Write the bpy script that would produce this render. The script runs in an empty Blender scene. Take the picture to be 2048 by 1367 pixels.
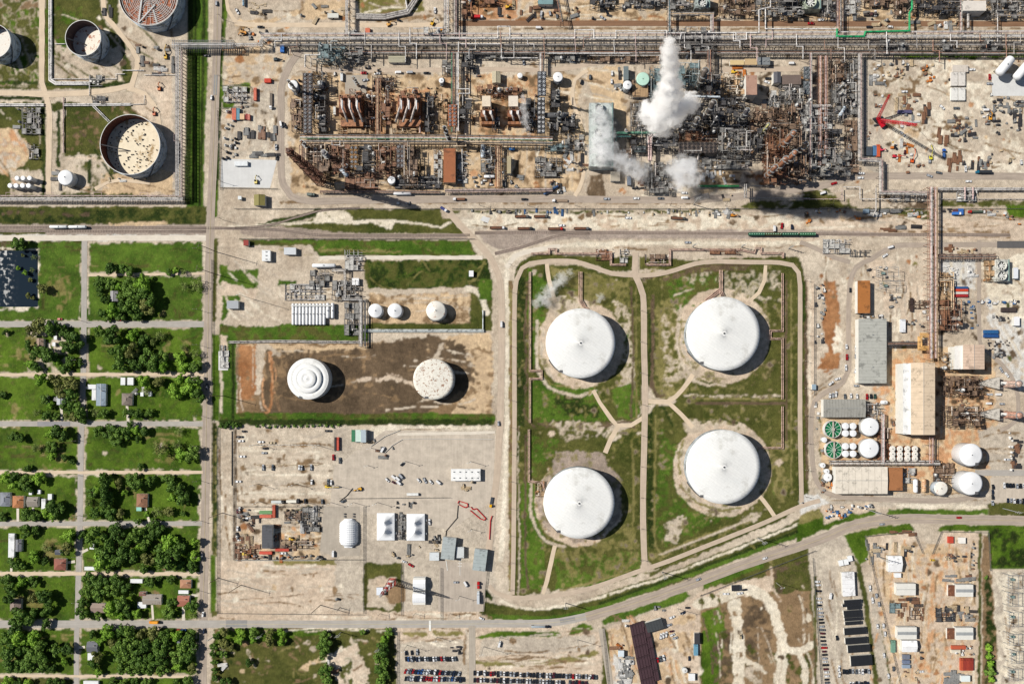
import bpy, math, random
import numpy as np
from mathutils import Vector, Matrix

# ---------------------------------------------------------------- camera, sky, sun
scene = bpy.context.scene
K = 0.5                      # metres per photograph pixel on the ground
NX, NY = 1105.0, 785.0       # point of the photograph straight below the camera
HP = 1520.0                  # camera height in those pixels (760 m)
cam_d = bpy.data.cameras.new('camera'); cam = bpy.data.objects.new('camera', cam_d)
scene.collection.objects.link(cam); scene.camera = cam
cam.location = ((NX-1024)*K, (683.5-NY)*K, HP*K)
cam_d.sensor_width = 36; cam_d.lens = 36*HP/2048
cam_d.shift_x = (1024-NX)/2048; cam_d.shift_y = (NY-683.5)/2048
cam_d.clip_start = 1; cam_d.clip_end = 20000
SUN_EL = math.radians(43.5); SH = math.radians(-16)
world = bpy.data.worlds.new('World'); scene.world = world; world.use_nodes = True
wn = world.node_tree.nodes; bg = wn['Background']
sky = wn.new('ShaderNodeTexSky'); sky.sky_type = 'NISHITA'; sky.sun_disc = False
sky.sun_elevation = SUN_EL; sky.sun_rotation = math.atan2(-math.cos(SH), -math.sin(SH))
world.node_tree.links.new(sky.outputs[0], bg.inputs[0]); bg.inputs[1].default_value = 0.05
sl = bpy.data.lights.new('sun', 'SUN'); sl.energy = 5.0; sl.angle = math.radians(0.5); sl.color = (1, 0.955, 0.88)
so = bpy.data.objects.new('sun', sl); scene.collection.objects.link(so)
sd = Vector((math.cos(SH)*math.cos(SUN_EL), math.sin(SH)*math.cos(SUN_EL), -math.sin(SUN_EL)))
so.rotation_euler = sd.to_track_quat('-Z', 'Y').to_euler(); so.location = (0, 0, 500)
scene.view_settings.view_transform = 'Standard'; scene.view_settings.look = 'None'
scene.view_settings.exposure = 0.38; scene.view_settings.gamma = 1
scene.render.engine = 'CYCLES'
scene.cycles.volume_step_rate = 2.0; scene.cycles.volume_max_steps = 128
scene.cycles.transparent_max_bounces = 12; scene.cycles.volume_bounces = 10; scene.cycles.max_bounces = 12; scene.cycles.diffuse_bounces = 2
E = 1.42                     # what a flat sunlit surface of albedo 1 shows

rnd = random.Random(7)
col = scene.collection
def P(px, py, h=0.0):        # photograph pixel seen at height h (m) -> world x, y
    k = 1-(h/K)/HP
    return (((NX+(px-NX)*k)-1024)*K, (683.5-(NY+(py-NY)*k))*K)
def lin(c):
    return tuple(((v/255)/12.92 if v/255 <= .04045 else ((v/255+.055)/1.055)**2.4) for v in c)
def alb(c):
    return tuple(min(.86, v/E) for v in lin(c))

# ---------------------------------------------------------------- materials
_m = {}
def mat(rgb, rough=.75, metal=0, var=.12, sc=.25, dirt=None, damt=0, dsc=.15, rnd_obj=0, spec=.3):
    key = (tuple(rgb), rough, metal, var, sc, dirt, damt, dsc, rnd_obj)
    if key in _m: return _m[key]
    m = bpy.data.materials.new('mat_%d_%d_%d' % tuple(rgb)); m.use_nodes = True
    t = m.node_tree; b = t.nodes['Principled BSDF']; L = t.links.new
    b.inputs['Roughness'].default_value = rough; b.inputs['Metallic'].default_value = metal
    b.inputs['Specular IOR Level'].default_value = spec
    a = alb(rgb)
    tc = t.nodes.new('ShaderNodeTexCoord')
    n = t.nodes.new('ShaderNodeTexNoise'); n.inputs['Scale'].default_value = sc; n.inputs['Detail'].default_value = 6
    n.inputs['Roughness'].default_value = .65
    L(tc.outputs['Object'], n.inputs['Vector'])
    r = t.nodes.new('ShaderNodeMapRange'); L(n.outputs['Fac'], r.inputs[0])
    r.inputs[1].default_value = .3; r.inputs[2].default_value = .7
    r.inputs[3].default_value = 1-var; r.inputs[4].default_value = 1+var
    v = t.nodes.new('ShaderNodeVectorMath'); v.operation = 'SCALE'
    v.inputs[0].default_value = a; L(r.outputs[0], v.inputs['Scale']); out = v.outputs[0]
    if rnd_obj:
        oi = t.nodes.new('ShaderNodeObjectInfo'); r2 = t.nodes.new('ShaderNodeMapRange'); L(oi.outputs['Random'], r2.inputs[0])
        r2.inputs[3].default_value = 1-rnd_obj; r2.inputs[4].default_value = 1+rnd_obj
        v2 = t.nodes.new('ShaderNodeVectorMath'); v2.operation = 'SCALE'; L(out, v2.inputs[0]); L(r2.outputs[0], v2.inputs['Scale']); out = v2.outputs[0]
    if dirt:
        n2 = t.nodes.new('ShaderNodeTexNoise'); n2.inputs['Scale'].default_value = dsc; n2.inputs['Detail'].default_value = 9
        n2.inputs['Roughness'].default_value = .75; L(tc.outputs['Object'], n2.inputs['Vector'])
        r3 = t.nodes.new('ShaderNodeMapRange'); L(n2.outputs['Fac'], r3.inputs[0])
        r3.inputs[1].default_value = .62-damt*.25; r3.inputs[2].default_value = .68-damt*.2
        mx = t.nodes.new('ShaderNodeMix'); mx.data_type = 'RGBA'; L(r3.outputs[0], mx.inputs['Factor'])
        L(out, mx.inputs['A']); mx.inputs['B'].default_value = (*alb(dirt), 1); out = mx.outputs['Result']
    L(out, b.inputs['Base Color'])
    _m[key] = m; return m

def ground_mat():
    m = bpy.data.materials.new('soil_and_turf'); m.use_nodes = True
    t = m.node_tree; b = t.nodes['Principled BSDF']; L = t.links.new
    b.inputs['Roughness'].default_value = .95; b.inputs['Specular IOR Level'].default_value = .1
    at = t.nodes.new('ShaderNodeAttribute'); at.attribute_name = 'Cover'
    gg = t.nodes.new('ShaderNodeAttribute'); gg.attribute_name = 'Turf'
    geo = t.nodes.new('ShaderNodeNewGeometry')
    out = at.outputs['Color']
    for sc, lo, hi, det in ((.035, .86, 1.14, 4), (.22, .70, 1.30, 7), (1.0, .72, 1.28, 3)):
        n = t.nodes.new('ShaderNodeTexNoise'); n.inputs['Scale'].default_value = sc; n.inputs['Detail'].default_value = det
        n.inputs['Roughness'].default_value = .7
        L(geo.outputs['Position'], n.inputs['Vector'])
        r = t.nodes.new('ShaderNodeMapRange'); L(n.outputs['Fac'], r.inputs[0]); r.inputs[1].default_value = .3; r.inputs[2].default_value = .7
        r.inputs[3].default_value = lo; r.inputs[4].default_value = hi
        v = t.nodes.new('ShaderNodeVectorMath'); v.operation = 'SCALE'; L(out, v.inputs[0]); L(r.outputs[0], v.inputs['Scale']); out = v.outputs[0]
    # dry straw flecks in turf, weeds and dark stones in soil
    n = t.nodes.new('ShaderNodeTexNoise'); n.inputs['Scale'].default_value = .5; n.inputs['Detail'].default_value = 8
    n.inputs['Roughness'].default_value = .8; L(geo.outputs['Position'], n.inputs['Vector'])
    r = t.nodes.new('ShaderNodeMapRange'); L(n.outputs['Fac'], r.inputs[0]); r.inputs[1].default_value = .55; r.inputs[2].default_value = .70; r.inputs[4].default_value = .62
    cm = t.nodes.new('ShaderNodeMix'); cm.data_type = 'RGBA'; L(gg.outputs['Fac'], cm.inputs['Factor'])
    cm.inputs['A'].default_value = (*alb((150, 128, 100)), 1); cm.inputs['B'].default_value = (*alb((152, 146, 78)), 1)
    mx = t.nodes.new('ShaderNodeMix'); mx.data_type = 'RGBA'; L(r.outputs[0], mx.inputs['Factor']); L(out, mx.inputs['A']); L(cm.outputs['Result'], mx.inputs['B'])
    L(mx.outputs['Result'], b.inputs['Base Color'])
    return m

def road_mat(name, rgb, lane=.82, var=.12, edge=None):
    m = bpy.data.materials.new(name); m.use_nodes = True
    t = m.node_tree; b = t.nodes['Principled BSDF']; L = t.links.new
    b.inputs['Roughness'].default_value = .9; b.inputs['Specular IOR Level'].default_value = .2
    uv = t.nodes.new('ShaderNodeUVMap'); uv.uv_map = 'UVMap'
    mp = t.nodes.new('ShaderNodeMapping'); L(uv.outputs[0], mp.inputs[0]); mp.inputs['Scale'].default_value = (7, .035, 1)
    n = t.nodes.new('ShaderNodeTexNoise'); n.inputs['Scale'].default_value = 1; n.inputs['Detail'].default_value = 5; L(mp.outputs[0], n.inputs['Vector'])
    r = t.nodes.new('ShaderNodeMapRange'); L(n.outputs['Fac'], r.inputs[0]); r.inputs[1].default_value = .3; r.inputs[2].default_value = .7
    r.inputs[3].default_value = lane; r.inputs[4].default_value = 2-lane
    geo = t.nodes.new('ShaderNodeNewGeometry')
    n2 = t.nodes.new('ShaderNodeTexNoise'); n2.inputs['Scale'].default_value = .12; n2.inputs['Detail'].default_value = 9; n2.inputs['Roughness'].default_value = .7
    L(geo.outputs['Position'], n2.inputs['Vector'])
    r2 = t.nodes.new('ShaderNodeMapRange'); L(n2.outputs['Fac'], r2.inputs[0]); r2.inputs[1].default_value = .3; r2.inputs[2].default_value = .7
    r2.inputs[3].default_value = 1-var; r2.inputs[4].default_value = 1+var
    mu = t.nodes.new('ShaderNodeMath'); mu.operation = 'MULTIPLY'; L(r.outputs[0], mu.inputs[0]); L(r2.outputs[0], mu.inputs[1])
    v = t.nodes.new('ShaderNodeVectorMath'); v.operation = 'SCALE'; v.inputs[0].default_value = alb(rgb); L(mu.outputs[0], v.inputs['Scale'])
    L(v.outputs[0], b.inputs['Base Color'])
    return m

# ---------------------------------------------------------------- mesh builder
class MB:
    def __init__(s): s.v = []; s.f = []
    def quad(s, a, b, c, d):
        i = len(s.v); s.v += [a, b, c, d]; s.f.append((i, i+1, i+2, i+3)); return s
    def box(s, x0, y0, z0, x1, y1, z1, ang=0, cx=0, cy=0):
        ca, sa = math.cos(ang), math.sin(ang); i = len(s.v)
        for x, y, z in ((x0,y0,z0),(x1,y0,z0),(x1,y1,z0),(x0,y1,z0),(x0,y0,z1),(x1,y0,z1),(x1,y1,z1),(x0,y1,z1)):
            s.v.append((cx+(x-cx)*ca-(y-cy)*sa, cy+(x-cx)*sa+(y-cy)*ca, z) if ang else (x, y, z))
        s.f += [(i,i+3,i+2,i+1),(i+4,i+5,i+6,i+7),(i,i+1,i+5,i+4),(i+1,i+2,i+6,i+5),(i+2,i+3,i+7,i+6),(i+3,i,i+4,i+7)]
        return s
    def bar(s, a, b, w, h=None):       # a beam between two points
        a = Vector(a); b = Vector(b); d = b-a
        if d.length < 1e-5: return s
        h = h or w; d.normalize(); u = d.cross(Vector((0,0,1)))
        if u.length < 1e-3: u = Vector((1,0,0))
        u.normalize(); w2 = u.cross(d); i = len(s.v)
        for p in (a, b):
            for sx, sy in ((-1,-1),(1,-1),(1,1),(-1,1)): s.v.append(tuple(p+u*(sx*w/2)+w2*(sy*h/2)))
        s.f += [(i,i+3,i+2,i+1),(i+4,i+5,i+6,i+7),(i,i+1,i+5,i+4),(i+1,i+2,i+6,i+5),(i+2,i+3,i+7,i+6),(i+3,i,i+4,i+7)]
        return s
    def tube(s, pts, r, n=8, cap=True):
        pts = [Vector(p) for p in pts]; rs = r if isinstance(r, (list, tuple)) else [r]*len(pts); st = len(s.v)
        for k, p in enumerate(pts):
            d0 = (p-pts[k-1]).normalized() if k else (pts[1]-p).normalized()
            d1 = (pts[k+1]-p).normalized() if k < len(pts)-1 else d0
            d = (d0+d1); d = d.normalized() if d.length > 1e-4 else d0
            u = d.cross(Vector((0,0,1)))
            if u.length < 1e-2: u = Vector((1,0,0))
            u.normalize(); w = u.cross(d); q = 1/max(.5, d.dot(d1))
            for j in range(n):
                a = 2*math.pi*j/n; s.v.append(tuple(p+u*(rs[k]*q*math.cos(a))+w*(rs[k]*math.sin(a))))
        for k in range(len(pts)-1):
            for j in range(n):
                a = st+k*n+j; b = st+k*n+(j+1) % n; s.f.append((a, b, b+n, a+n))
        if cap:
            s.f.append(tuple(st+j for j in range(n))[::-1]); e = st+(len(pts)-1)*n; s.f.append(tuple(e+j for j in range(n)))
        return s
    def lathe(s, prof, n=24, cx=0, cy=0, a0=0, a1=2*math.pi):
        st = len(s.v); full = abs(a1-a0-2*math.pi) < 1e-6; m = n if full else n+1
        for r, z in prof:
            for j in range(m):
                a = a0+(a1-a0)*j/n; s.v.append((cx+r*math.cos(a), cy+r*math.sin(a), z))
        for k in range(len(prof)-1):
            for j in range(n):
                a = st+k*m+j; b = st+k*m+(j+1) % m; s.f.append((a, b, b+m, a+m))
        return s
    def capsule(s, a, b, r, n=10):     # horizontal or tilted vessel with domed ends
        a = Vector(a); b = Vector(b); d = (b-a).normalized()
        pts = [a-d*r*.55, a-d*r*.42, a-d*r*.2, a, b, b+d*r*.2, b+d*r*.42, b+d*r*.55]
        return s.tube(pts, [r*.12, r*.6, r*.88, r, r, r*.88, r*.6, r*.12], n)
    def build(s, name, m, parent=None, smooth=False):
        me = bpy.data.meshes.new(name); me.from_pydata(s.v, [], s.f); me.materials.append(m); me.update()
        if smooth: me.polygons.foreach_set('use_smooth', [True]*len(me.polygons))
        o = bpy.data.objects.new(name, me); col.objects.link(o)
        if parent: o.parent = parent
        return o

THINGS = []
def thing(name, desc, cat, px, py, xy=None, rz=0, group=None, z=0, fixed=False):
    o = bpy.data.objects.new(name, None); col.objects.link(o); o.empty_display_size = .5
    x, y = xy if xy else P(px, py)
    o.location = (x, y, z); o.rotation_euler.z = rz; reg(o, desc, cat, px, py, group, fixed); return o
def reg(o, desc, cat, px, py, group=None, fixed=False):
    o['category'] = cat; THINGS.append([o, desc, px, py, group, fixed])
def struct(o): o['kind'] = 'structure'; return o
def copy_tree(o, parent=None):
    c = o.copy(); col.objects.link(c); c.parent = parent
    for ch in CH.get(o.name) or list(o.children): copy_tree(ch, c)
    return c
CH = {}
PROTOS = []
def proto(root):
    def walk(o):
        CH[o.name] = list(o.children)
        for c in CH[o.name]: walk(c)
    walk(root); PROTOS.append(root); return root
def place(pr, desc, cat, px, py, rz=0, sc=1, group=None, h=0, z=0, fixed=False, xy=None):
    o = copy_tree(pr); x, y = xy if xy else P(px, py, h); o.location = (x, y, z); o.rotation_euler = (0, 0, rz)
    o.scale = sc if isinstance(sc, tuple) else (sc, sc, sc); reg(o, desc, cat, px, py, group, fixed); return o
def raw(name):
    o = bpy.data.objects.new(name, None); col.objects.link(o); return o

def resample(pts, step=6):
    out = []; n = len(pts)
    for i in range(n-1):
        p0 = pts[max(i-1,0)]; p1 = pts[i]; p2 = pts[i+1]; p3 = pts[min(i+2,n-1)]
        m = max(1, int(math.dist(p1, p2)/step))
        for k in range(m):
            t = k/m
            out.append(tuple(.5*((2*p1[j])+(-p0[j]+p2[j])*t+(2*p0[j]-5*p1[j]+4*p2[j]-p3[j])*t*t+(-p0[j]+3*p1[j]-3*p2[j]+p3[j])*t**3) for j in (0, 1)))
    out.append(pts[-1]); return out
def pts(s): return [tuple(float(q) for q in w.split(',')) for w in s.split()]
def strip(name, path, wpx, z, m, smooth=True, jit=.0, parent=None, off=0, seed=1):
    w = [P(*p) for p in path]
    if smooth and len(w) > 2: w = resample(w, 8)
    elif len(w) == 2 or not smooth:
        q = []
        for a, b in zip(w[:-1], w[1:]):
            k = max(1, int(math.dist(a, b)/8)); q += [(a[0]+(b[0]-a[0])*t/k, a[1]+(b[1]-a[1])*t/k) for t in range(k)]
        w = q+[w[-1]]
    r = random.Random(seed); W = wpx*K/2; v = []; uvs = []; s = 0
    for i, p in enumerate(w):
        a = w[max(i-1, 0)]; b = w[min(i+1, len(w)-1)]; d = math.dist(a, b) or 1; nx, ny = -(b[1]-a[1])/d, (b[0]-a[0])/d
        if i: s += math.dist(p, w[i-1])
        j1, j2 = r.uniform(-jit, jit), r.uniform(-jit, jit)
        v += [(p[0]+nx*(W+off+j1), p[1]+ny*(W+off+j1), z), (p[0]-nx*(W-off+j2), p[1]-ny*(W-off+j2), z)]; uvs += [(0, s), (1, s)]
    f = [(2*i, 2*i+1, 2*i+3, 2*i+2) for i in range(len(w)-1)]
    me = bpy.data.meshes.new(name); me.from_pydata(v, [], f); me.materials.append(m)
    ul = me.uv_layers.new(name='UVMap')
    for l in me.loops: ul.data[l.index].uv = uvs[l.vertex_index]
    o = bpy.data.objects.new(name, me); col.objects.link(o)
    if parent: o.parent = parent
    return o
def pad(name, poly, z, m):
    w = [P(*p) for p in poly]; mb = MB(); mb.v = [(x, y, z) for x, y in w]; mb.f = [tuple(range(len(w)))[::-1]]
    me = bpy.data.meshes.new(name); me.from_pydata(mb.v, [], mb.f); me.materials.append(m); me.update()
    if me.polygons[0].normal.z < 0: me.flip_normals()
    ul = me.uv_layers.new(name='UVMap')
    for l in me.loops:
        c = me.vertices[l.vertex_index].co; ul.data[l.index].uv = (c.x*.08, c.y)
    o = bpy.data.objects.new(name, me); col.objects.link(o); return struct(o)
# ---------------------------------------------------------------- ground cover, rasterised from outlines
ST = 2; GX0, GY0, GX1, GY1 = -80, -80, 2128, 1448
gx = np.arange(GX0, GX1+1, ST, dtype=np.float32); gy = np.arange(GY0, GY1+1, ST, dtype=np.float32)
NXg, NYg = len(gx), len(gy); PX, PY = np.meshgrid(gx, gy)
def fn(scale, seed, octv=4):
    r = np.random.RandomState(seed); out = np.zeros((NYg, NXg), np.float32); amp = 1; tot = 0; s = scale
    for o in range(octv):
        c = max(s/ST, 1.0); h = int(NYg/c)+3; w = int(NXg/c)+3; g = r.rand(h, w).astype(np.float32)*2-1
        yy = np.arange(NYg)/c; xx = np.arange(NXg)/c; yi = yy.astype(int); xi = xx.astype(int)
        fy = (yy-yi)[:, None]; fx = (xx-xi)[None, :]; fy = fy*fy*(3-2*fy); fx = fx*fx*(3-2*fx)
        a = g[np.ix_(yi, xi)]; b = g[np.ix_(yi, xi+1)]; cc = g[np.ix_(yi+1, xi)]; d = g[np.ix_(yi+1, xi+1)]
        out += amp*((a*(1-fx)+b*fx)*(1-fy)+(cc*(1-fx)+d*fx)*fy); tot += amp; amp *= .6; s /= 2
    return out/tot*1.7
WX, WY = fn(22, 1), fn(22, 2); WX2, WY2 = fn(7, 3, 2), fn(7, 4, 2)
NA, NB, NC = fn(60, 5), fn(18, 6), fn(140, 8)
NS = fn(9, 9, 3)
COV = {  # two colours the cover varies between, turf amount
 'T': ((208,194,174),(184,168,148),0), 'W': ((232,222,202),(214,202,180),0), 'G': ((56,82,16),(90,116,34),1),
 'g': ((60,68,26),(92,92,46),1), 'd': ((32,46,14),(54,68,26),1), 'h': ((112,108,58),(150,138,92),1), 'B': ((122,100,74),(150,124,94),0),
 'K': ((86,72,56),(112,94,74),0), 'A': ((182,170,154),(200,188,170),0), 'O': ((206,160,118),(190,142,106),0),
 'o': ((196,170,138),(214,188,152),0), 'P': ((150,136,124),(168,152,138),0), 'C': ((206,203,196),(218,215,208),0), 'S': ((150,102,66),(176,128,88),0),
 'Y': ((216,198,176),(198,178,156),0), 'r': ((160,146,134),(174,160,148),0), 'm': ((60,88,24),(88,114,38),1)}
base = COV['T']; t = np.clip(NA*.8+.5, 0, 1)[..., None]
lc = lambda c: np.array(alb(c), np.float32)
CO = lc(base[0])*(1-t)+lc(base[1])*t; TU = np.zeros((NYg, NXg), np.float32)
def apply(mask, ty, sl, cov, seedn):
    c1, c2, tf = COV[ty]; t = np.clip((NA[sl]*.45+NB[sl]*.55)*.9+.5, 0, 1)[..., None]
    a = mask.astype(np.float32)
    if cov < 1:
        n = (NB[sl]*.55+NS[sl]*.45); th = (cov-.5)*2.0
        a = a*np.clip((th*.75-n)*4+.5, 0, 1)
    if a.shape[0] > 2 and a.shape[1] > 2:
        b = a.copy(); b[1:-1, 1:-1] = (a[1:-1, 1:-1]*4+a[:-2, 1:-1]+a[2:, 1:-1]+a[1:-1, :-2]+a[1:-1, 2:])/8; a = b
    A = a[..., None]; CO[sl] = CO[sl]*(1-A)+(lc(c1)*(1-t)+lc(c2)*t)*A; TU[sl] = TU[sl]*(1-a)+tf*a
def window(x0, y0, x1, y1, m):
    i0 = max(0, int((x0-m-GX0)/ST)); i1 = min(NXg, int((x1+m-GX0)/ST)+2); j0 = max(0, int((y0-m-GY0)/ST)); j1 = min(NYg, int((y1+m-GY0)/ST)+2)
    return (slice(j0, j1), slice(i0, i1))
def layer(line):
    hd, dat = line.split('|'); h = hd.split(); kind, ty, amp, cov = h[0], h[1], float(h[2]), float(h[3]); q = pts(dat)
    if kind == 'R': (a, b), (c, d) = q; q = [(a,b),(c,b),(c,d),(a,d)]
    w = float(h[4]) if len(h) > 4 else 0
    xs = [p[0] for p in q]; ys = [p[1] for p in q]; sl = window(min(xs), min(ys), max(xs), max(ys), w+amp*2+2)
    X = PX[sl]+WX[sl]*amp+WX2[sl]*amp*.45; Y = PY[sl]+WY[sl]*amp+WY2[sl]*amp*.45
    if kind in 'RP':
        m = np.zeros(X.shape, bool)
        for i in range(len(q)):
            (ax, ay), (bx, by) = q[i-1], q[i]
            if ay == by: continue
            m ^= ((ay > Y) != (by > Y)) & (X < (bx-ax)*(Y-ay)/(by-ay)+ax)
    elif kind == 'S':
        m = np.zeros(X.shape, bool); qq = resample(q, 12) if len(q) > 2 else q
        for (ax, ay), (bx, by) in zip(qq[:-1], qq[1:]):
            dx, dy = bx-ax, by-ay; l = dx*dx+dy*dy+1e-6; tt = np.clip(((X-ax)*dx+(Y-ay)*dy)/l, 0, 1)
            m |= ((X-ax-tt*dx)**2+(Y-ay-tt*dy)**2) < (w/2)**2
    else:
        m = np.zeros(X.shape, bool)
        for p in q: m |= ((X-p[0])**2+(Y-p[1])**2) < w*w
    apply(m, ty, sl, cov, 0)
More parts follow.
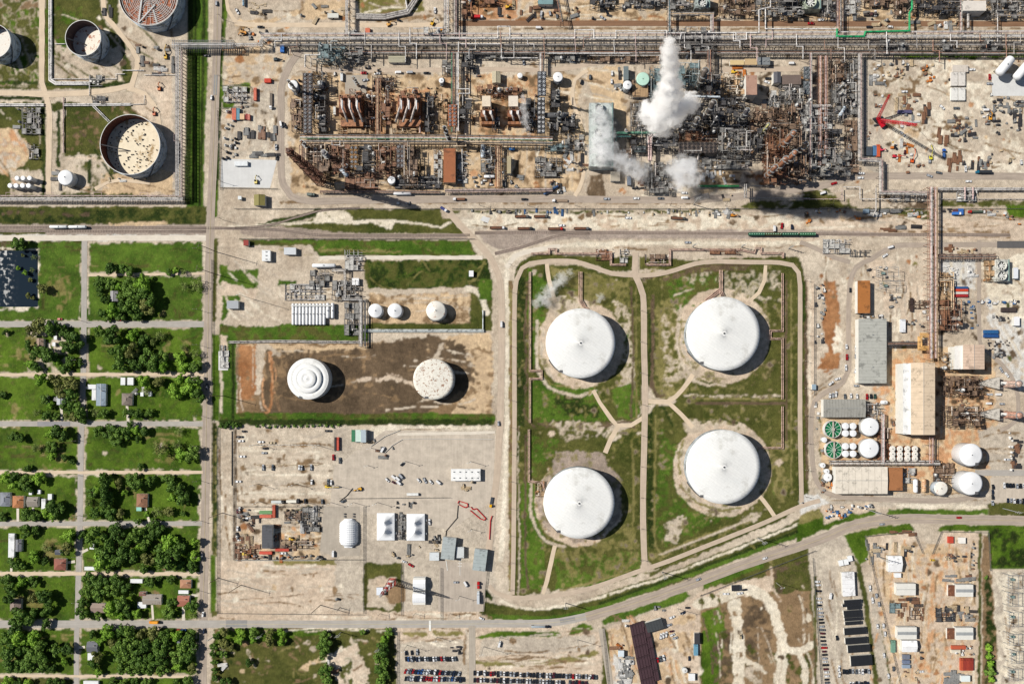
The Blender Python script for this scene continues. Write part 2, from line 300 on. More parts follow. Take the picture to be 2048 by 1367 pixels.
LAYERS = '''
R m 3 1|-80,482 161,641
R W 3 1|-80,496 78,620
R G 3 1|-80,653 160,744
R G 3 1|-80,753 158,840
R G 3 1|-80,854 155,939
R G 3 1|-80,950 152,1040
R G 3 1|-80,1054 151,1141
R G 3 1|-80,1152 150,1238
R G 3 1|-80,1258 149,1346
R g 3 1|-80,1355 148,1448
R m 3 1|179,486 406,544
R m 3 1|178,552 404,640
R G 3 1|177,656 404,744
R G 3 1|173,754 401,840
R G 3 1|172,855 399,939
R G 3 1|170,950 397,1040
R G 3 1|167,1054 397,1141
R G 3 1|164,1153 395,1237
R G 3 1|162,1258 392,1346
R G 3 1|161,1355 390,1448
R g 4 .35|-80,482 404,1346
R m 5 .3|-80,482 404,1346
R T 2 .5|55,655 135,745
C h 6 .5 26|120,575 355,700 60,700 30,830 110,920 330,900 250,1090 110,1100 60,1200 300,1200 330,1330
R g 4 1|-80,-80 345,470
R T 4 1|-80,180 350,206
R T 7 .8|105,95 245,165
R T 7 .45|-80,-80 80,175
R B 6 .35|-80,-80 90,175
P g 5 .5|105,20 200,20 230,90 110,90
P T 6 1|240,-80 360,-80 360,110 345,190 310,210 270,150 235,70
P Y 6 1|270,160 355,130 352,395 290,395 285,300 265,220
R T 6 .9|90,225 128,392
R T 6 .75|128,310 215,385
P g 3 1|130,215 255,212 290,240 235,250 200,290 190,306 128,306
P g 3 1|132,220 210,220 195,300 130,300
R B 4 .25|132,220 210,300
P o 6 1|200,350 350,340 352,388 200,388
S d 2 1 9|207,-80 208,20 222,45 245,80 250,150
S d 2 .9 7|0,166 75,166
R d 2 1|84,165 130,173
S d 1 1 8|0,196 84,196
S d 1 1 9|88,205 86,385
R g 4 .8|-80,215 84,390
C o 6 1 44|12,302
C O 5 .6 38|14,296
C T 6 .5 30|12,310
R T 4 .8|20,340 84,390
S d 2 1 7|117,225 117,330
S d 2 1 8|180,315 178,380
S d 2 1 10|178,172 260,168 270,150
S T 2 1 12|85,-80 83,170 96,200 99,300 97,392
S T 2 1 12|-80,183 90,186 190,184 260,172 285,140 300,90
S T 3 1 11|205,-80 208,20 235,60 280,115 268,175 300,190 320,240 325,290
S d 1 1 5|190,300 215,340 228,362
R A 2 1|345,86 366,396
S m 1 1 34|400,-80 398,150 392,280 390,420
S d 1 1 12|383,-80 378,200 374,404
S d 1 1 5|392,-80 390,200 386,400
S d 1 1 6|410,-80 405,200 399,410
S G 1 1 10|455,-80 447,60 440,150 436,280 430,430
S d 1 1 5|449,-80 443,110 438,250 433,380
R T 2 1|-80,396 350,414
R g 3 1|-80,414 412,468
R d 3 .5|-80,420 400,446
R r 2 1|-80,449 412,461
R r 2 .8|90,458 412,470
S o 3 .7 7|220,448 330,446
R C 2 1|-80,470 412,481
R g 2 .5|-80,481 162,488
R K 3 .5|0,482 20,520
R d 2 1|476,414 590,450
P g 3 1|476,416 560,418 520,446 476,450
P T 3 1|440,430 480,395 560,395 640,410 900,404 900,418 640,415 520,452 440,458
S d 3 1 13|520,452 590,436 640,424
P g 2 1|540,454 620,440 640,424 700,418 700,434 740,440 900,438 930,468 660,466
P g 2 1|690,418 880,418 888,450 780,446 745,440 700,436
P W 4 .9|628,436 640,420 698,420 706,440 745,442 790,440 780,462 740,446 630,446
S W 2 1 5|440,456 520,450 640,444 780,442 830,446 880,455 900,445
P P 2 1|480,456 560,452 700,466 955,470 955,478 560,478 480,468
P g 2 1|480,478 940,480 955,512 640,512 620,490 500,490
P m 3 .7|500,480 940,482 950,510 640,508 620,488
S W 2 1 7|640,516 700,515 960,515
P g 3 1|726,522 975,518 985,580 735,577
P m 4 .5|730,522 975,520 985,578 735,575
P d 5 .5|730,522 975,520 985,578 735,575
S h 3 .7 5|640,500 800,503
S T 3 1 9|740,582 960,580 975,590
R B 5 1|738,588 940,648
R o 5 .6|738,588 940,648
R g 2 1|733,646 985,660
R g 2 1|940,585 985,662
S W 3 1 12|935,575 960,590 975,625
R m 2 1|958,560 985,600
R G 2 1|438,530 455,570
R m 4 1|443,538 515,590
P Y 6 1|440,560 520,580 510,600 450,640 440,640
R m 3 1|443,590 478,642
R g 2 1|440,648 735,682
R m 3 .5|440,648 735,682
P T 5 1|448,640 470,600 560,600 560,650 530,655 448,650
R m 3 1|556,562 592,572
R B 4 1|472,685 985,835
P o 6 1|478,690 560,688 600,690 720,690 980,668 985,700 900,700 740,700 560,710 500,700
P S 4 .8|478,690 520,690 512,800 478,800
P K 6 .95|735,690 870,670 930,690 960,760 850,828 740,828 560,825 560,790 700,800 730,740
P K 6 .6|540,700 720,700 735,830 520,830
P o 6 .7|930,690 985,670 985,832 900,828 930,790 952,740
P T 4 1|515,688 540,690 560,710 562,718 530,705 524,790 512,790
S Y 5 .7 8|720,757 800,756 830,770
S T 4 .8 9|868,718 885,690
S K 3 1 9|537,705 534,790 532,820
S S 2 .9 5|541,705 539,820 470,826
R g 2 1|440,826 990,848
R m 3 .5|440,826 990,842
R d 2 .9|440,838 985,850
R m 2 1|445,665 472,835
S d 1 1 6|466,685 466,835
R G 1 1|424,668 440,840
R Y 2 1|441,670 456,738
S g 1 1 8|432,480 430,560 428,640
R g 1 1|424,845 434,1110
R d 1 1|427,850 436,1100
R G 1 1|421,1110 432,1225
R g 3 1|425,1222 480,1232
S P 2 1 9|475,1226 700,1228
R T 3 1|436,860 470,1220
P Y 3 1|436,1120 725,1130 725,1220 436,1222
S h 3 .9 10|550,1122 600,1124 700,1124
C B 5 .5 16|520,890 612,930 510,962 850,985
R A 4 1|668,855 990,1240
P A 3 1|640,1010 720,1010 720,1110 640,1110
P W 4 .9|740,852 985,850 985,858 830,860 745,885
R T 5 1|472,1010 640,1115
R o 6 .6|480,1060 640,1112
C d 5 .9 11|600,1024 618,1022
P g 3 1|727,1125 803,1125 803,1223 727,1223
P T 5 1|735,1160 790,1150 800,1180 790,1215 735,1215
C B 5 1 22|790,1185
C Y 3 .8 12|763,1165
R Y 3 1|436,1222 985,1240
R Y 3 1|425,1253 1180,1262
P g 5 1|425,1258 790,1258 790,1448 425,1448
P h 7 .45|425,1258 790,1258 790,1448 425,1448
P g 5 .9|425,1258 790,1258 790,1448 425,1448
P B 8 .15|500,1280 640,1280 640,1350 440,1350
P G 3 .9|425,1255 640,1256 640,1268 430,1290
S o 5 .9 7|600,1335 640,1318 660,1312
P W 6 .7|690,1290 705,1270 722,1320 728,1380 700,1380 680,1330 640,1320
P Y 6 .6|690,1290 705,1270 740,1340 728,1380 680,1380 660,1330
R g 3 1|703,1256 780,1270
P A 3 1|793,1262 935,1262 930,1448 790,1448
P Y 4 1|795,1258 930,1258 930,1278 795,1278
S h 3 .9 8|812,1266 850,1268
S h 3 .9 8|870,1266 925,1268
S B 2 .9 5|930,1270 928,1325
P Y 3 1|943,1262 1200,1262 1205,1448 940,1448
P A 3 1|960,1278 1190,1270 1190,1300 960,1310
S h 3 .9 10|950,1325 1100,1324 1190,1305
P T 2 1|955,1150 985,1180 985,1238 960,1238
P G 2 1|950,1273 985,1263 1060,1260 1118,1260 1122,1272 960,1275
P G 2 1|1138,1270 1142,1255 1165,1246 1184,1250 1186,1258
P Y 3 1|958,430 1560,428 1860,440 2128,440 2128,480 1560,482 958,462
P W 6 .6|905,425 1600,430 1600,455 940,455
P W 6 .6|1250,445 1500,445 1500,458 1250,458
P r 2 1|958,461 1130,459 1600,460 1760,464 1760,474 1600,476 1130,478 1000,500 968,485
P B 3 .6|1740,460 2020,462 2020,476 1740,474
P W 3 1|1000,520 1040,500 1180,482 1640,482 1640,490 1280,492 1100,496 1050,506 1015,530
S W 2 1 9|1013,530 1014,600 1013,850 1011,960 1006,1060 1002,1120
R h 2 1|1018,560 1026,1180
R B 2 .5|1018,560 1026,1180
P g 3 1|1030,540 1045,520 1070,508 1230,515 1268,510 1266,545 1210,540 1150,520 1060,525 1036,548 1036,1190 1026,1190
P g 3 1|1278,512 1340,520 1600,512 1612,560 1616,1000 1560,1040 1300,1150 1240,1160 1130,1190 1040,1190 1035,545 1060,530 1150,528 1220,548 1278,548
P K 3 .6|1034,560 1056,560 1054,860 1034,860
P d 3 1|1034,555 1052,555 1048,850 1034,850
P h 6 .6|1100,530 1260,560 1280,860 1240,860 1230,620 1120,600
P T 7 .55|1230,600 1262,620 1270,800 1240,790
P m 4 .85|1058,756 1190,775 1225,840 1060,842
P d 4 .6|1110,790 1190,790 1200,830 1100,830
P m 4 .9|1055,530 1095,560 1085,700 1062,740
P m 4 .6|1052,870 1120,880 1090,930 1060,960
P m 4 .9|1040,960 1075,970 1090,1090 1085,1180 1042,1180
P m 4 .7|1110,1110 1280,1100 1280,1150 1220,1165 1110,1182
P h 5 .5|1110,1080 1270,1050 1280,1140 1120,1180
P m 4 .8|1225,780 1275,760 1280,830 1240,838
R K 2 .5|1040,843 1270,856
P T 7 .6|1100,845 1200,840 1215,870 1130,880
P h 6 .65|1310,600 1370,600 1380,780 1340,800 1305,790
P T 7 .5|1320,620 1380,590 1400,760 1330,770
P m 5 .6|1330,560 1440,550 1420,600 1350,620
P T 8 .4|1340,550 1560,540 1560,600 1440,590
P g 3 1|1390,765 1570,760 1570,880 1540,890 1480,860 1390,850
S T 3 .7 5|1370,790 1450,793 1560,790
P K 6 .3|1500,740 1565,700 1565,790 1500,790
P m 5 .55|1320,860 1370,900 1380,1000 1480,1030 1330,1090 1310,1060
P h 5 .5|1540,880 1575,880 1570,1020 1540,1010
P T 6 .7|1330,1050 1370,1030 1360,1080 1330,1080
P T 5 .5|1490,1020 1540,1012 1545,1030 1480,1048
S h 3 .8 6|1310,1110 1400,1075 1500,1040
S d 1 1 12|1300,812 1300,1000 1303,1090
S d 1 1 12|1302,620 1304,700 1300,770
S K 1 .8 5|1303,600 1306,700 1303,775 1330,790
S d 1 1 6|1303,810 1325,812 1345,850
S K 1 .7 9|1330,558 1400,540 1500,535
C T 5 .85 86|1160,687
C Y 4 .8 79|1160,690
C T 5 .8 90|1447,668
C Y 4 .9 84|1445,672
C W 5 .85 88|1444,934
C Y 5 .9 84|1444,936
C Y 6 .95 86|1158,1003
C S 6 .3 84|1156,1000
P T 2 1|1283,770 1296,770 1320,796 1345,792 1352,804 1338,812 1312,808 1298,826 1282,826 1274,845 1250,858 1228,862 1222,846 1240,842 1262,842 1280,826
P T 2 1|1276,556 1296,556 1330,546 1330,538 1240,542 1240,552
P T 2 1|1278,1150 1284,1115 1294,1115 1310,1138 1330,1132 1250,1162
C Y 2.5 1 88|1160,689
C Y 2.5 1 95|1446,671
C Y 3 1 98|1444,936
C T 3 .6 96|1444,936
C Y 2.5 1 86|1156,1006
C S 3 .35 84|1156,1006
C P 4 .6 84|1158,1000
S h 2 .7 3|1079,660 1078,720 1100,765 1160,775
S h 2 .7 3|1362,640 1360,700 1400,750 1450,756
S h 3 .8 4|1366,880 1358,930 1372,985 1420,1015 1480,1015
S B 2 .6 3|1355,960 1390,1010 1440,1026
S A 2 .7 5|1086,660 1084,715 1105,755
S A 2 .7 5|1366,900 1366,960 1395,1000
S A 2 .7 5|1370,640 1366,700 1396,745
P T 3 1|1075,1200 1088,1170 1096,1170 1112,1198
P T 3 1|1090,600 1130,590 1150,612 1110,640
P T 3 1|1372,735 1400,745 1390,765 1375,755
P T 3 1|1375,845 1395,840 1410,860 1385,870
P P 5 .9|1110,900 1200,905 1240,960 1210,960 1150,930 1100,950
C T 5 .8 16|1150,610 1442,592 1230,865 1385,750 1385,850
P T 4 1|1040,1190 1240,1160 1300,1145 1300,1160 1200,1185 1040,1205
S g 2 1 26|970,1215 1030,1225 1130,1222 1240,1188 1330,1160 1460,1110 1560,1070 1640,1030
S W 2 .9 5|1000,1200 1050,1215 1130,1210 1240,1180 1330,1152 1460,1102 1560,1062 1630,1036
S m 2 1 10|980,1232 1060,1235 1130,1232 1240,1198 1350,1158 1440,1126 1540,1090 1640,1052
S d 1 1 6|1200,1205 1330,1160 1500,1098 1620,1052
P K 2 1|1607,560 1614,560 1617,960 1611,960
P Y 2 1|1616,560 1630,560 1632,800 1618,960
P T 5 1|1640,470 1857,470 1857,720 1640,780 1632,700
P S 5 1|1645,560 1672,560 1680,620 1684,690 1680,735 1660,745 1632,735 1655,700 1643,650 1652,600
P W 5 .8|1672,640 1684,660 1684,700 1668,708 1662,690
P Y 4 .8|1740,520 1780,520 1850,560 1850,700 1780,640 1740,560
P C 4 1|1885,520 1950,520 1950,580 1885,580
P C 5 .7|1970,600 2128,560 2128,780 2040,780 1990,700
P W 5 .7|1960,520 2128,500 2128,640 1990,640
P O 5 .8|1775,690 1830,700 1880,700 1990,730 1990,990 1900,985 1640,980 1640,835 1800,835
P o 5 .9|1775,690 1990,700 1990,990 1640,980 1640,835 1775,835
P O 5 .45|1775,700 1985,700 1985,950 1660,960
P A 4 1|1950,860 2128,830 2128,1000 1985,1000 1980,930
P A 3 1|1625,975 1660,988 1960,985 1990,970 1990,1012 1640,1012
P C 3 1|1600,985 1640,990 1660,1005 1600,1030
R W 3 1|1790,1008 1975,1016
P m 3 1|1776,1018 1975,1018 1975,1028 1776,1030
P g 3 1|1975,1005 2128,1000 2128,1034 1975,1030
P G 3 1|1600,1040 1640,1025 1750,1018 1750,1028 1690,1045 1620,1070 1590,1085
P h 3 1|1600,1030 1640,1018 1645,1035 1600,1050
P Y 4 1|1640,1010 1755,1005 1730,1022 1650,1048
P G 2 1|1664,1098 1690,1068 1760,1052 1820,1046 1830,1060 1740,1075 1735,1120 1720,1130 1705,1110
P G 2 1|1874,1062 1885,1048 2128,1050 2128,1140 1980,1135 1975,1062
P d 6 .4|1975,1060 2128,1060 2128,1135 1980,1130
P g 2 1|1406,1175 1412,1150 1470,1140 1530,1115 1600,1100 1630,1090 1630,1300 1580,1310 1575,1290 1400,1290 1390,1200
P m 3 .9|1405,1165 1410,1155 1500,1128 1528,1126 1525,1135 1410,1180
P B 4 .8|1530,1140 1548,1135 1552,1220 1550,1290 1540,1290
P K 5 .5|1545,1130 1625,1120 1630,1290 1580,1300
P g 5 .5|1560,1140 1625,1120 1630,1290 1575,1290
P m 2 1|1203,1240 1230,1225 1300,1208 1372,1182 1380,1190 1370,1202 1290,1225 1208,1250
P Y 4 1|1205,1260 1300,1225 1380,1200 1400,1180 1470,1165 1540,1150 1545,1180 1400,1215 1395,1367 1210,1367
P o 5 .6|1210,1260 1385,1225 1380,1448 1240,1448
P B 3 1|1400,1200 1620,1180 1630,1300 1618,1448 1400,1448
P g 5 .5|1400,1300 1620,1300 1618,1448 1400,1448
P G 4 1|1402,1222 1440,1210 1450,1250 1440,1340 1428,1448 1404,1448
P K 5 .45|1425,1215 1470,1215 1470,1448 1425,1448
P K 5 .5|1484,1212 1540,1205 1545,1330 1490,1330
P T 4 .5|1485,1330 1530,1330 1530,1448 1488,1448
S W 4 1 20|1395,1208 1430,1200 1470,1182 1505,1180 1535,1200 1552,1240 1565,1285 1562,1330 1554,1448
S W 4 1 22|1468,1205 1476,1260 1478,1448
S W 3 1 13|1560,1292 1590,1302 1628,1286
S W 3 1 12|1590,1303 1607,1330 1612,1448
S W 3 1 8|1490,1318 1510,1325 1530,1345
S Y 2 .8 6|1542,1135 1548,1180 1560,1200
S T 2 .7 4|1605,1170 1608,1290
P g 2 1|1205,1250 1218,1262 1225,1448 1205,1448
P C 4 .8|1228,1305 1262,1330 1268,1448 1228,1448
P A 2 1|1616,1090 1690,1070 1720,1140 1735,1250 1745,1448 1640,1448 1625,1200
R g 1 1|1628,1150 1634,1448
P g 2 1|1708,1120 1722,1130 1750,1250 1772,1448 1756,1448 1738,1290 1722,1180
P A 2 1|1733,1165 1745,1160 1795,1448 1770,1448 1745,1280
P g 2 1|1746,1150 1752,1150 1800,1448 1792,1448
P Y 3 1|1733,1072 1830,1062 1850,1105 1866,1105 1882,1062 1960,1064 1960,1448 1800,1448 1752,1200
P o 5 .5|1740,1090 1950,1080 1955,1448 1800,1448
P O 5 .3|1830,1110 1900,1110 1900,1448 1840,1448
R g 2 1|1956,1064 1962,1448
P B 3 1|1963,1070 1976,1070 1990,1200 1992,1448 1966,1448
P d 5 .6|1970,1150 1985,1150 1995,1448 1970,1448
P W 4 1|1990,1140 2128,1140 2128,1448 1995,1448
P A 4 .5|1990,1140 2128,1140 2128,1448 1995,1448
P o 6 .5|450,90 600,95 560,150 560,260 450,200
P o 6 .9|470,55 530,55 600,20 640,-80 700,-80 700,35 480,38
R B 4 .8|600,-80 606,40
P h 5 .7|690,-80 840,-80 850,25 720,35
P O 5 .9|925,-80 1030,-80 1035,38 925,38
P S 5 .5|925,-80 1030,-80 1035,38 925,38
P o 6 .7|1040,-80 2128,-80 2128,42 1040,42
P o 6 .85|580,150 1160,150 1160,385 580,385
P O 6 .6|680,180 860,180 860,270 680,270
P O 6 .5|880,150 1075,150 1075,275 960,275
P o 4 .9|1170,140 1240,130 1260,260 1190,200
P K 4 .9|1176,352 1206,348 1212,395 1176,395
P o 6 .8|1390,310 1490,320 1480,375 1400,385
P K 6 .2|560,90 2040,90 2040,115 560,115
P g 3 .8|1500,402 1700,400 1700,416 1480,418
P g 3 1|1605,375 1645,370 1700,420 1860,422 1860,440 1700,415 1605,418
P g 3 .8|1880,400 2128,400 2128,415 1880,412
P K 3 .5|1780,405 1858,405 1858,418 1780,418
P G 3 1|2010,410 2128,405 2128,440 2015,435
P A 3 1|1725,115 1760,112 1770,360 1725,330
P W 5 .45|1750,120 2048,120 2048,345 1790,340
C o 5 .8 13|1830,252 1822,262
P G 3 .9|1790,105 2128,100 2128,114 1790,116
P G 2 1|436,172 500,165 503,212 490,218 445,216
P Y 2 1|448,178 492,174 498,200 492,206 450,206
P A 2 1|460,220 530,160 555,160 556,310 445,316
P A 3 1|560,160 575,145 640,90 620,80 590,100 560,140
R T 4 .6|440,225 556,312
C B 5 .5 12|488,62 560,70 1770,395 1990,330
C S 4 .8 9|478,118 538,80
'''
for ln in LAYERS.strip().split('\n'): layer(ln)
# wear: mottled turf, dike edges, wheel tracks and stains where yards are driven on
for ln in '''P h 6 .26|1034,545 1600,520 1612,1000 1300,1150 1040,1188
P T 5 .06|1034,545 1600,520 1612,1000 1300,1150 1040,1188
P K 6 .08|1034,545 1600,520 1612,1000 1300,1150 1040,1188
S K 1 .9 4|1058,560 1057,842 1264,842
S K 1 .9 4|1262,575 1266,700 1262,835
S h 1 .9 3|1272,575 1273,835
S K 1 .9 4|1052,870 1050,1080 1056,1178
S h 1 .9 4|1264,880 1268,1000 1262,1110
S K 1 .9 5|1306,590 1306,770 1322,792
S h 1 .9 4|1340,596 1320,640 1322,760
S K 1 .9 4|1572,560 1573,880
S h 1 .9 3|1582,560 1583,980
S K 1 .8 5|1392,806 1570,806
S h 1 .9 3|1392,797 1570,798
S h 1 .9 4|1312,830 1311,1090 1340,1104
S T 1 .9 4|1320,1108 1420,1070 1520,1030
S h 2 .9 4|1120,1180 1180,1164 1260,1140
S d 1 1 5|1092,530 1090,560 1112,560
S K 1 .8 5|1290,556 1400,534 1500,530
S T 2 .8 6|1074,640 1076,740 1110,780 1160,790 1190,782
S T 2 .8 5|1362,610 1356,700 1390,760 1450,770
S T 2 .8 6|1064,960 1062,1030 1090,1080 1130,1094
S W 1 .8 3|1620,560 1620,960
S B 1 .7 2|742,892 765,872 800,860 900,857
S B 1 .6 2|700,990 760,930 800,890 850,880 980,880
S W 1 .8 3|790,900 820,884 870,882 985,884
S B 1 .5 3|690,960 780,950 900,975 960,950 985,900
S B 1 .5 3|760,1000 860,990 940,985 980,940
S W 1 .6 3|880,1090 890,1050 930,1000 975,960
S B 1 .5 2|900,1090 905,1060 950,1005 985,965
S B 1 .5 2|920,1240 925,1150
S B 1 .5 2|940,1240 945,1150
S W 1 .7 4|480,900 640,903
S W 1 .7 4|480,948 660,950
S W 1 .7 4|478,985 700,988
S B 1 .6 2|478,870 484,1000
S B 2 .5 9|480,1004 880,1000
S h 2 .6 6|430,1112 431,860
S K 1 .8 3|470,1120 470,860
S B 2 .6 4|470,870 476,1000
S B 3 .5 6|510,889 640,889
S B 3 .5 6|510,929 640,929
S B 3 .5 6|510,967 660,967
S g 3 .6 5|905,425 1480,421
S g 3 .5 4|1600,414 1860,420
S B 2 .6 7|560,404 1400,405
S B 1 .7 4|975,58 2040,58
S B 1 .5 14|960,40 1200,42
P B 5 .5|1100,98 1340,98 1340,125 1100,125
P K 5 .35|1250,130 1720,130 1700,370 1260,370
P B 5 .35|575,140 860,140 1160,140 1160,380 580,380
P K 6 .25|590,270 860,270 1000,380 600,380
P S 5 .3|1500,240 1620,240 1620,370 1500,370
P B 6 .3|925,0 2048,0 2048,40 925,40
P K 5 .3|1870,560 1970,560 1970,860 1870,860
P K 6 .22|470,1012 645,1012 645,1116 470,1116
P B 6 .3|1985,195 2044,195 2044,275 1985,275
P B 6 .3|1740,120 1860,120 1860,260 1740,260
P B 6 .35|1890,230 1960,230 1960,290 1890,290
S g 2 .5 4|1640,835 1640,980
P G 4 .35|185,15 0,20 0,170 80,175
P K 3 .5|0,422 180,424 180,432 0,430
S d 3 1 9|1607,562 1606,640
P d 3 1|950,1150 985,1190 985,1200 960,1190'''.split('\n'): layer(ln)
rw = random.Random(21)
def wear(x0, y0, x1, y1, n, ang, types, ln=(40, 130), w=(2, 4), cov=.62, spread=8):
    for i in range(n):
        x, y = rw.uniform(x0, x1), rw.uniform(y0, y1); a = math.radians(ang+rw.uniform(-spread, spread)); L_ = rw.uniform(*ln); b = rw.uniform(-.15, .15); q = []
        for t_ in (-.5, -.17, .17, .5): q.append((min(x1, max(x0, x+L_*t_*math.cos(a+b*t_*3))), min(y1, max(y0, y+L_*t_*math.sin(a+b*t_*3)))))
        layer('S %s 1 %.2f %.1f|%s' % (rw.choice(types), cov, rw.uniform(*w), ' '.join('%.0f,%.0f' % p for p in q)))
def stains(x0, y0, x1, y1, n, types, r=(2.5, 7)):
    for i in range(n): layer('C %s 4 .75 %.1f|%.0f,%.0f' % (rw.choice(types), rw.uniform(*r), rw.uniform(x0, x1), rw.uniform(y0, y1)))
for a in ((480,860,668,1000,26,0,'WAATB'),(436,1130,722,1215,34,0,'WAABT'),(436,860,466,1110,12,90,'WAB'),(480,1020,640,1110,12,0,'WBA'),(450,520,560,640,14,40,'WAT'),(560,570,740,600,8,0,'WBT'),(905,428,1500,456,26,0,'WWAB'),(1500,430,1860,456,16,0,'WTAB'),(1880,430,2048,458,10,0,'WTB'),
 (1740,120,2045,345,40,20,'WATB'),(1740,320,2045,350,10,0,'WA'),(445,20,600,200,20,0,'WATBO'),(445,220,556,315,14,90,'WAB'),(640,5,880,45,14,0,'WTB'),(950,5,1330,45,20,0,'WTBS'),(580,130,880,150,8,0,'ABT'),(1100,140,1260,200,12,20,'ABW'),(1120,200,1175,380,12,90,'ABT'),(870,280,1160,378,26,90,'AWBK'),(590,350,880,378,8,0,'KBA'),(1390,310,1490,380,12,10,'AKB'),(1270,370,1740,395,14,-5,'AWB'),
 (1640,500,1850,640,24,90,'WATB'),(1780,560,1850,700,16,90,'WAB'),(1625,740,1700,800,8,-40,'ABT'),(1880,515,1960,600,8,90,'WA'),(1985,560,2045,740,14,60,'WAB'),(1780,700,1900,900,12,90,'OTBA'),(1640,975,1980,1000,16,0,'ABT'),(1960,850,2045,950,12,0,'ABT'),(1740,1080,1955,1367,60,90,'YWTOB'),(1640,1130,1720,1367,26,82,'WAB'),(1220,1230,1395,1367,30,70,'WTBO'),(1400,1190,1640,1367,26,80,'WBKT'),
 (1995,1145,2045,1367,14,90,'WAB'),(800,1262,930,1300,10,0,'YWB'),(950,1300,1200,1340,22,-2,'WTB'),(960,1262,1195,1300,10,-3,'AWB'),(430,1226,985,1240,14,0,'WTB'),(430,1253,1190,1262,14,0,'WBT'),(1000,490,1640,500,12,-1,'WTB'),(560,1070,720,1110,8,0,'AB'),(480,690,560,820,8,85,'OTKY'),(560,700,950,820,34,0,'KBKT'),(740,590,940,645,12,0,'oTB'),
 (-20,215,80,380,10,50,'OTB'),(0,20,95,170,16,70,'Thgm'),(105,30,345,165,22,40,'TYBg'),(130,315,350,388,14,10,'YoB'),(225,205,345,240,6,30,'YB')): wear(*a)
for a in ((1040,540,1600,1130,30,50,'hgmg'),(1040,540,1600,800,14,0,'hgT'),(430,1270,780,1367,40,30,'gBhT'),(730,520,975,576,16,0,'dmgh'),(500,480,950,510,10,0,'gdh'),(130,220,290,300,10,10,'BgK')): wear(*a, cov=.5, spread=60, ln=(14, 60), w=(2, 5))
for i in range(10): wear(-20, (490,560,660,758,860,955,1060,1160,1265,1356)[i], 400, (540,635,738,836,934,1034,1136,1232,1340,1420)[i], 12, 90 if i % 2 else 0, 'gGmhg', ln=(30, 140), w=(2, 6), cov=.5, spread=4)
for a in ((480,860,668,1000,16,'BKW'),(436,1130,722,1215,14,'BWo'),(905,425,1860,456,30,'BKWo'),(1740,120,2045,345,40,'BKWoO'),(445,20,600,310,34,'BOKW'),(640,5,2040,45,50,'BKSo'),(580,130,1170,385,70,'KBSO'),(1240,130,1720,390,60,'KBSA'),(1640,500,1850,700,24,'BWSh'),(1780,700,1990,900,30,'SOBK'),(1740,1080,1955,1367,40,'BKSO'),(1220,1230,1395,1367,20,'BWK'),
 (1400,1190,1625,1367,24,'KBWg'),(1995,1145,2045,1367,12,'BKW'),(1040,540,1600,1130,16,'TYhK'),(560,700,950,820,16,'KBTo'),(740,590,940,645,8,'BKo'),(430,1270,780,1367,24,'BTdo'),(100,30,345,165,24,'KBYW'),(800,870,985,1000,10,'BK'),(960,1262,1195,1340,8,'BK'),(480,1020,640,1110,24,'KSBO'),(-20,490,400,1350,40,'TBgh'),(1985,560,2045,740,14,'BKg')): stains(*a)
gmat = ground_mat()
tm = ((TU[:-1, :-1]+TU[1:, :-1]+TU[:-1, 1:]+TU[1:, 1:])/4) > .5
idx = np.arange(NYg*NXg).reshape(NYg, NXg)
quads = np.stack([idx[1:, :-1], idx[1:, 1:], idx[:-1, 1:], idx[:-1, :-1]], -1).reshape(-1, 4)
VX = ((PX-1024)*K).ravel(); VY = ((683.5-PY)*K).ravel()
# below-grade basin for the pond
pond = ((PX > -60) & (PX < 76) & (PY > 500) & (PY < 614)); VZ = np.where(pond, -1.2, 0).astype(np.float32).ravel()
def grid_obj(name, sel, extra=None):
    f = quads[sel]; u, inv = np.unique(f, return_inverse=True); nf = inv.reshape(-1, 4).astype(np.int32); nv = len(u)
    co = np.stack([VX[u], VY[u], VZ[u]], -1).astype(np.float32); c = CO.reshape(-1, 3)[u]; g = TU.ravel()[u]
    if extra is not None:
        ev, ef = extra; nf = np.concatenate([nf, np.array(ef, np.int32)+nv]); co = np.concatenate([co, np.array(ev, np.float32)])
        c = np.concatenate([c, np.tile(lc(COV['T'][0]), (len(ev), 1))]); g = np.concatenate([g, np.zeros(len(ev), np.float32)]); nv += len(ev)
    me = bpy.data.meshes.new(name); me.vertices.add(nv); me.vertices.foreach_set('co', co.ravel())
    me.loops.add(len(nf)*4); me.loops.foreach_set('vertex_index', nf.ravel()); me.polygons.add(len(nf))
    me.polygons.foreach_set('loop_start', np.arange(0, len(nf)*4, 4, dtype=np.int32)); me.update(calc_edges=True)
    a = me.attributes.new('Cover', 'FLOAT_COLOR', 'POINT'); a.data.foreach_set('color', np.concatenate([c, np.ones((nv, 1), np.float32)], 1).astype(np.float32).ravel())
    b = me.attributes.new('Turf', 'FLOAT', 'POINT'); b.data.foreach_set('value', g.astype(np.float32))
    me.materials.append(gmat); o = bpy.data.objects.new(name, me); col.objects.link(o); return o
x0, x1 = (GX0-1024)*K, (gx[-1]-1024)*K; y1, y0 = (683.5-GY0)*K, (683.5-gy[-1])*K; F = 6000
ev = [(-F,-F,0),(F,-F,0),(F,y0,0),(-F,y0,0),(-F,y1,0),(F,y1,0),(F,F,0),(-F,F,0),(-F,y0,0),(x0,y0,0),(x0,y1,0),(-F,y1,0),(x1,y0,0),(F,y0,0),(F,y1,0),(x1,y1,0)]
struct(grid_obj('ground', ~tm.ravel(), (ev, [(0,1,2,3),(4,5,6,7),(8,9,10,11),(12,13,14,15)])))
o = grid_obj('grass', tm.ravel()); o['kind'] = 'stuff'; o['label'] = 'green lawns, ditches and rough grass between the roads'; o['category'] = 'grass'
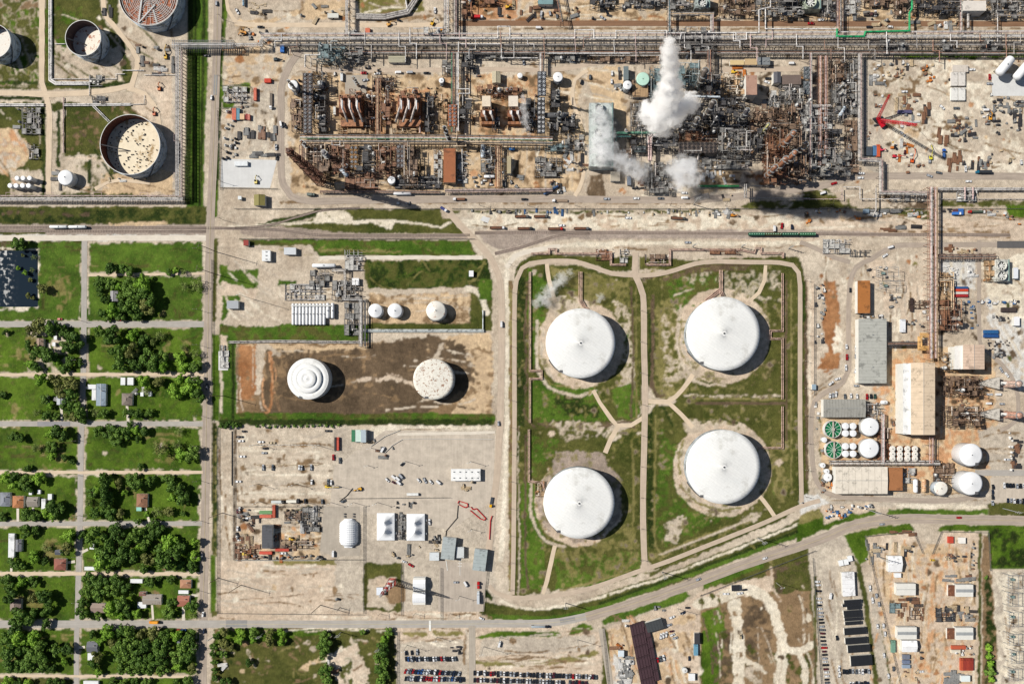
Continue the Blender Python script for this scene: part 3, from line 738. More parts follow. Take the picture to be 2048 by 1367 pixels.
# pond water
wm = bpy.data.materials.new('pond_water'); wm.use_nodes = True; b = wm.node_tree.nodes['Principled BSDF']
b.inputs['Base Color'].default_value = (.012, .02, .026, 1); b.inputs['Roughness'].default_value = .04
wn_ = wm.node_tree.nodes.new('ShaderNodeTexNoise'); wn_.inputs['Scale'].default_value = .23; wn_.inputs['Detail'].default_value = 8
wg = wm.node_tree.nodes.new('ShaderNodeNewGeometry'); wm.node_tree.links.new(wg.outputs['Position'], wn_.inputs['Vector'])
wr = wm.node_tree.nodes.new('ShaderNodeMapRange'); wm.node_tree.links.new(wn_.outputs['Fac'], wr.inputs[0]); wr.inputs[1].default_value = .47; wr.inputs[2].default_value = .62
wx = wm.node_tree.nodes.new('ShaderNodeMix'); wx.data_type = 'RGBA'; wx.inputs['A'].default_value = (.008,.012,.016,1); wx.inputs['B'].default_value = (.5,.52,.52,1)
# sun glare shaped by rougher, more reflective patches over the west half
wsx = wm.node_tree.nodes.new('ShaderNodeSeparateXYZ'); wm.node_tree.links.new(wg.outputs['Position'], wsx.inputs[0])
w2 = wm.node_tree.nodes.new('ShaderNodeMapRange'); wm.node_tree.links.new(wsx.outputs['X'], w2.inputs[0]); w2.inputs[1].default_value = -503; w2.inputs[2].default_value = -492; w2.inputs[3].default_value = 1; w2.inputs[4].default_value = 0
w3 = wm.node_tree.nodes.new('ShaderNodeMath'); w3.operation = 'MULTIPLY'; wm.node_tree.links.new(wr.outputs[0], w3.inputs[0]); wm.node_tree.links.new(w2.outputs[0], w3.inputs[1])
wm.node_tree.links.new(w3.outputs[0], wx.inputs['Factor']); pass
b.inputs['Base Color'].default_value = (.012,.02,.03,1)
wq = wm.node_tree.nodes.new('ShaderNodeMapRange'); wm.node_tree.links.new(w3.outputs[0], wq.inputs[0]); wq.inputs[3].default_value = .02; wq.inputs[4].default_value = .31; b.inputs['Specular IOR Level'].default_value = .42; wz = wm.node_tree.nodes.new('ShaderNodeMapRange'); wm.node_tree.links.new(w3.outputs[0], wz.inputs[0]); wz.inputs[3].default_value = .01; wz.inputs[4].default_value = .3; wm.node_tree.links.new(wz.outputs[0], b.inputs['Specular IOR Level']); wm.node_tree.links.new(wq.outputs[0], b.inputs['Roughness'])
pad('pond_water', pts('-78,500 78,500 78,616 -78,616'), -.35, wm)

# ---------------------------------------------------------------- roads
RM = {'gray': road_mat('asphalt', (178,168,154), .9), 'conc': road_mat('old_concrete', (172,158,144), .84), 'st': road_mat('street', (176,170,162), .92),
      'tan': road_mat('dirt', (216,196,170), .93), 'wh': road_mat('crushed_shell', (222,212,196), .94), 'br': road_mat('clay', (136,104,80), .84),
      'dk': road_mat('dark_asphalt', (96,94,94), .95), 'pk': road_mat('chip_seal', (196,178,158), .9)}
ROADS = '''
conc 16 a road|436,-80 436,0 432,150 428,280 420,480 414,780 410,1040 407,1200 404,1448
st 15 b road|-80,1247 380,1247 800,1247 1000,1246 1060,1246 1120,1242 1180,1230
conc 19 c road|1172,1233 1260,1208 1371,1172 1450,1142 1524,1116 1640,1078 1709,1049 1797,1037 1906,1038 2128,1042
pk 13 d road|893,418 920,450 950,480 978,512 995,546 1003,590 1003,700 1001,830 998,880 994,950 986,1010 980,1080 976,1110
st 11 e street|169,481 168,640 166,780 162,900 160,1040 157,1150 155,1240
st 10 f street|154,1254 153,1300 153,1448
st 12 g street|-80,648 408,648
st 10 h street|-80,847 406,847
st 9 i street|-80,1047 404,1046
wh 11 j street|-80,476 412,476
tan 5 k path|176,550 410,547
tan 6 l path|-80,749 408,748
tan 6 m path|-80,944 406,944
tan 7 n path|-80,1146 400,1147
tan 5 o path|-80,1350 396,1352
pk 9 p service_road|1060,527 1100,522 1150,523 1190,535 1225,547 1270,550 1310,549 1350,540 1390,527 1430,523 1500,524 1560,525 1585,530 1597,545 1600,570 1600,700 1600,850 1602,950 1603,1005
pk 9 q service_road|1062,526 1044,536 1033,560 1029,620 1029,850 1028,1000 1027,1100 1025,1188
pk 9 r service_road|978,1170 990,1184 1015,1193 1060,1195 1110,1190 1180,1176 1270,1144 1337,1121 1405,1094 1463,1071 1534,1042 1600,1012 1640,1000
pk 12 s service_road|1271,504 1271,552 1286,590 1288,700 1290,800 1286,1000 1288,1100 1290,1136
tan 9 t path|1290,801 1335,803 1365,778 1386,748
tan 9 u path|1335,803 1362,828 1386,854
tan 8 v path|1186,780 1200,805 1234,850 1262,850 1286,835
tan 9 w path|1236,852 1222,876 1210,905
tan 7 x path|1531,530 1529,560 1518,585 1502,600
tan 8 y path|1094,527 1098,560 1110,604
tan 8 z path|1110,1090 1102,1125 1094,1160 1086,1187
tan 8 A path|1518,990 1538,1015 1552,1036
tan 9 B path|470,45 510,50 700,50 885,50
tan 8 C path|448,-80 456,20 472,45
br 11 D road|915,47 1300,47 1700,48 2128,48
conc 14 E road|602,100 580,130 564,170 562,220 562,330 566,368 582,392 620,402 700,401 860,399 1100,398 1350,400 1440,396 1520,388 1640,372 1700,356 1760,352 2128,353
pk 9 F path|600,137 700,141 890,140 980,139 1100,140 1160,132 1200,126 1330,126
pk 10 G path|1440,140 1600,138
conc 9 H service_road|1600,484 1633,497 1666,514 1700,524
conc 10 I service_road|2128,489 1970,489 1857,490 1795,491 1770,500 1742,518 1712,535 1700,570 1697,640 1697,740 1685,765 1655,782 1630,802 1622,840 1622,890 1628,945 1642,975 1680,993 1800,999 1900,1000 1960,990
conc 8 J path|1958,480 1958,640 1962,690 1985,712 2018,745 2035,790 2032,840 2000,860
dk 14 K path|1994,489 2128,489
gray 13 L path|945,1448 944,1250
gray 12 M path|1203,1256 1210,1300 1222,1380 1226,1448
st 12 N path|1950,945 2128,945
wh 6 O path|795,868 990,864
tan 11 P path|85,-80 84,60 84,165 92,190 99,230 98,300 97,388
tan 11 Q path|-80,185 60,187 92,189 180,185 240,177 265,170
tan 10 R path|205,-80 208,20 225,48 252,82 275,118 270,150 262,176
tan 10 S path|255,176 290,188 308,210 318,245 322,300
tan 7 T path|190,378 215,365 240,360 300,366
tan 8 U path|1480,186 1530,196 1560,214
tan 8 V path|1175,140 1150,160 1145,200 1160,240 1170,300 1165,360 1150,392
tan 9 W path|925,148 935,200 932,275
wh 9 X path|1013,535 1030,512 1070,500 1120,492
wh 7 Y path|640,516 720,515 965,515
'''
for ln in ROADS.strip().split('\n'):
    h, dat = ln.split('|'); mt, w, key, nm = h.split(); z = .04+.006*(ord(key) % 29)
    struct(strip(nm, pts(dat), float(w), z, RM[mt], jit=.35 if mt in ('tan', 'wh') else .1, seed=ord(key)))
PADM = {'a': road_mat('worn_yard', (196,184,168), .93, .2), 'c': road_mat('concrete_slab', (214,214,212), .97, .08), 'd': road_mat('plaza', (184,172,158), .9, .14), 'g': road_mat('gravel_pad', (176,166,152), .95, .16)}
struct(pad('concrete_pad', pts('443,318 554,320 540,376 441,374'), .02, PADM['c']))
struct(pad('parking_lot', pts('880,1120 975,1128 968,1222 876,1222'), .035, PADM['d']))
struct(pad('yard', pts('668,935 770,860 840,860 990,870 985,1000 900,1060 660,1010'), .022, PADM['a']))
struct(pad('concrete_pad', pts('668,1112 720,1110 720,1012 648,1012 640,1100'), .026, PADM['g']))
struct(pad('concrete_pad', pts('437,702 456,702 456,740 437,740'), .02, PADM['c']))
struct(pad('concrete_pad', pts('1720,110 1735,110 1735,330 1762,340 1762,350 1724,330'), .02, PADM['g']))
struct(pad('concrete_pad', pts('1984,148 2060,148 2060,192 1984,192'), .02, PADM['c']))
struct(pad('concrete_pad', pts('960,440 966,432 980,436 976,446'), .02, PADM['c']))
struct(pad('parking_lot', pts('1980,955 2128,950 2128,1005 1985,1004'), .024, PADM['a']))
struct(pad('gravel_pad', pts('692,177 733,177 731,188 690,186'), .02, PADM['g']))
struct(pad('gravel_pad', pts('690,150 735,150 733,190 690,188'), .018, PADM['g']))
# white stripes painted on asphalt
wp = mat((236,236,230), var=.15)
def stripe(path, w=1.2, z=.24): struct(strip('road_marking', path, w, z, wp, smooth=True))
stripe(pts('892,1120 895,1140')); stripe(pts('920,1110 920,1150'), .8)
stripe(pts('860,1240 860,1260'), 4)
for y in (1113,1119,1125,1131): stripe([(916,y),(924,y)], .8)

struct(strip('road_patch', pts('452,1246 494,1246'), 14, .2, road_mat('patch', (150,148,146), .9), smooth=False))
struct(strip('road_patch', pts('1120,1241 1150,1236'), 7, .2, road_mat('patch', (150,148,146), .9), smooth=False))
struct(strip('road_patch', pts('432,150 430,190'), 7, .24, road_mat('patch', (150,148,146), .9), smooth=False))
struct(strip('road_patch', pts('1388,398 1418,391'), 12, .3, road_mat('patch', (160,152,144), .9), smooth=False))
struct(strip('road_patch', pts('75,847 140,847'), 9, .26, road_mat('patch', (150,148,150), .9), smooth=False))
lnm = mat((206,190,140), var=.1)
for pth in ('436,-80 436,0 432,150 428,280 420,480 414,780 410,1040 407,1200', '440,1247 800,1247 1000,1246 1060,1246 1120,1242 1180,1230', '1180,1230 1260,1208 1371,1172 1450,1142 1524,1116 1640,1078 1709,1049 1797,1037 1906,1038 2128,1042'):
    struct(strip('lane_line', pts(pth), .45, .3, lnm))
# driveways
for i, pth in enumerate(('167,775 180,775','162,1104 176,1098','112,1128 150,1122','200,1232 200,1240','304,1209 306,1238','367,1213 367,1240','383,1190 396,1190','24,1114 22,1142','36,1016 36,1042','66,1014 66,1042','290,1014 298,1042','254,811 256,842','122,810 124,842','170,1293 156,1294','31,1222 30,1240','96,686 100,700')):
    struct(strip('driveway', pts(pth), 5, .03+.001*i, RM['wh'], jit=.3, seed=i))
# ---------------------------------------------------------------- railway
tie = mat((112,96,84), var=.2); railm = mat((150,138,130), .5, .6); bal = road_mat('ballast', (166,150,138), .94, .18)
def track(path, n0, width=7, ballast=True):
    if ballast: struct(strip('ballast', pts(path), width, .09+.004*n0, bal, jit=.3, seed=n0))
    w = resample([P(*p) for p in pts(path)], .65 if n0 != 99 else 1); T = MB(); A = []; B = []
    for i in range(len(w)-1):
        p, q = w[i], w[i+1]; d = math.dist(p, q) or 1; ux, uy = (q[0]-p[0])/d, (q[1]-p[1])/d
        if i % 2 == 0:
            a = math.atan2(uy, ux); T.box(p[0]-.14, p[1]-1.3, .1, p[0]+.14, p[1]+1.3, .24, a, p[0], p[1])
        if i % 8 == 0 or i == len(w)-2: A.append((p[0]-uy*.75, p[1]+ux*.75, .32)); B.append((p[0]+uy*.75, p[1]-ux*.75, .32))
    root = T.build('railway_track', tie); root['label'] = 'x'
    root['kind'] = 'structure'
    for q in (A, B): MB().tube(q, .09, 4).build('rail', railm, root)
    del root['label']
track('-80,455 200,455 412,456 480,457 560,460 640,470 780,471 940,470', 1, 6)
track('-80,462 412,463', 2, 5)
track('950,466 1100,465 1500,467 1800,469 2020,470', 3, 7)
track('470,456 540,450 600,432 650,420 720,416', 4, 4)
track('990,507 1040,495 1080,482 1120,471 1180,467', 5, 7)
# ---------------------------------------------------------------- tanks
WHITE = mat((243,243,240), .6, var=.05, sc=.5, dirt=(222,221,216), damt=.3, dsc=.04)
def plates(m):                        # rows of welded roof plates with faint dirty laps
    t = m.node_tree; L = t.links.new; b = t.nodes['Principled BSDF']; src = b.inputs['Base Color'].links[0].from_socket
    tc = t.nodes.new('ShaderNodeTexCoord'); mp = t.nodes.new('ShaderNodeMapping'); mp.inputs['Rotation'].default_value = (0, 0, .6); L(tc.outputs['Object'], mp.inputs[0])
    k = t.nodes.new('ShaderNodeTexBrick'); k.inputs['Scale'].default_value = 1; k.inputs['Brick Width'].default_value = 9; k.inputs['Row Height'].default_value = 2.6; k.inputs['Mortar Size'].default_value = .16
    k.inputs['Mortar Smooth'].default_value = .6; k.inputs['Color1'].default_value = (1, 1, 1, 1); k.inputs['Color2'].default_value = (.955, .96, .965, 1); k.inputs['Mortar'].default_value = (.86, .86, .85, 1); L(mp.outputs[0], k.inputs['Vector'])
    x = t.nodes.new('ShaderNodeMix'); x.data_type = 'RGBA'; x.blend_type = 'MULTIPLY'; x.inputs['Factor'].default_value = 1; L(src, x.inputs['A']); L(k.outputs['Color'], x.inputs['B']); L(x.outputs['Result'], b.inputs['Base Color'])
plates(WHITE)
WHITE2 = mat((240,241,242), .5, var=.06)
GREYW = mat((208,220,230), .6, var=.1, sc=.3, dirt=(136,140,140), damt=.5)
RUSTW = mat((236,232,222), .65, var=.08, sc=.4, dirt=(170,104,60), damt=.2, dsc=.4)
SPECKW = mat((232,228,216), .65, var=.12, sc=.6, dirt=(146,98,64), damt=.36, dsc=.42)
RUST = mat((142,92,62), .8, var=.3, sc=.3, dirt=(96,62,46), damt=1)
RUST2 = mat((176,120,84), .8, var=.25, sc=.5, dirt=(110,70,50), damt=1)
STEEL = mat((166,168,168), .5, .3, var=.15); DARK = mat((58,60,64), .7); DARK2 = mat((92,92,94), .7, var=.2)
LIGHT = mat((222,222,218), .6, var=.1); PIPEW = mat((232,230,224), .5, var=.1, dirt=(170,160,146), damt=.4)
PIPEG = mat((190,184,176), .5, .2, var=.15); PINK = mat((206,186,180), .6, var=.15, dirt=(150,120,104), damt=.6)
GREEN = mat((70,160,110), .5, var=.1); TEAL = mat((120,146,142), .6, var=.15); TANP = mat((224,190,150), .6, var=.15, dirt=(170,112,74), damt=.6)
BROWNP = mat((170,128,108), .7, var=.2, dirt=(110,76,62), damt=.8); CONCR = mat((188,182,170), .85, var=.12, dirt=(140,130,116), damt=.5)
YEL = mat((226,180,40), .5, var=.05); RED = mat((190,30,36), .45, var=.08); BLUE = mat((40,100,160), .5, var=.08)
ORANGE = mat((206,92,52), .6, var=.12); WOOD = mat((112,84,64), .85, var=.2); GLASS = mat((34,42,50), .15, spec=.6)

def ribbon(r, h, a0, k):             # a helical stair as one continuous band
    s = MB()
    for i in range(k+1):
        a = a0+(h*1.15/r)*i/k; c, n = math.cos(a), math.sin(a); s.v += [((r+.03)*c, (r+.03)*n, h*i/k), ((r+1.05)*c, (r+1.05)*n, h*i/k), ((r+1.05)*c, (r+1.05)*n, h*i/k+1), ((r+1)*c, (r+1)*n, h*i/k+1)]
    for i in range(k):
        j = i*4; s.f += [(j, j+1, j+5, j+4), (j+1, j+2, j+6, j+5), (j+2, j+3, j+7, j+6)]
    return s
def cone_tank(px, py, r, h, desc, topm=None, wall=None, cone=.07, name='storage_tank', knob=True, stair=True, group=None, rust=0, rings=()):
    cone = .11 if cone == .07 else cone
    r *= K*(1-(h/K)/HP); t = thing(name, desc, 'tank', px, py, P(px, py, h), group=group); n = 72 if r > 15 else 32
    MB().lathe([(r-.02, 0), (r, .02), (r, h)], n).build('wall', wall or GREYW, t, True)
    m = MB(); H = h+r*cone; prof = [(r+.12, h-.15), (r+.12, h+.05)]
    if rings:                         # domed roof stepped in rings
        for a, b, z in rings: prof += [(r*(a-(a-b)*q/8), h+z*r+r*.04*math.sin(math.pi*min(1, q/8*.86))) for q in range(9)]
        prof.append((.01, h+rings[-1][2]*r+r*.09))
    else: prof += [(r*(1-i/8), h+.05+(H-h)*(i/8)) for i in range(1, 8)]+[(.01, H)]
    m.lathe(prof, n); m.build('roof', topm or WHITE, t, True)
    if r > 20:
        s = MB()
        for i in range(60):
            a = 2*math.pi*i/60; s.bar((r*.06*math.cos(a), r*.06*math.sin(a), H-.0), (r*.99*math.cos(a), r*.99*math.sin(a), h+.12), .12, .05)
        s.build('roof_seam', topm or WHITE, t)
    if knob:
        MB().lathe([(.9 if r > 20 else .4, H-.2), (.9 if r > 20 else .4, H+.6), (.01, H+.7)], 10).build('vent', DARK, t)
        if r > 20:
            for a in (0, 1.6, 3.1, 4.7): MB().lathe([(.5, h+.5), (.5, h+1.6), (.01, h+1.7)], 8, r*.55*math.cos(a+.1), r*.55*math.sin(a+.1)).build('roof_hatch', DARK2, t)
    if stair:
        k = 26; a0 = 3.6; s = ribbon(r, h, a0, k)
        s.build('stairway', DARK2, t)
        if r > 10: a = a0+(h*1.15/r); MB().box(-1.6,-1.2,h+.3,1.6,1.2,h+.5).box(-1.6,-1.2,h+1.3,1.6,-1.1,h+1.4).build('platform', DARK2, t).location = ((r-.6)*math.cos(a), (r-.6)*math.sin(a), 0)
    return t
def float_tank(px, py, r, h, zr, desc, roofm, inner, legs=0, rings=0):
    r *= K*(1-(h/K)/HP); t = thing('floating_roof_tank', desc, 'tank', px, py, P(px, py, h)); n = 80
    MB().lathe([(r, 0), (r, h)], n).build('wall', GREYW, t, True)
    MB().lathe([(r-.35, h-.02), (r-.35, 0.1)], n).build('inner_wall', inner, t, True)
    MB().lathe([(r-.36, h), (r-.36, h+.12), (r+.2, h+.12), (r+.2, h-.1), (r, h-.1)], n).build('rim', LIGHT, t)
    for z in (.55, .8): MB().lathe([(r+.02, h*z), (r+.35, h*z), (r+.35, h*z-.15), (r+.02, h*z-.15)], n).build('wind_girder', GREYW, t)
    rf = MB().lathe([(r-.5, zr-.3), (r-.5, zr+.3), (r-1.6, zr+.25), (r-1.8, zr), (.01, zr+.1)], n).build('floating_roof', roofm, t)
    q = random.Random(int(px)); LG = MB().box(-.35,-.5,0,.35,.5,.9).build('roof_leg', DARK, rf) if legs else None
    for i in range(legs):
        a = q.uniform(0, 6.28); d = (r-3)*math.sqrt(q.random()); x, y = d*math.cos(a), d*math.sin(a); g = LG.copy(); col.objects.link(g); g.parent = rf; g.location = (x, y, zr)
    if legs: LG.location = (2, 3, zr)
    if rings:
        s = MB()
        for i in range(rings):
            rr = r*(i+1)/(rings+1); N_ = 40
            for j in range(N_):
                if q.random() < .24: continue
                a, b = 6.283*j/N_, 6.283*(j+1)/N_; s.bar((rr*math.cos(a), rr*math.sin(a), zr+.5), (rr*math.cos(b), rr*math.sin(b), zr+.5), .35, .4)
        for i in range(34):
            a = q.uniform(0, 6.28); s.bar((r*.1*math.cos(a), r*.1*math.sin(a), zr+.6), (r*.97*math.cos(a), r*.97*math.sin(a), zr+.6), .2, .3)
        s.build('roof_rafter', LIGHT, rf)
        MB().bar((-r*.1, r*.95, zr+1.4), (-r*.35, -r*.9, zr+1.4), 1.6, .4).bar((r*.2, -r*.3, zr+1.4), (-r*.35, -r*.9, zr+1.4), 1.2, .3).build('roof_walkway', STEEL, rf)
    else: MB().bar((-r*.96, 0, h-.2), (-r*.2, -r*.1, zr+.5), 1.0, .3).build('rolling_ladder', DARK2, t)
    s = ribbon(r, h, -1.2, 30)
    s.build('stairway', DARK2, t); return t
DK_IN = mat((104,86,80), .8, var=.2); RUST_IN = mat((118,72,56), .85, var=.25)
cone_tank(1161, 686, 69.5, 15, 'huge white cone roofed tank, wispy vapour drifting above it')
cone_tank(1446.5, 667, 73.5, 15, 'huge white cone roofed tank, upper right of the four in the grass bunds')
cone_tank(1446.5, 933, 74, 15, 'huge white cone roofed tank with small square landing on its right edge')
cone_tank(1158, 1005, 71, 15, 'huge white cone roofed tank ringed by reddish bare soil')
float_tank(-13, 82, 34, 15, 6, 'grey open topped tank cut off by left photo edge', RUSTW, DK_IN)
float_tank(166, 76, 35.5, 15, 3.5, 'grey open topped tank with deep rust streaked white roof', mat((242,234,218), .6, var=.08, dirt=(168,88,36), damt=.35, dsc=.22), DK_IN)
float_tank(297, -8, 59, 15, 13, 'largest grey tank with rusty red ringed roof at top photo edge', mat((156,90,58), .8, var=.35, sc=.25, dirt=(206,160,140), damt=.3, dsc=.5), RUST_IN, rings=15)
float_tank(260, 289, 60, 14, 3, 'wide open topped tank with rust brown inner wall and speckled cream roof', mat((236,222,194), .7, var=.1, dirt=(168,140,96), damt=.3, dsc=.1), RUST_IN, legs=98)
cone_tank(616, 757, 41, 13, 'white dome tank with stepped ring roof in brown bund', WHITE, WHITE2, rings=((.99,.72,.0),(.70,.46,.10),(.44,.16,.18)), knob=True)
cone_tank(867, 758, 40.5, 13, 'white tank with rust speckled flat roof in brown bund', SPECKW, cone=.05)
cone_tank(751, 621, 14, 7, 'small white dome tank, left of the three in their bund', WHITE2, WHITE2, cone=.35, stair=False)
cone_tank(790, 621, 14.5, 7, 'small white dome tank, middle of the three in their bund', WHITE2, WHITE2, cone=.35, stair=False)
cone_tank(872, 621, 19.5, 9, 'white dome tank with rust stained top, right of the three', RUSTW, WHITE2, cone=.35)
cone_tank(131, 355, 15, 8, 'white cone tank beside tank yard lane', WHITE2, WHITE2, cone=.25)
for i, x in enumerate((34, 46, 59)): cone_tank(x, 356, 4.3, 9, 'slim white upright tank in back row of three', WHITE2, WHITE2, knob=False, stair=False, group='slim upright tanks')
for i, x in enumerate((20, 32, 45, 57)): cone_tank(x, 371, 4.5, 9, 'slim white upright tank in front row of four', WHITE2, WHITE2, knob=False, stair=False, group='slim upright tanks')
cone_tank(586, 170, 9.5, 16, 'tall white cylinder tank by refinery corner road', WHITE2, GREYW)
cone_tank(640, 166, 5, 12, 'slim pale tank in shade of fan bank', LIGHT, GREYW, knob=False)
cone_tank(1116, 154, 9.5, 9, 'round white tank with small black roof nozzles', WHITE2, GREYW)
cone_tank(1040, 151, 5, 5, 'little white round tank beside beige shed', WHITE2, LIGHT, stair=False, knob=False)
cone_tank(883, 161, 5, 8, 'little white round tank by green pipe rack', WHITE2, GREYW)
cone_tank(783, 360, 7.5, 6, 'round white tank at refinery bottom road', WHITE2, LIGHT)
cone_tank(1286, 158, 13, 8, 'pale green roofed tank with dark walkway across', mat((186,222,204), .6, var=.08), TEAL, cone=.03)
cone_tank(1255, 170, 8.5, 10, 'white dome tank left of pale green tank', WHITE2, GREYW, cone=.3)
cone_tank(1376, 196, 8, 14, 'white round vessel top beside steam plume', WHITE2, STEEL, cone=.4)
cone_tank(1740, 853, 18, 8, 'white round tank, upper of the pair beside clarifiers', WHITE2, LIGHT)
cone_tank(1739, 896, 19, 8, 'white round tank, lower of the pair beside clarifiers', WHITE2, LIGHT)
for j, y in enumerate((851.7, 866, 892, 907)):
    for x in (1691.4, 1706.5): cone_tank(x, y, 6.6, 7, 'little white round tank beside clarifiers', WHITE2, LIGHT, knob=False, stair=False, group='little white process tanks')
cone_tank(1649, 879, 5.2, 6, 'little white tank between the two clarifiers', WHITE2, LIGHT, knob=False, stair=False)
for x, y, r in ((1646, 930, 5), (1654, 942, 5), (1656, 954, 8)): cone_tank(x, y, r, 6, 'stubby white tank by left road of plant', WHITE2, LIGHT, stair=False)
for y in (897, 907.5, 916.5):
    for x in (1785, 1800, 1815, 1830): cone_tank(x, y, 6, 5, 'rust stained little tank in four by three block', RUSTW, RUST2, knob=True, stair=False, group='rust stained tanks')
cone_tank(1942, 909, 22.5, 16, 'tall white domed tank with small yellow platform beside', WHITE2, WHITE2, cone=.18)
cone_tank(1942, 966, 23, 16, 'tall white domed tank, lower of the pair', WHITE2, WHITE2, cone=.18)
cone_tank(1882, 976, 13.5, 9, 'round white tank with rust patched top', RUSTW, GREYW, cone=.15)
cone_tank(1370, 1340, 5, 4, 'pale upright water tank by track edge', LIGHT, GREYW, stair=False)
def clarifier(px, py, r, desc):
    r *= K; t = thing('clarifier', desc, 'tank', px, py, P(px, py, 6)); h = 6
    MB().lathe([(r, 0), (r, h), (r-.4, h), (r-.4, h-1.2)], 40).build('wall', LIGHT, t)
    MB().lathe([(r-.4, h-1), (.01, h-.9)], 40).build('cover', mat((8,108,64), .5, var=.1), t)
    s = MB()
    for i in range(12): a = i*math.pi/6; s.bar((0, 0, h-.6), ((r-.4)*math.cos(a), (r-.4)*math.sin(a), h-.7), .35, .3)
    s.build('rib', mat((200,226,210)), t); MB().bar((0, -r, h+.4), (0, r, h+.4), 1.6, .3).box(-1.3,-1.3,h+.4,1.3,1.3,h+1.6).build('walkway', CONCR, t)
clarifier(1666, 858, 17, 'green covered clarifier, upper of two'); clarifier(1668, 899, 17, 'green covered clarifier, lower of two')
def vessel(px, py, ln, w, ang, h, desc, m=None, name='pressure_vessel', cat='vessel', saddles=True, group=None):
    h0 = h+w*K/2; t = thing(name, desc, cat, px, py, P(px, py, h0), rz=math.radians(ang), group=group); L2 = ln*K/2-w*K*.25
    MB().capsule((-L2, 0, h0), (L2, 0, h0), w*K/2, 14).build('shell', m or WHITE2, t, True)
    for s in (-.55, .55): MB().box(L2*s-.3, -w*K*.4, 0, L2*s+.3, w*K*.4, h0-.2*w*K).build('saddle', CONCR, t)
    MB().box(-.5, -.4, h0+w*K*.45, .5, .4, h0+w*K*.5+.8).build('nozzle', STEEL, t); return t
for i in range(10): vessel(586.5+6.9*i, 628, 43, 6, 90, 1, 'long white bullet tank in row of ten', group='long white bullet tanks')
for x in (656, 665.5): vessel(x, 621, 31, 7, 90, 1, 'shorter white bullet tank at right end of bullet row', group='short white bullet tanks')
b_ = thing('walkway', 'white service walkway crossing the bullet tanks', 'walkway', 620, 611, P(620, 611, 5))
MB().box(-19, -.5, 4.9, 21, .5, 5.1).build('deck', LIGHT, b_)
for y in (-.5, .5): MB().bar((-19, y, 6), (21, y, 6), .1).build('handrail', LIGHT, b_)
vessel(648, 531, 47, 8, 0, 2, 'long horizontal white vessel with ladder cage')
vessel(1831, 971, 27, 9, 90, 2, 'rounded white vessel lying by lower plant tanks'); vessel(1848, 970, 27, 9, 90, 2, 'rounded cream vessel lying beside white one', TANP)
vessel(966, 301, 30, 9, 90, 3, 'silver green lying vessel on steel frame', GREYW); vessel(979, 353, 22, 6, 0, 1, 'small white vessel by brown rack')
vessel(1109, 231, 40, 11, 0, 5, 'dark grey insulated drum with white pipe loop', DARK2); vessel(687, 343, 26, 9, -50, 2, 'grey vessel lying slanted in rusty unit', GREYW)
vessel(1768, 804, 14, 8, 0, 1, 'stub white vessel beside gray warehouse'); vessel(1885, 640, 20, 6, 10, 2, 'pale vessel in brown pipework')
vessel(1685, 222, 22, 7, 60, 3, 'slanted silver green vessel by pipe rack', GREYW); vessel(805, 386, 36, 8, 0, .5, 'white flat tank trailer by bottom road', name='frac_tank', cat='tank')
vessel(1102, 380, 34, 5, 30, .5, 'long blue pipe reactor lying on rack end', mat((60,90,130), .5))
vessel(1024, 298, 12, 6, 0, 1, 'small blue drum tank', BLUE, cat='vessel')
vessel(2010, 132, 42, 18, 50, 6, 'fat white slanted drum at top right', WHITE2); vessel(2044, 142, 40, 17, 50, 5, 'fat white drum cut by right photo edge', WHITE2)
# ---------------------------------------------------------------- trees: tapered trunk, limbs, crown of leaf clumps
def leafmat(c1, c2):
    m = bpy.data.materials.new('foliage'); m.use_nodes = True; t = m.node_tree; b = t.nodes['Principled BSDF']; L = t.links.new
    b.inputs['Roughness'].default_value = .7; b.inputs['Specular IOR Level'].default_value = .25
    tc = t.nodes.new('ShaderNodeNewGeometry'); n = t.nodes.new('ShaderNodeTexNoise'); n.inputs['Scale'].default_value = .35; n.inputs['Detail'].default_value = 5
    L(tc.outputs['Position'], n.inputs['Vector']); oi = t.nodes.new('ShaderNodeObjectInfo')
    a = t.nodes.new('ShaderNodeMath'); a.operation = 'ADD'; r = t.nodes.new('ShaderNodeMapRange'); L(n.outputs['Fac'], r.inputs[0]); r.inputs[1].default_value = .35; r.inputs[2].default_value = .65
    s = t.nodes.new('ShaderNodeMath'); s.operation = 'MULTIPLY'; L(oi.outputs['Random'], s.inputs[0]); s.inputs[1].default_value = .8
    L(r.outputs[0], a.inputs[0]); L(s.outputs[0], a.inputs[1]); h = t.nodes.new('ShaderNodeMath'); h.operation = 'MULTIPLY'; L(a.outputs[0], h.inputs[0]); h.inputs[1].default_value = .55
    x = t.nodes.new('ShaderNodeMix'); x.data_type = 'RGBA'; L(h.outputs[0], x.inputs['Factor']); x.inputs['A'].default_value = (*lin(c1), 1); x.inputs['B'].default_value = (*lin(c2), 1)
    L(x.outputs['Result'], b.inputs['Base Color']); return m
LM = {'d': leafmat((40,68,18), (92,122,42)), 'b': leafmat((88,128,30), (138,172,58)), 'o': leafmat((86,92,42), (130,134,72)), 's': leafmat((96,118,50), (138,150,84)), 'g': leafmat((54,88,26), (116,144,58))}
BARK = mat((120,108,92), .9, var=.2)
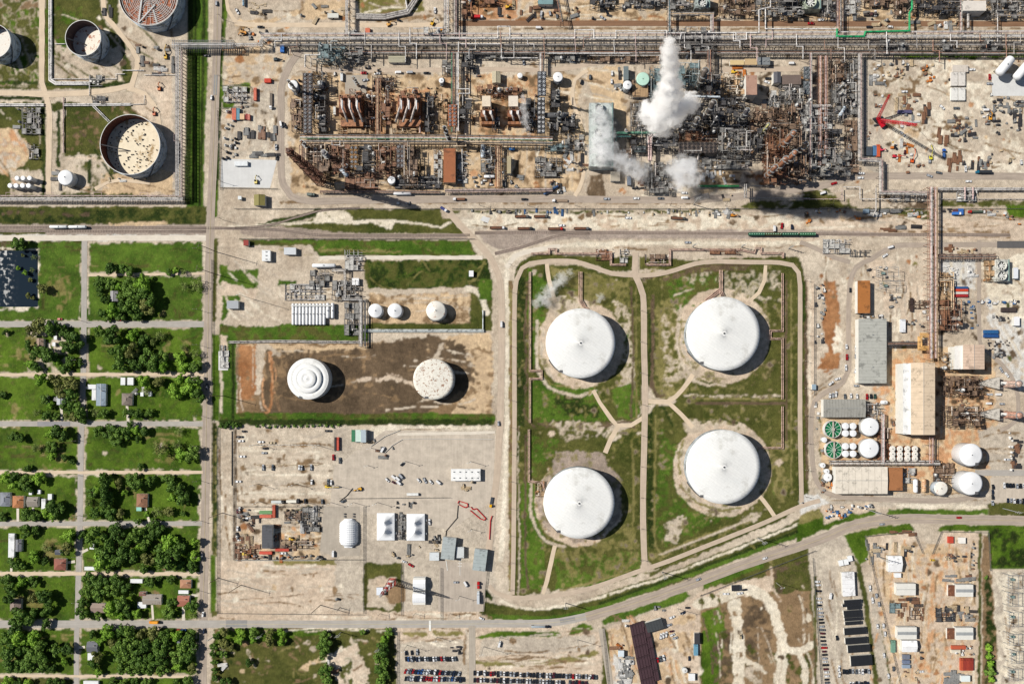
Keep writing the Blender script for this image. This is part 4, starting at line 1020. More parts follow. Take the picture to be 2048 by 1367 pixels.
def tree_proto(kind, seed, nlobe=9, leaves=1700, fs=.085):
    r = random.Random(seed); root = raw('tree'); T = MB(); T.tube([(0,0,0),(.02,.01,.35),(0,.03,.7)], [.07,.05,.035], 7)
    lobes = [(r.uniform(-.15,.15), r.uniform(-.15,.15), .95, r.uniform(.3,.46))]
    for i in range(nlobe):
        a = 6.283*i/nlobe+r.uniform(-.55, .55); d = r.uniform(.3, .8); q = r.uniform(.17, .42); lobes.append((d*math.cos(a), d*math.sin(a), r.uniform(.55, .95), q))
        T.tube([(0, .02, .3+.3*r.random()), (d*.5*math.cos(a), d*.5*math.sin(a), .6), (d*math.cos(a), d*math.sin(a), .75)], [.035,.022,.01], 5)
    T.build('trunk', BARK, root); v = []; f = []
    ws = [q[3]**2 for q in lobes]
    for i in range(leaves):
        lx, ly, lz, lr = r.choices(lobes, ws)[0]
        u = r.uniform(-.35, 1); a = r.uniform(0, 6.283); s = math.sqrt(max(0, 1-u*u)); rad = lr*(1+r.gauss(0, .10))*(.75+.25*r.random())
        n = Vector((s*math.cos(a), s*math.sin(a), u)); p = Vector((lx, ly, lz))+Vector((n.x*rad, n.y*rad, n.z*rad*.8))
        n = (n+Vector((r.gauss(0,.45), r.gauss(0,.45), r.gauss(0,.35)))).normalized(); t1 = n.cross(Vector((r.gauss(0,1), r.gauss(0,1), r.gauss(0,1)))).normalized(); t2 = n.cross(t1)
        k = fs*r.uniform(.6, 1.4); j = len(v)
        v += [tuple(p-t1*k), tuple(p-t2*k*.7), tuple(p+t1*k), tuple(p+t2*k*.7)]; f.append((j, j+1, j+2, j+3))
    m = MB(); m.v = v; m.f = f; m.build('crown', LM[kind], root); return proto(root)
TP = {'d': [tree_proto('d', s) for s in (1, 2, 3, 21)], 'b': [tree_proto('b', s, 7) for s in (4, 5)], 'o': [tree_proto('o', 6, 8, 1300), tree_proto('o', 9, 8, 1300)],
      's': [tree_proto('s', 7, 12, 620, .06), tree_proto('s', 8, 12, 560, .06)], 'g': [tree_proto('g', s, 10) for s in (10, 11, 12, 22)]}
TD = {'d': 'dark green leafy tree', 'b': 'bright green leafy tree', 'o': 'olive brown tree', 's': 'thin sparse crowned tree', 'g': 'mid green leafy tree'}
TREES = '''
35,487,15,g 82,577,14,o 35,535,5,b 50,545,6,b 60,560,5,o 64,540,5,s 56,590,6,o 66,596,5,o 68,515,5,s 45,510,4,o 221,534,14,d 240,536,7,b 254,538,12,d 336,544,8,d 350,540,10,g 366,545,9,s
197,565,11,d 217,567,13,g 236,573,11,b 256,567,13,g 285,567,19,g 197,583,9,d 262,587,16,g 288,594,20,d 225,618,15,b 244,610,14,d 203,626,10,g 268,616,17,g 291,612,17,g 277,631,13,d 242,630,10,d 215,637,8,g 240,592,11,g 212,600,9,d
369,573,12,s 390,569,14,s 78,653,18,o 102,655,18,g 61,661,12,g 123,660,12,d 139,680,17,d 156,690,15,d 131,694,12,g 55,692,13,d 76,705,14,g 98,711,17,d 115,725,9,b 57,727,11,b 70,733,12,g 139,721,13,d 127,737,12,g 158,725,9,d 10,664,7,d
197,664,12,g 211,672,12,g 230,672,16,d 266,672,13,b 287,680,13,d 303,682,12,s 320,670,12,s 242,704,19,g 264,704,17,g 242,725,17,g 269,727,18,d 293,717,18,g 303,733,14,d 322,717,13,g 326,735,12,b 357,713,13,b 365,733,15,b 365,694,8,s 390,709,10,s 388,731,16,g 280,697,10,d
82,758,14,b 115,762,17,o 139,766,19,o 119,784,14,o 143,784,14,g 100,811,8,b 72,825,11,s 92,831,12,g 109,831,9,g 137,811,15,g 156,821,17,g 143,833,13,o 166,839,10,d 88,798,10,g 2,790,9,d
189,825,10,s 207,827,10,g 250,825,9,g 264,825,10,d 277,827,11,d 298,825,9,g 287,762,17,b 316,762,14,g 357,758,15,b 377,776,19,g 349,780,15,b 390,762,15,d 291,782,12,s 394,792,15,d
25,872,9,d 38,875,10,d 100,868,13,b 117,868,15,d 70,895,12,s 100,895,12,g 103,913,9,b 131,915,9,d 143,923,7,d 55,936,9,d
197,860,13,g 217,860,14,d 225,876,16,g 244,864,15,g 260,854,12,g 271,860,11,b 287,864,13,d 361,862,9,s 320,895,16,s 353,890,13,s 359,909,18,b 383,907,18,g 281,933,7,d 276,878,7,d
10,956,14,b 29,954,11,d 27,970,11,g 49,960,13,g 51,975,13,d 76,958,15,g 51,1026,14,d 70,1032,12,d 103,1014,15,d 115,1022,15,d 105,1032,12,b 90,1024,10,g 5,1033,8,d
211,956,16,d 197,977,12,b 182,987,12,g 211,981,17,d 213,999,16,d 176,1005,9,s 193,1024,14,g 217,1024,16,g 238,1026,12,o 238,965,12,g 260,958,14,g 273,970,14,d 301,960,12,g 334,958,13,d 347,977,15,d 365,985,16,d 367,1001,12,g 344,995,11,b 314,1024,12,s 336,1024,11,o 293,1028,9,b 306,1047,14,d 275,1042,9,g 365,1026,6,d 248,985,8,b
48,1061,14,d 67,1061,11,d 134,1071,19,b 134,1092,14,g 89,1095,13,s 67,1114,14,b 89,1121,9,d 24,1128,14,d 43,1131,8,g 124,1106,7,d 162,1070,9,d
191,1069,18,g 230,1064,16,d 244,1085,14,d 211,1102,19,g 203,1124,17,g 232,1119,19,g 254,1112,17,d 270,1071,17,g 299,1057,14,d 318,1054,13,d 287,1083,16,g 309,1069,13,d 335,1088,19,b 354,1097,17,d 294,1117,17,g 318,1124,17,g 342,1119,19,d 359,1131,12,g 390,1083,12,b 385,1112,13,g 383,1133,12,d 287,1136,11,g 275,1102,11,b 215,1133,10,d 320,1098,12,g
12,1164,16,d 45,1162,13,b 19,1188,17,d 62,1164,12,d 67,1195,14,o 89,1195,17,d 91,1222,14,d 33,1231,19,d 57,1236,18,g 31,1253,15,d 91,1248,11,d 66,1222,10,g
177,1162,17,g 199,1164,16,d 175,1183,15,g 196,1186,17,g 230,1164,16,d 225,1183,17,g 249,1171,13,d 165,1207,13,d 165,1224,13,d 222,1215,17,b 242,1207,16,g 254,1222,13,d 242,1231,10,b 196,1231,9,g 273,1227,12,b 297,1164,12,d 342,1160,11,d 344,1205,10,d 333,1224,13,g 383,1212,13,g 318,1157,6,d 263,1186,5,g 383,1229,9,s
14,1279,17,g 36,1274,15,g 14,1303,18,g 14,1327,18,d 36,1301,15,g 36,1334,15,g 65,1279,15,b 79,1294,16,g 60,1306,17,g 77,1317,17,d 57,1329,16,g 84,1337,15,g 110,1298,12,g 132,1298,14,d 129,1322,9,b 105,1337,11,d
184,1267,9,d 215,1265,16,b 242,1262,14,g 199,1282,9,b 261,1265,15,g 282,1267,15,g 306,1267,16,g 328,1267,14,d 227,1289,15,o 246,1294,17,g 268,1289,17,g 292,1289,17,d 316,1291,17,g 335,1289,11,d 237,1317,16,g 258,1315,17,g 282,1315,17,d 306,1317,17,g 328,1317,14,d 242,1337,13,g 270,1339,14,g 297,1339,14,g 323,1337,12,g 196,1313,14,g 187,1327,14,g 196,1344,10,b 354,1270,13,b 378,1272,15,g 368,1294,14,g 385,1294,13,d 354,1315,14,g 376,1313,16,d 354,1334,14,b 383,1334,11,o
14,1364,11,g 35,1362,10,d 55,1365,11,g 100,1364,10,g 122,1362,9,d 225,1364,11,d 245,1366,11,g 267,1364,10,g 292,1363,10,g 352,1364,10,d 377,1362,11,g
447,1263,12,o 432,1273,9,d 479,1264,13,b 479,1280,11,b 506,1266,12,g 506,1280,10,b 537,1268,12,o 539,1282,11,g 563,1266,12,b 563,1282,11,b 447,1286,12,o 461,1293,9,o 427,1292,8,d 427,1308,8,d 428,1324,8,d 428,1340,8,d 428,1356,8,d 445,1308,9,g
648,1270,11,g 650,1288,13,g 648,1306,12,g 652,1339,12,g 652,1360,12,g 777,1264,9,g 768,1278,11,g 766,1296,13,d 762,1312,13,g 768,1325,13,g 760,1340,12,d 766,1353,13,g 760,1368,11,g 725,1264,6,g 498,1323,9,d 450,1366,12,d
443,850,7,d 455,849,8,d 468,850,7,g 480,851,5,d 1978,1296,8,b 1980,1312,10,b 1983,1328,11,b 1980,1344,11,g 1984,1358,10,b 1973,1154,5,g
'''
qr = random.Random(3)
for w in TREES.split():
    x, y, r, k = w.split(','); k = qr.choice('gggggob') if k == 'g' else k; x, y, r = float(x), float(y), float(r); hh = r*K*.95
    s = r*K*qr.uniform(.95, 1.25); place(qr.choice(TP[k]), TD[k], 'tree', x, y, qr.uniform(0, 6.28), (s, s*qr.uniform(.78, 1.12), s*qr.uniform(.8, 1.15)), 'trees of the house blocks and fields' , h=hh)
bush = [tree_proto('g', 40+i, 5, 420, .16) for i in range(2)]
for i in range(14): place(bush[i % 2], 'low hedge bush below brown bund', 'bush', 515+i*12.5, 851+qr.uniform(-1, 1), i, (2.4, 2, 1.6), 'low hedge bushes')
# ---------------------------------------------------------------- buildings
WALLW = mat((226,224,216), .8, var=.08); WALLT = mat((196,180,156), .85, var=.1)
def bld(x0, y0, x1, y1, h, rc, desc, kind='flat', rot=0, cat='building', name='building', wall=None, axis=None, roofm=None, doors=1, win=0, group=None, ribs=0, vents=0, fixed=False, rise=None):
    cx, cy = (x0+x1)/2, (y0+y1)/2; k = 1-(h/K)/HP; w, d = (x1-x0)*K*k/2, (y1-y0)*K*k/2
    t = thing(name, desc, cat, cx, cy, P(cx, cy, h), math.radians(rot), group, fixed=fixed); wm_ = wall or WALLW
    rm = roofm or mat(rc, .7, var=.1, sc=.2, dirt=tuple(int(c*.78) for c in rc), damt=.35, dsc=.12)
    ax = axis or ('x' if w > d else 'y'); big = max(w, d) > 9; ov = .25
    MB().box(-w+ov, -d+ov, 0, w-ov, d-ov, h-.02).build('wall', wm_, t); m = MB(); rs = rise if rise is not None else min(w, d)*(.12 if big else .3)
    W, D = (w, d) if ax == 'x' else (d, w)
    def T(x, y, z): return (x, y, z) if ax == 'x' else (y, x, z)
    if kind == 'flat': m.box(-w, -d, h, w, d, h+.3)
    elif kind == 'gable':
        m.quad(T(-W,-D,h), T(W,-D,h), T(W,0,h+rs), T(-W,0,h+rs)).quad(T(-W,0,h+rs), T(W,0,h+rs), T(W,D,h), T(-W,D,h))
        m.v += [T(-W,-D,h), T(-W,D,h), T(-W,0,h+rs), T(W,-D,h), T(W,D,h), T(W,0,h+rs)]; n = len(m.v); m.f += [(n-6,n-5,n-4), (n-3,n-2,n-1)]
    elif kind == 'hip':
        e = W-min(D, W*.8); n = len(m.v); m.v += [T(-W,-D,h), T(W,-D,h), T(W,D,h), T(-W,D,h), T(-e,0,h+rs), T(e,0,h+rs)]
        m.f += [(0,1,5,4), (1,2,5), (2,3,4,5), (3,0,4)]
    elif kind == 'arch':
        N_ = 14
        for s in range(6):
            xa, xb = -W+2*W*s/6+.04, -W+2*W*(s+1)/6-.04; q = []
            for i in range(N_+1):
                a = math.pi*i/N_; q.append((-D*math.cos(a), h*.15+D*.85*math.sin(a)))
            for i in range(N_): m.quad(T(xa,q[i][0],q[i][1]), T(xb,q[i][0],q[i][1]), T(xb,q[i+1][0],q[i+1][1]), T(xa,q[i+1][0],q[i+1][1]))
    rf = m.build('roof', rm, t, kind == 'arch')
    zt = h+.3 if kind == 'flat' else h+rs*.1
    if kind in ('gable', 'hip', 'arch'):
        z = h+rs if kind != 'arch' else h*.15+D*.85; e = W if kind != 'hip' else W-min(D, W*.8)
        MB().bar(T(-e, 0, z+.05), T(e, 0, z+.05), .35, .15).build('ridge', STEEL if big else mat(tuple(int(c*.85) for c in rc)), rf)
    if ribs:
        s = MB()
        for i in range(1, ribs):
            x = -W+2*W*i/ribs
            if kind == 'gable': s.bar(T(x,-D,h+.06), T(x,0,h+rs+.06), .18, .1).bar(T(x,0,h+rs+.06), T(x,D,h+.06), .18, .1)
            else: s.bar(T(x,-D,zt+.03), T(x,D,zt+.03), .18, .1)
        s.build('roof_seam', mat(tuple(int(c_*.82) for c_ in rc)), rf)
    for i in range(vents):
        x = -W+2*W*(i+.5)/vents
        for y in ((-D*.5, D*.5) if vents > 3 else (0,)): a = T(x, y, 0); z = zt if kind == 'flat' else h+rs*(1-abs(y)/D); MB().box(a[0]-.7, a[1]-.5, z, a[0]+.7, a[1]+.5, z+.7).build('roof_vent', STEEL, rf)
    if doors: MB().box(-.6 if not big else -2, -d+ov-.06, 0, .6 if not big else 2, -d+ov-.003, 2.1 if not big else min(4, h-.5)).build('door', DARK2, t)
    for i in range(win):
        s = 1 if i % 2 else -1; x = -w+2*w*(i//2+.5)/max(1, (win+1)//2)*.9; MB().box(x-.5, s*(d-ov+.003), 1, x+.5, s*(d-ov+.05), 2.1).build('window', GLASS, t)
    return t
def house(cx, cy, w, d, rc, desc, kind='hip', rot=0, chim=1, **kw):
    t = bld(cx-w/2, cy-d/2, cx+w/2, cy+d/2, 3.2, rc, desc, kind, rot, 'house', 'house', win=4, **kw)
    if chim: MB().box(w*.1, d*.08, 3.4, w*.1+.7, d*.08+.7, 5.4+min(w, d)*.03).build('chimney', CONCR, t)
    return t
GR = (150,148,150)
HOUSES = [(228,592,15,21,GR,'gable','small gray roofed house hidden in trees'),(80,686,14,20,(152,128,112),'gable','brown roofed house under trees'),(202,789,19,44,(142,158,172),'gable','long blue gray roofed house'),
 (254,798,21,24,(128,116,106),'hip','dark brown hip roofed house'),(122,800,17,18,(176,180,186),'gable','light gray house tucked between trees'),(10,998,20,28,(132,136,146),'hip','gray hip roofed house'),(36,1003,22,24,(176,116,72),'hip','orange brown roofed house'),
 (65,1003,22,20,(146,138,128),'gable','brown and pale roofed house'),(284,1000,22,27,(146,104,78),'hip','reddish brown hip roofed house'),(37,1090,12,24,(118,120,126),'gable','gray roofed house beside long white roof'),
 (120,1128,24,23,(146,88,72),'hip','red brown roofed house'),(118,1104,16,10,(84,88,98),'gable','small dark roofed house'),(31,1209,22,24,(138,120,112),'hip','brown gray roofed house'),(199,1215,34,19,(154,134,122),'gable','wide brown roofed house among trees'),
 (304,1198,38,20,(156,146,134),'gable','wide tan gray roofed house'),(285,1187,14,9,(134,96,84),'gable','small brown roofed outbuilding'),(371,1167,22,17,(176,128,98),'hip','orange brown hip roofed small house'),(367,1201,24,22,(170,108,88),'gable','red brown gable roofed house'),
 (185,1293,22,21,(104,106,114),'gable','dark gray roofed house'),(361,1286,14,14,(96,98,112),'gable','small gray shed house in trees')]
for x, y, w, d, c, kd, ds in HOUSES: house(x, y, w, d, c, ds, kd, rot=-1)
SHEDS = [(184,773,16,9,'white lean to roof beside long house'),(188,789,8,22,'white porch roof beside long house'),(246,762,9,15,'white shed, left of close pair'),(261,762,12,15,'white shed, right of close pair'),(87,1012,8,31,'narrow white trailer home under tree'),(100,993,8,12,'small pale shed above trailer home'),
 (23,1090,12,48,'long narrow white roofed trailer home'),(184,1091,9,13,'small pale shed in trees'),(180,1136,22,7,'low white shed by dirt alley'),(284,1209,17,12,'pale metal roofed carport'),(273,1161,24,8,'white metal shed by dirt alley'),(182,1312,13,14,'white garage behind dark gray house'),(182,1365,30,9,'pale roofed shed at bottom edge'),
 (367,1183,20,7,'white awning between two brown houses'),(72,806,0,0,'')]
for x, y, w, d, ds in SHEDS[:-1]: bld(x-w/2, y-d/2, x+w/2, y+d/2, 2.7, (232,234,234), ds, cat='shed', name='shed', rot=-1)
bld(273, 1013, 283, 1021, 2.7, (146,206,190), 'teal roofed porch below brown house', cat='shed', name='shed')
for x, y in ((111,675),(108,688),(41,1132),(61,985),(78,983),(300,788),(284,788)): bld(x-3, y-4, x+3, y+4, 2.4, (236,238,240), 'tiny white garden shed', cat='shed', name='shed')
# industrial buildings: photo rectangle of the roof, height, colour
BL = [
 (1715,561,1740,626,7,(174,112,58),'orange brown flat roofed building with white wall','flat',{}),
 (1717,637,1773,766,9,(180,180,172),'large long gray flat roofed warehouse','flat',{'vents':2,'ribs':20}),
 (1647,798,1731,834,8,(160,158,150),'wide gray gable warehouse above clarifiers','gable',{'ribs':14}),
 (1822,725,1870,869,20,(226,204,176),'tall long beige hall with white left wall','gable',{'ribs':12,'rise':1.5,'axis':'y'}),
 (1926,689,1969,738,16,(216,190,168),'tall beige hall with white sloping wall','gable',{'ribs':8,'axis':'y','rise':1}),
 (1671,933,1775,987,10,(228,218,202),'wide cream roofed warehouse','gable',{'ribs':8,'rise':1}),
 (1776,934,1805,980,8,(166,112,72),'rust brown annex roof beside cream warehouse','flat',{}),
 (1800,638,1811,664,3,(232,234,238),'narrow white cabin by gray warehouse','flat',{}),
 (2028,633,2039,651,4,(240,240,242),'small white cabin by right photo edge','flat',{}),
 (2027,535,2036,557,4,(226,228,234),'white trailer beside two fans','flat',{}),
 (1624,768,1632,779,3,(150,170,184),'little blue gray guard cabin','flat',{}),
 (887,297,911,365,8,(160,98,62),'long rust brown flat roof building','flat',{'wall':WALLT}),
 (777,109,811,125,4,(182,176,152),'beige gable shed by inner road','gable',{}),
 (984,143,1001,166,6,(186,176,150),'beige gable shed beside little tank','gable',{}),
 (1014,312,1022,347,7,(178,164,132),'narrow beige roofed building in paved court','flat',{}),
 (1492,151,1514,190,16,(176,140,122),'tall brown pink tower building','flat',{}),
 (1460,121,1488,130,4,(214,190,140),'tan roofed box, left of three in row','flat',{}),(1489,118,1514,130,4,(198,172,130),'tan roofed box, middle of three in row','flat',{}),(1515,115,1540,130,5,(128,132,134),'gray roofed box, right of three in row','flat',{'vents':3}),
 (1547,144,1562,166,8,(92,92,98),'dark double roofed switch house','gable',{}),(1564,150,1602,169,6,(124,108,100),'dark brown ribbed roof building','flat',{'ribs':18}),
 (964,192,981,213,16,(226,210,188),'cream heater roof, left of pair','flat',{}),(1017,192,1036,213,16,(226,214,198),'cream heater roof, right of pair','flat',{}),
 (1247,133,1257,160,7,(112,124,126),'narrow gray green building beside pale green tank','flat',{}),
 (1265,168,1296,194,5,(176,146,110),'brown tank battery roof with dark bays','flat',{'ribs':6}),
 (568,495,592,509,4,(206,210,214),'pale gray shed at bullet plant top','flat',{}),(524,500,541,522,4,(236,238,238),'white equipment cabin with black vents','flat',{'vents':3}),
 (454,601,477,617,4,(168,172,178),'small gray shed on grass by main road','flat',{}),(704,556,718,570,3,(240,240,240),'white cabin on gravel','flat',{}),
 (938,541,947,553,3,(236,238,240),'tiny white cabin alone in dark grass','flat',{}),(487,480,497,491,4,(150,52,44),'small dark red cabin','flat',{}),
 (711,859,722,883,6,(206,226,214),'white bay of small metal shed','flat',{}),
 (703,859,710,883,4,(52,120,84),'green roofed lean to of metal shed','flat',{}),(722,859,732,884,6,(176,190,198),'gray bay of small metal shed','flat',{}),
 (902,937,961,961,4,(240,240,238),'long white double cabin with ten roof vents','flat',{'vents':5,'ribs':2}),
 (524,1049,545,1096,6,(84,86,92),'dark gray flat roofed shed','flat',{'ribs':8}),
 (859,1104,878,1120,5,(214,220,222),'pale small canopy left of gate roofs','flat',{}),
 (912,1093,928,1115,4,(206,210,210),'small pale gatehouse between canopies','flat',{}),
 (702,1002,706,1006,3,(90,90,90),'',None,{}),
 (753,1174,766,1189,4,(226,232,240),'white hut at foot of radio mast','flat',{}),
 (1776,1111,1804,1143,5,(246,246,246),'large white gable shed beside fence','gable',{'axis':'x'}),(1789,1145,1802,1154,3,(240,242,244),'small white shed below large white shed','flat',{}),
 (1804,1280,1834,1303,5,(248,248,248),'white gable shed below arched shed','gable',{'axis':'x'}),(1922,1350,1940,1362,4,(226,236,234),'white roofed shed at bottom edge','flat',{}),
 (1918,1074,1931,1086,3,(240,236,228),'small white hut near fence gate','flat',{}),
 (1236,1300,1248,1312,4,(214,224,230),'pale hut left of dark containers','flat',{}),(1377,1346,1390,1360,3,(236,238,238),'white hut by bottom edge','flat',{}),
 (1220,1166,1241,1180,3,(170,164,154),'',None,{}),
 (1221,343,1240,362,5,(176,166,150),'tan hut under drifting steam','flat',{}),(1254,352,1262,370,4,(110,118,130),'small dark hut near steam','flat',{}),
 (508,389,530,411,5,(136,128,70),'olive roofed hut in fenced plot','gable',{'axis':'y'}),(476,392,483,399,3,(226,230,230),'tiny white hut in fenced plot','flat',{}),
 (647,1258,0,0,0,None,'',None,{}),
 (1076,-8,1106,9,6,(124,156,158),'teal roofed building at top edge','flat',{}),
 (1926,2,1972,22,12,(222,214,204),'large pale vessel house at top right','flat',{}),
 (655,27,677,36,3,(214,214,206),'pale trailer roof at top','flat',{}),
 (785,1000,0,0,0,None,'',None,{}),
 (787,-2,0,0,0,None,'',None,{})]
for b_ in BL:
    x0, y0, x1, y1, h, c, ds, kd, kw = (b_+({},))[:9] if len(b_) == 9 else (0,0,0,0,0,0,'',None,{})
    if not kd: continue
    bld(x0, y0, x1, y1, h, c, ds, kd, cat='cabin' if (x1-x0)*(y1-y0) < 500 else 'building', **kw)
# sloping white side aprons of the two tall halls
bld(1806, 726, 1822, 868, 17, (240,240,238), 'white lower aisle along left of tall beige hall', 'flat', cat='building')
bld(1909, 692, 1926, 738, 13, (236,232,226), 'white lower aisle along left of right beige hall', 'flat', cat='building')
# gate canopies and slanted roofs
for (cx, cy, w, d, r, h, c, ds) in [(897,1096,27,44,-6,6,(172,180,180),'large gray gate canopy, left'),(960,1119,26,43,-7,6,(168,178,178),'large gray gate canopy, right'),
    (1309,1250,34,20,17,5,(66,70,72),'black ribbed roof building by dark containers'),(1471,1175,16,12,3,3,(44,44,48),'small black roofed hut on sand'),
    (1394,1276,11,22,0,4,(62,62,66),'narrow black ribbed shed at grass edge'),(1697,1167,25,48,3,4,(240,240,240),'long white trailer office')]:
    bld(cx-w/2, cy-d/2, cx+w/2, cy+d/2, h, c, ds, 'flat', r, ribs=6, cat='canopy' if 'canopy' in ds else 'building', name='canopy' if 'canopy' in ds else 'building')
# black roofed portable cabins
BLK = mat((34,36,40), .6, var=.15)
cabs = [(1705,1202,34,7),(1703,1209,36,6),(1707,1215,26,6),(1704,1223,34,7),(1705,1230,34,7),(1706,1237,34,6),(1706,1245,32,7),(1710,1261,43,14),(1712,1280,43,13),(1718,1296,45,15),(1723,1320,43,21)]
for x, y, w, d in cabs: bld(x-w/2, y-d/2, x+w/2, y+d/2, 3.4, (34,36,40), 'black roofed portable cabin', 'flat', 4, 'cabin', 'portable_cabin', roofm=BLK, wall=WALLW, ribs=5, group='black roofed cabins')
for x, y, r in ((1682,1125,14),(1692,1123,14),(1700,1116,14)): bld(x-4.5, y-5.5, x+4.5, y+5.5, 3, (240,242,242), 'small white shed in slanted row of three', 'flat', r, 'shed', 'shed')
# arched sheds
ARC = mat((186,190,190), .45, .3, var=.12, dirt=(150,150,146), damt=.3); ARCR = mat((186,188,186), .5, .3, var=.15, dirt=(176,108,60), damt=.5)
for x0, y0, x1, y1, ds in ((1793,1166,1832,1190,'gray arched metal shed, upper left'),(1912,1168,1947,1193,'gray arched metal shed, upper right'),(1795,1253,1834,1278,'gray arched metal shed, lower left'),(1912,1254,1947,1279,'gray arched metal shed, lower right')):
    bld(x0, y0, x1, y1, 6, (186,190,190), ds, 'arch', roofm=ARC, axis='x', cat='shed', name='arched_shed')
for x, y in ((1904, 1180), (1902, 1266)): bld(x-8, y-11, x+7, y+11, 3, (206,138,88), 'rusty canopy at open end of arched shed', 'flat', cat='canopy', name='canopy', roofm=RUST2)
# tents
FAB = mat((246,248,250), .5, var=.03)
bld(826, 1154, 851, 1181, 5, (248,250,250), 'white fabric shelter, upper of touching pair', 'arch', roofm=FAB, axis='x', cat='tent', name='tent', doors=0)
bld(825, 1182, 851, 1209, 5, (248,250,250), 'white fabric shelter, lower of touching pair', 'arch', roofm=FAB, axis='x', cat='tent', name='tent', doors=0)
def peaked(px, py, w, d, ds):
    t = thing('tent', ds, 'tent', px, py, P(px, py, 4)); w *= K/2; d *= K/2; m = MB(); N_ = 24; pk = [(0, d*.42), (0, -d*.30)]
    def Z(x, y):
        e = min(1, (w-abs(x))/w*1.1, (d-abs(y))/d*1.6); b = max(0, e)*2.6; s = max(max(0, 1-math.hypot(x-a, y-c)/(w*.85))**1.8 for a, c in pk); return 3+b+5*s*min(1, max(e, 0)*3)
    for i in range(N_):
        for j in range(N_):
            q = [(-w+2*w*(i+a)/N_, -d+2*d*(j+b)/N_) for a, b in ((0,0),(1,0),(1,1),(0,1))]; m.quad(*[(x, y, Z(x, y)) for x, y in q])
    m.build('canopy', FAB, t, False); MB().box(-w+.1,-d+.1,0,w-.1,d-.1,2.98).build('side_wall', FAB, t)
    for i in (-1, 1): MB().box(w, i*d*.5-1, 0, w+1.6, i*d*.5+1, 1.6).build('air_unit', LIGHT, t)
peaked(771, 1053, 35, 54, 'white twin peaked tent, left of pair'); peaked(831, 1054, 36, 53, 'white twin peaked tent, right of pair')
t = thing('dome_tent', 'white ribbed rounded dome tent', 'tent', 696, 1066, P(696, 1066, 4)); m = MB(); W, D = 9.5, 14; N1, N2 = 26, 14
for i in range(N1):
    for j in range(N2):
        q = []
        for a, b in ((i,j),(i+1,j),(i+1,j+1),(i,j+1)):
            y = -D+2*D*a/N1; e = math.sqrt(max(0, 1-max(0, abs(y)-D*.55)**2/(D*.45)**2))*(.94+.06*(a % 2)); an = math.pi*b/N2; e = max(e, .45)
            q.append((-W*e*math.cos(an), y, max(0, 8*e*math.sin(an))))
        m.quad(*q)
m.build('canopy', FAB, t, False)
for s in (-1, 1): MB().box(-4, s*D-.3, 0, 4, s*D+.3, 3.5).build('end_wall', FAB, t)
for x in (-5, 4):
    for y in (15.5, 18): MB().box(x, y, 0, x+1.6, y+1.5, 1.2).build('ballast_block', DARK2, t)
# containers and trailers
def container(px, py, w, d, c, ds, rot=0, h=2.6, z=0, name='shipping_container', cat='container', group=None):
    t = thing(name, ds, cat, px, py, P(px, py, h), math.radians(rot), group, z); w *= K/2; d *= K/2; m = MB().box(-w, -d, 0, w, d, h); ax = w > d; L_ = max(w, d); n = int(L_*1.6)
    m.build('shell', mat(c, .6, var=.1, sc=.5, dirt=tuple(int(q*.7) for q in c), damt=.3, dsc=.3), t); s = MB()
    for i in range(n):
        x = -L_+2*L_*(i+.5)/n; s.box(*((x-.12, -d+.05, h, x+.12, d-.05, h+.05) if ax else (-w+.05, x-.12, h, w-.05, x+.12, h+.05)))
    s.build('roof_rib', mat(tuple(int(q*.88) for q in c)), t)
    MB().box(*((w, -d+.1, .2, w+.06, d-.1, h-.2) if ax else (-w+.1, d, .2, w-.1, d+.06, h-.2))).build('door', mat(tuple(int(q*.92) for q in c)), t); return t
RC = (206,84,62); OC = (214,110,84); BC = (70,110,146)
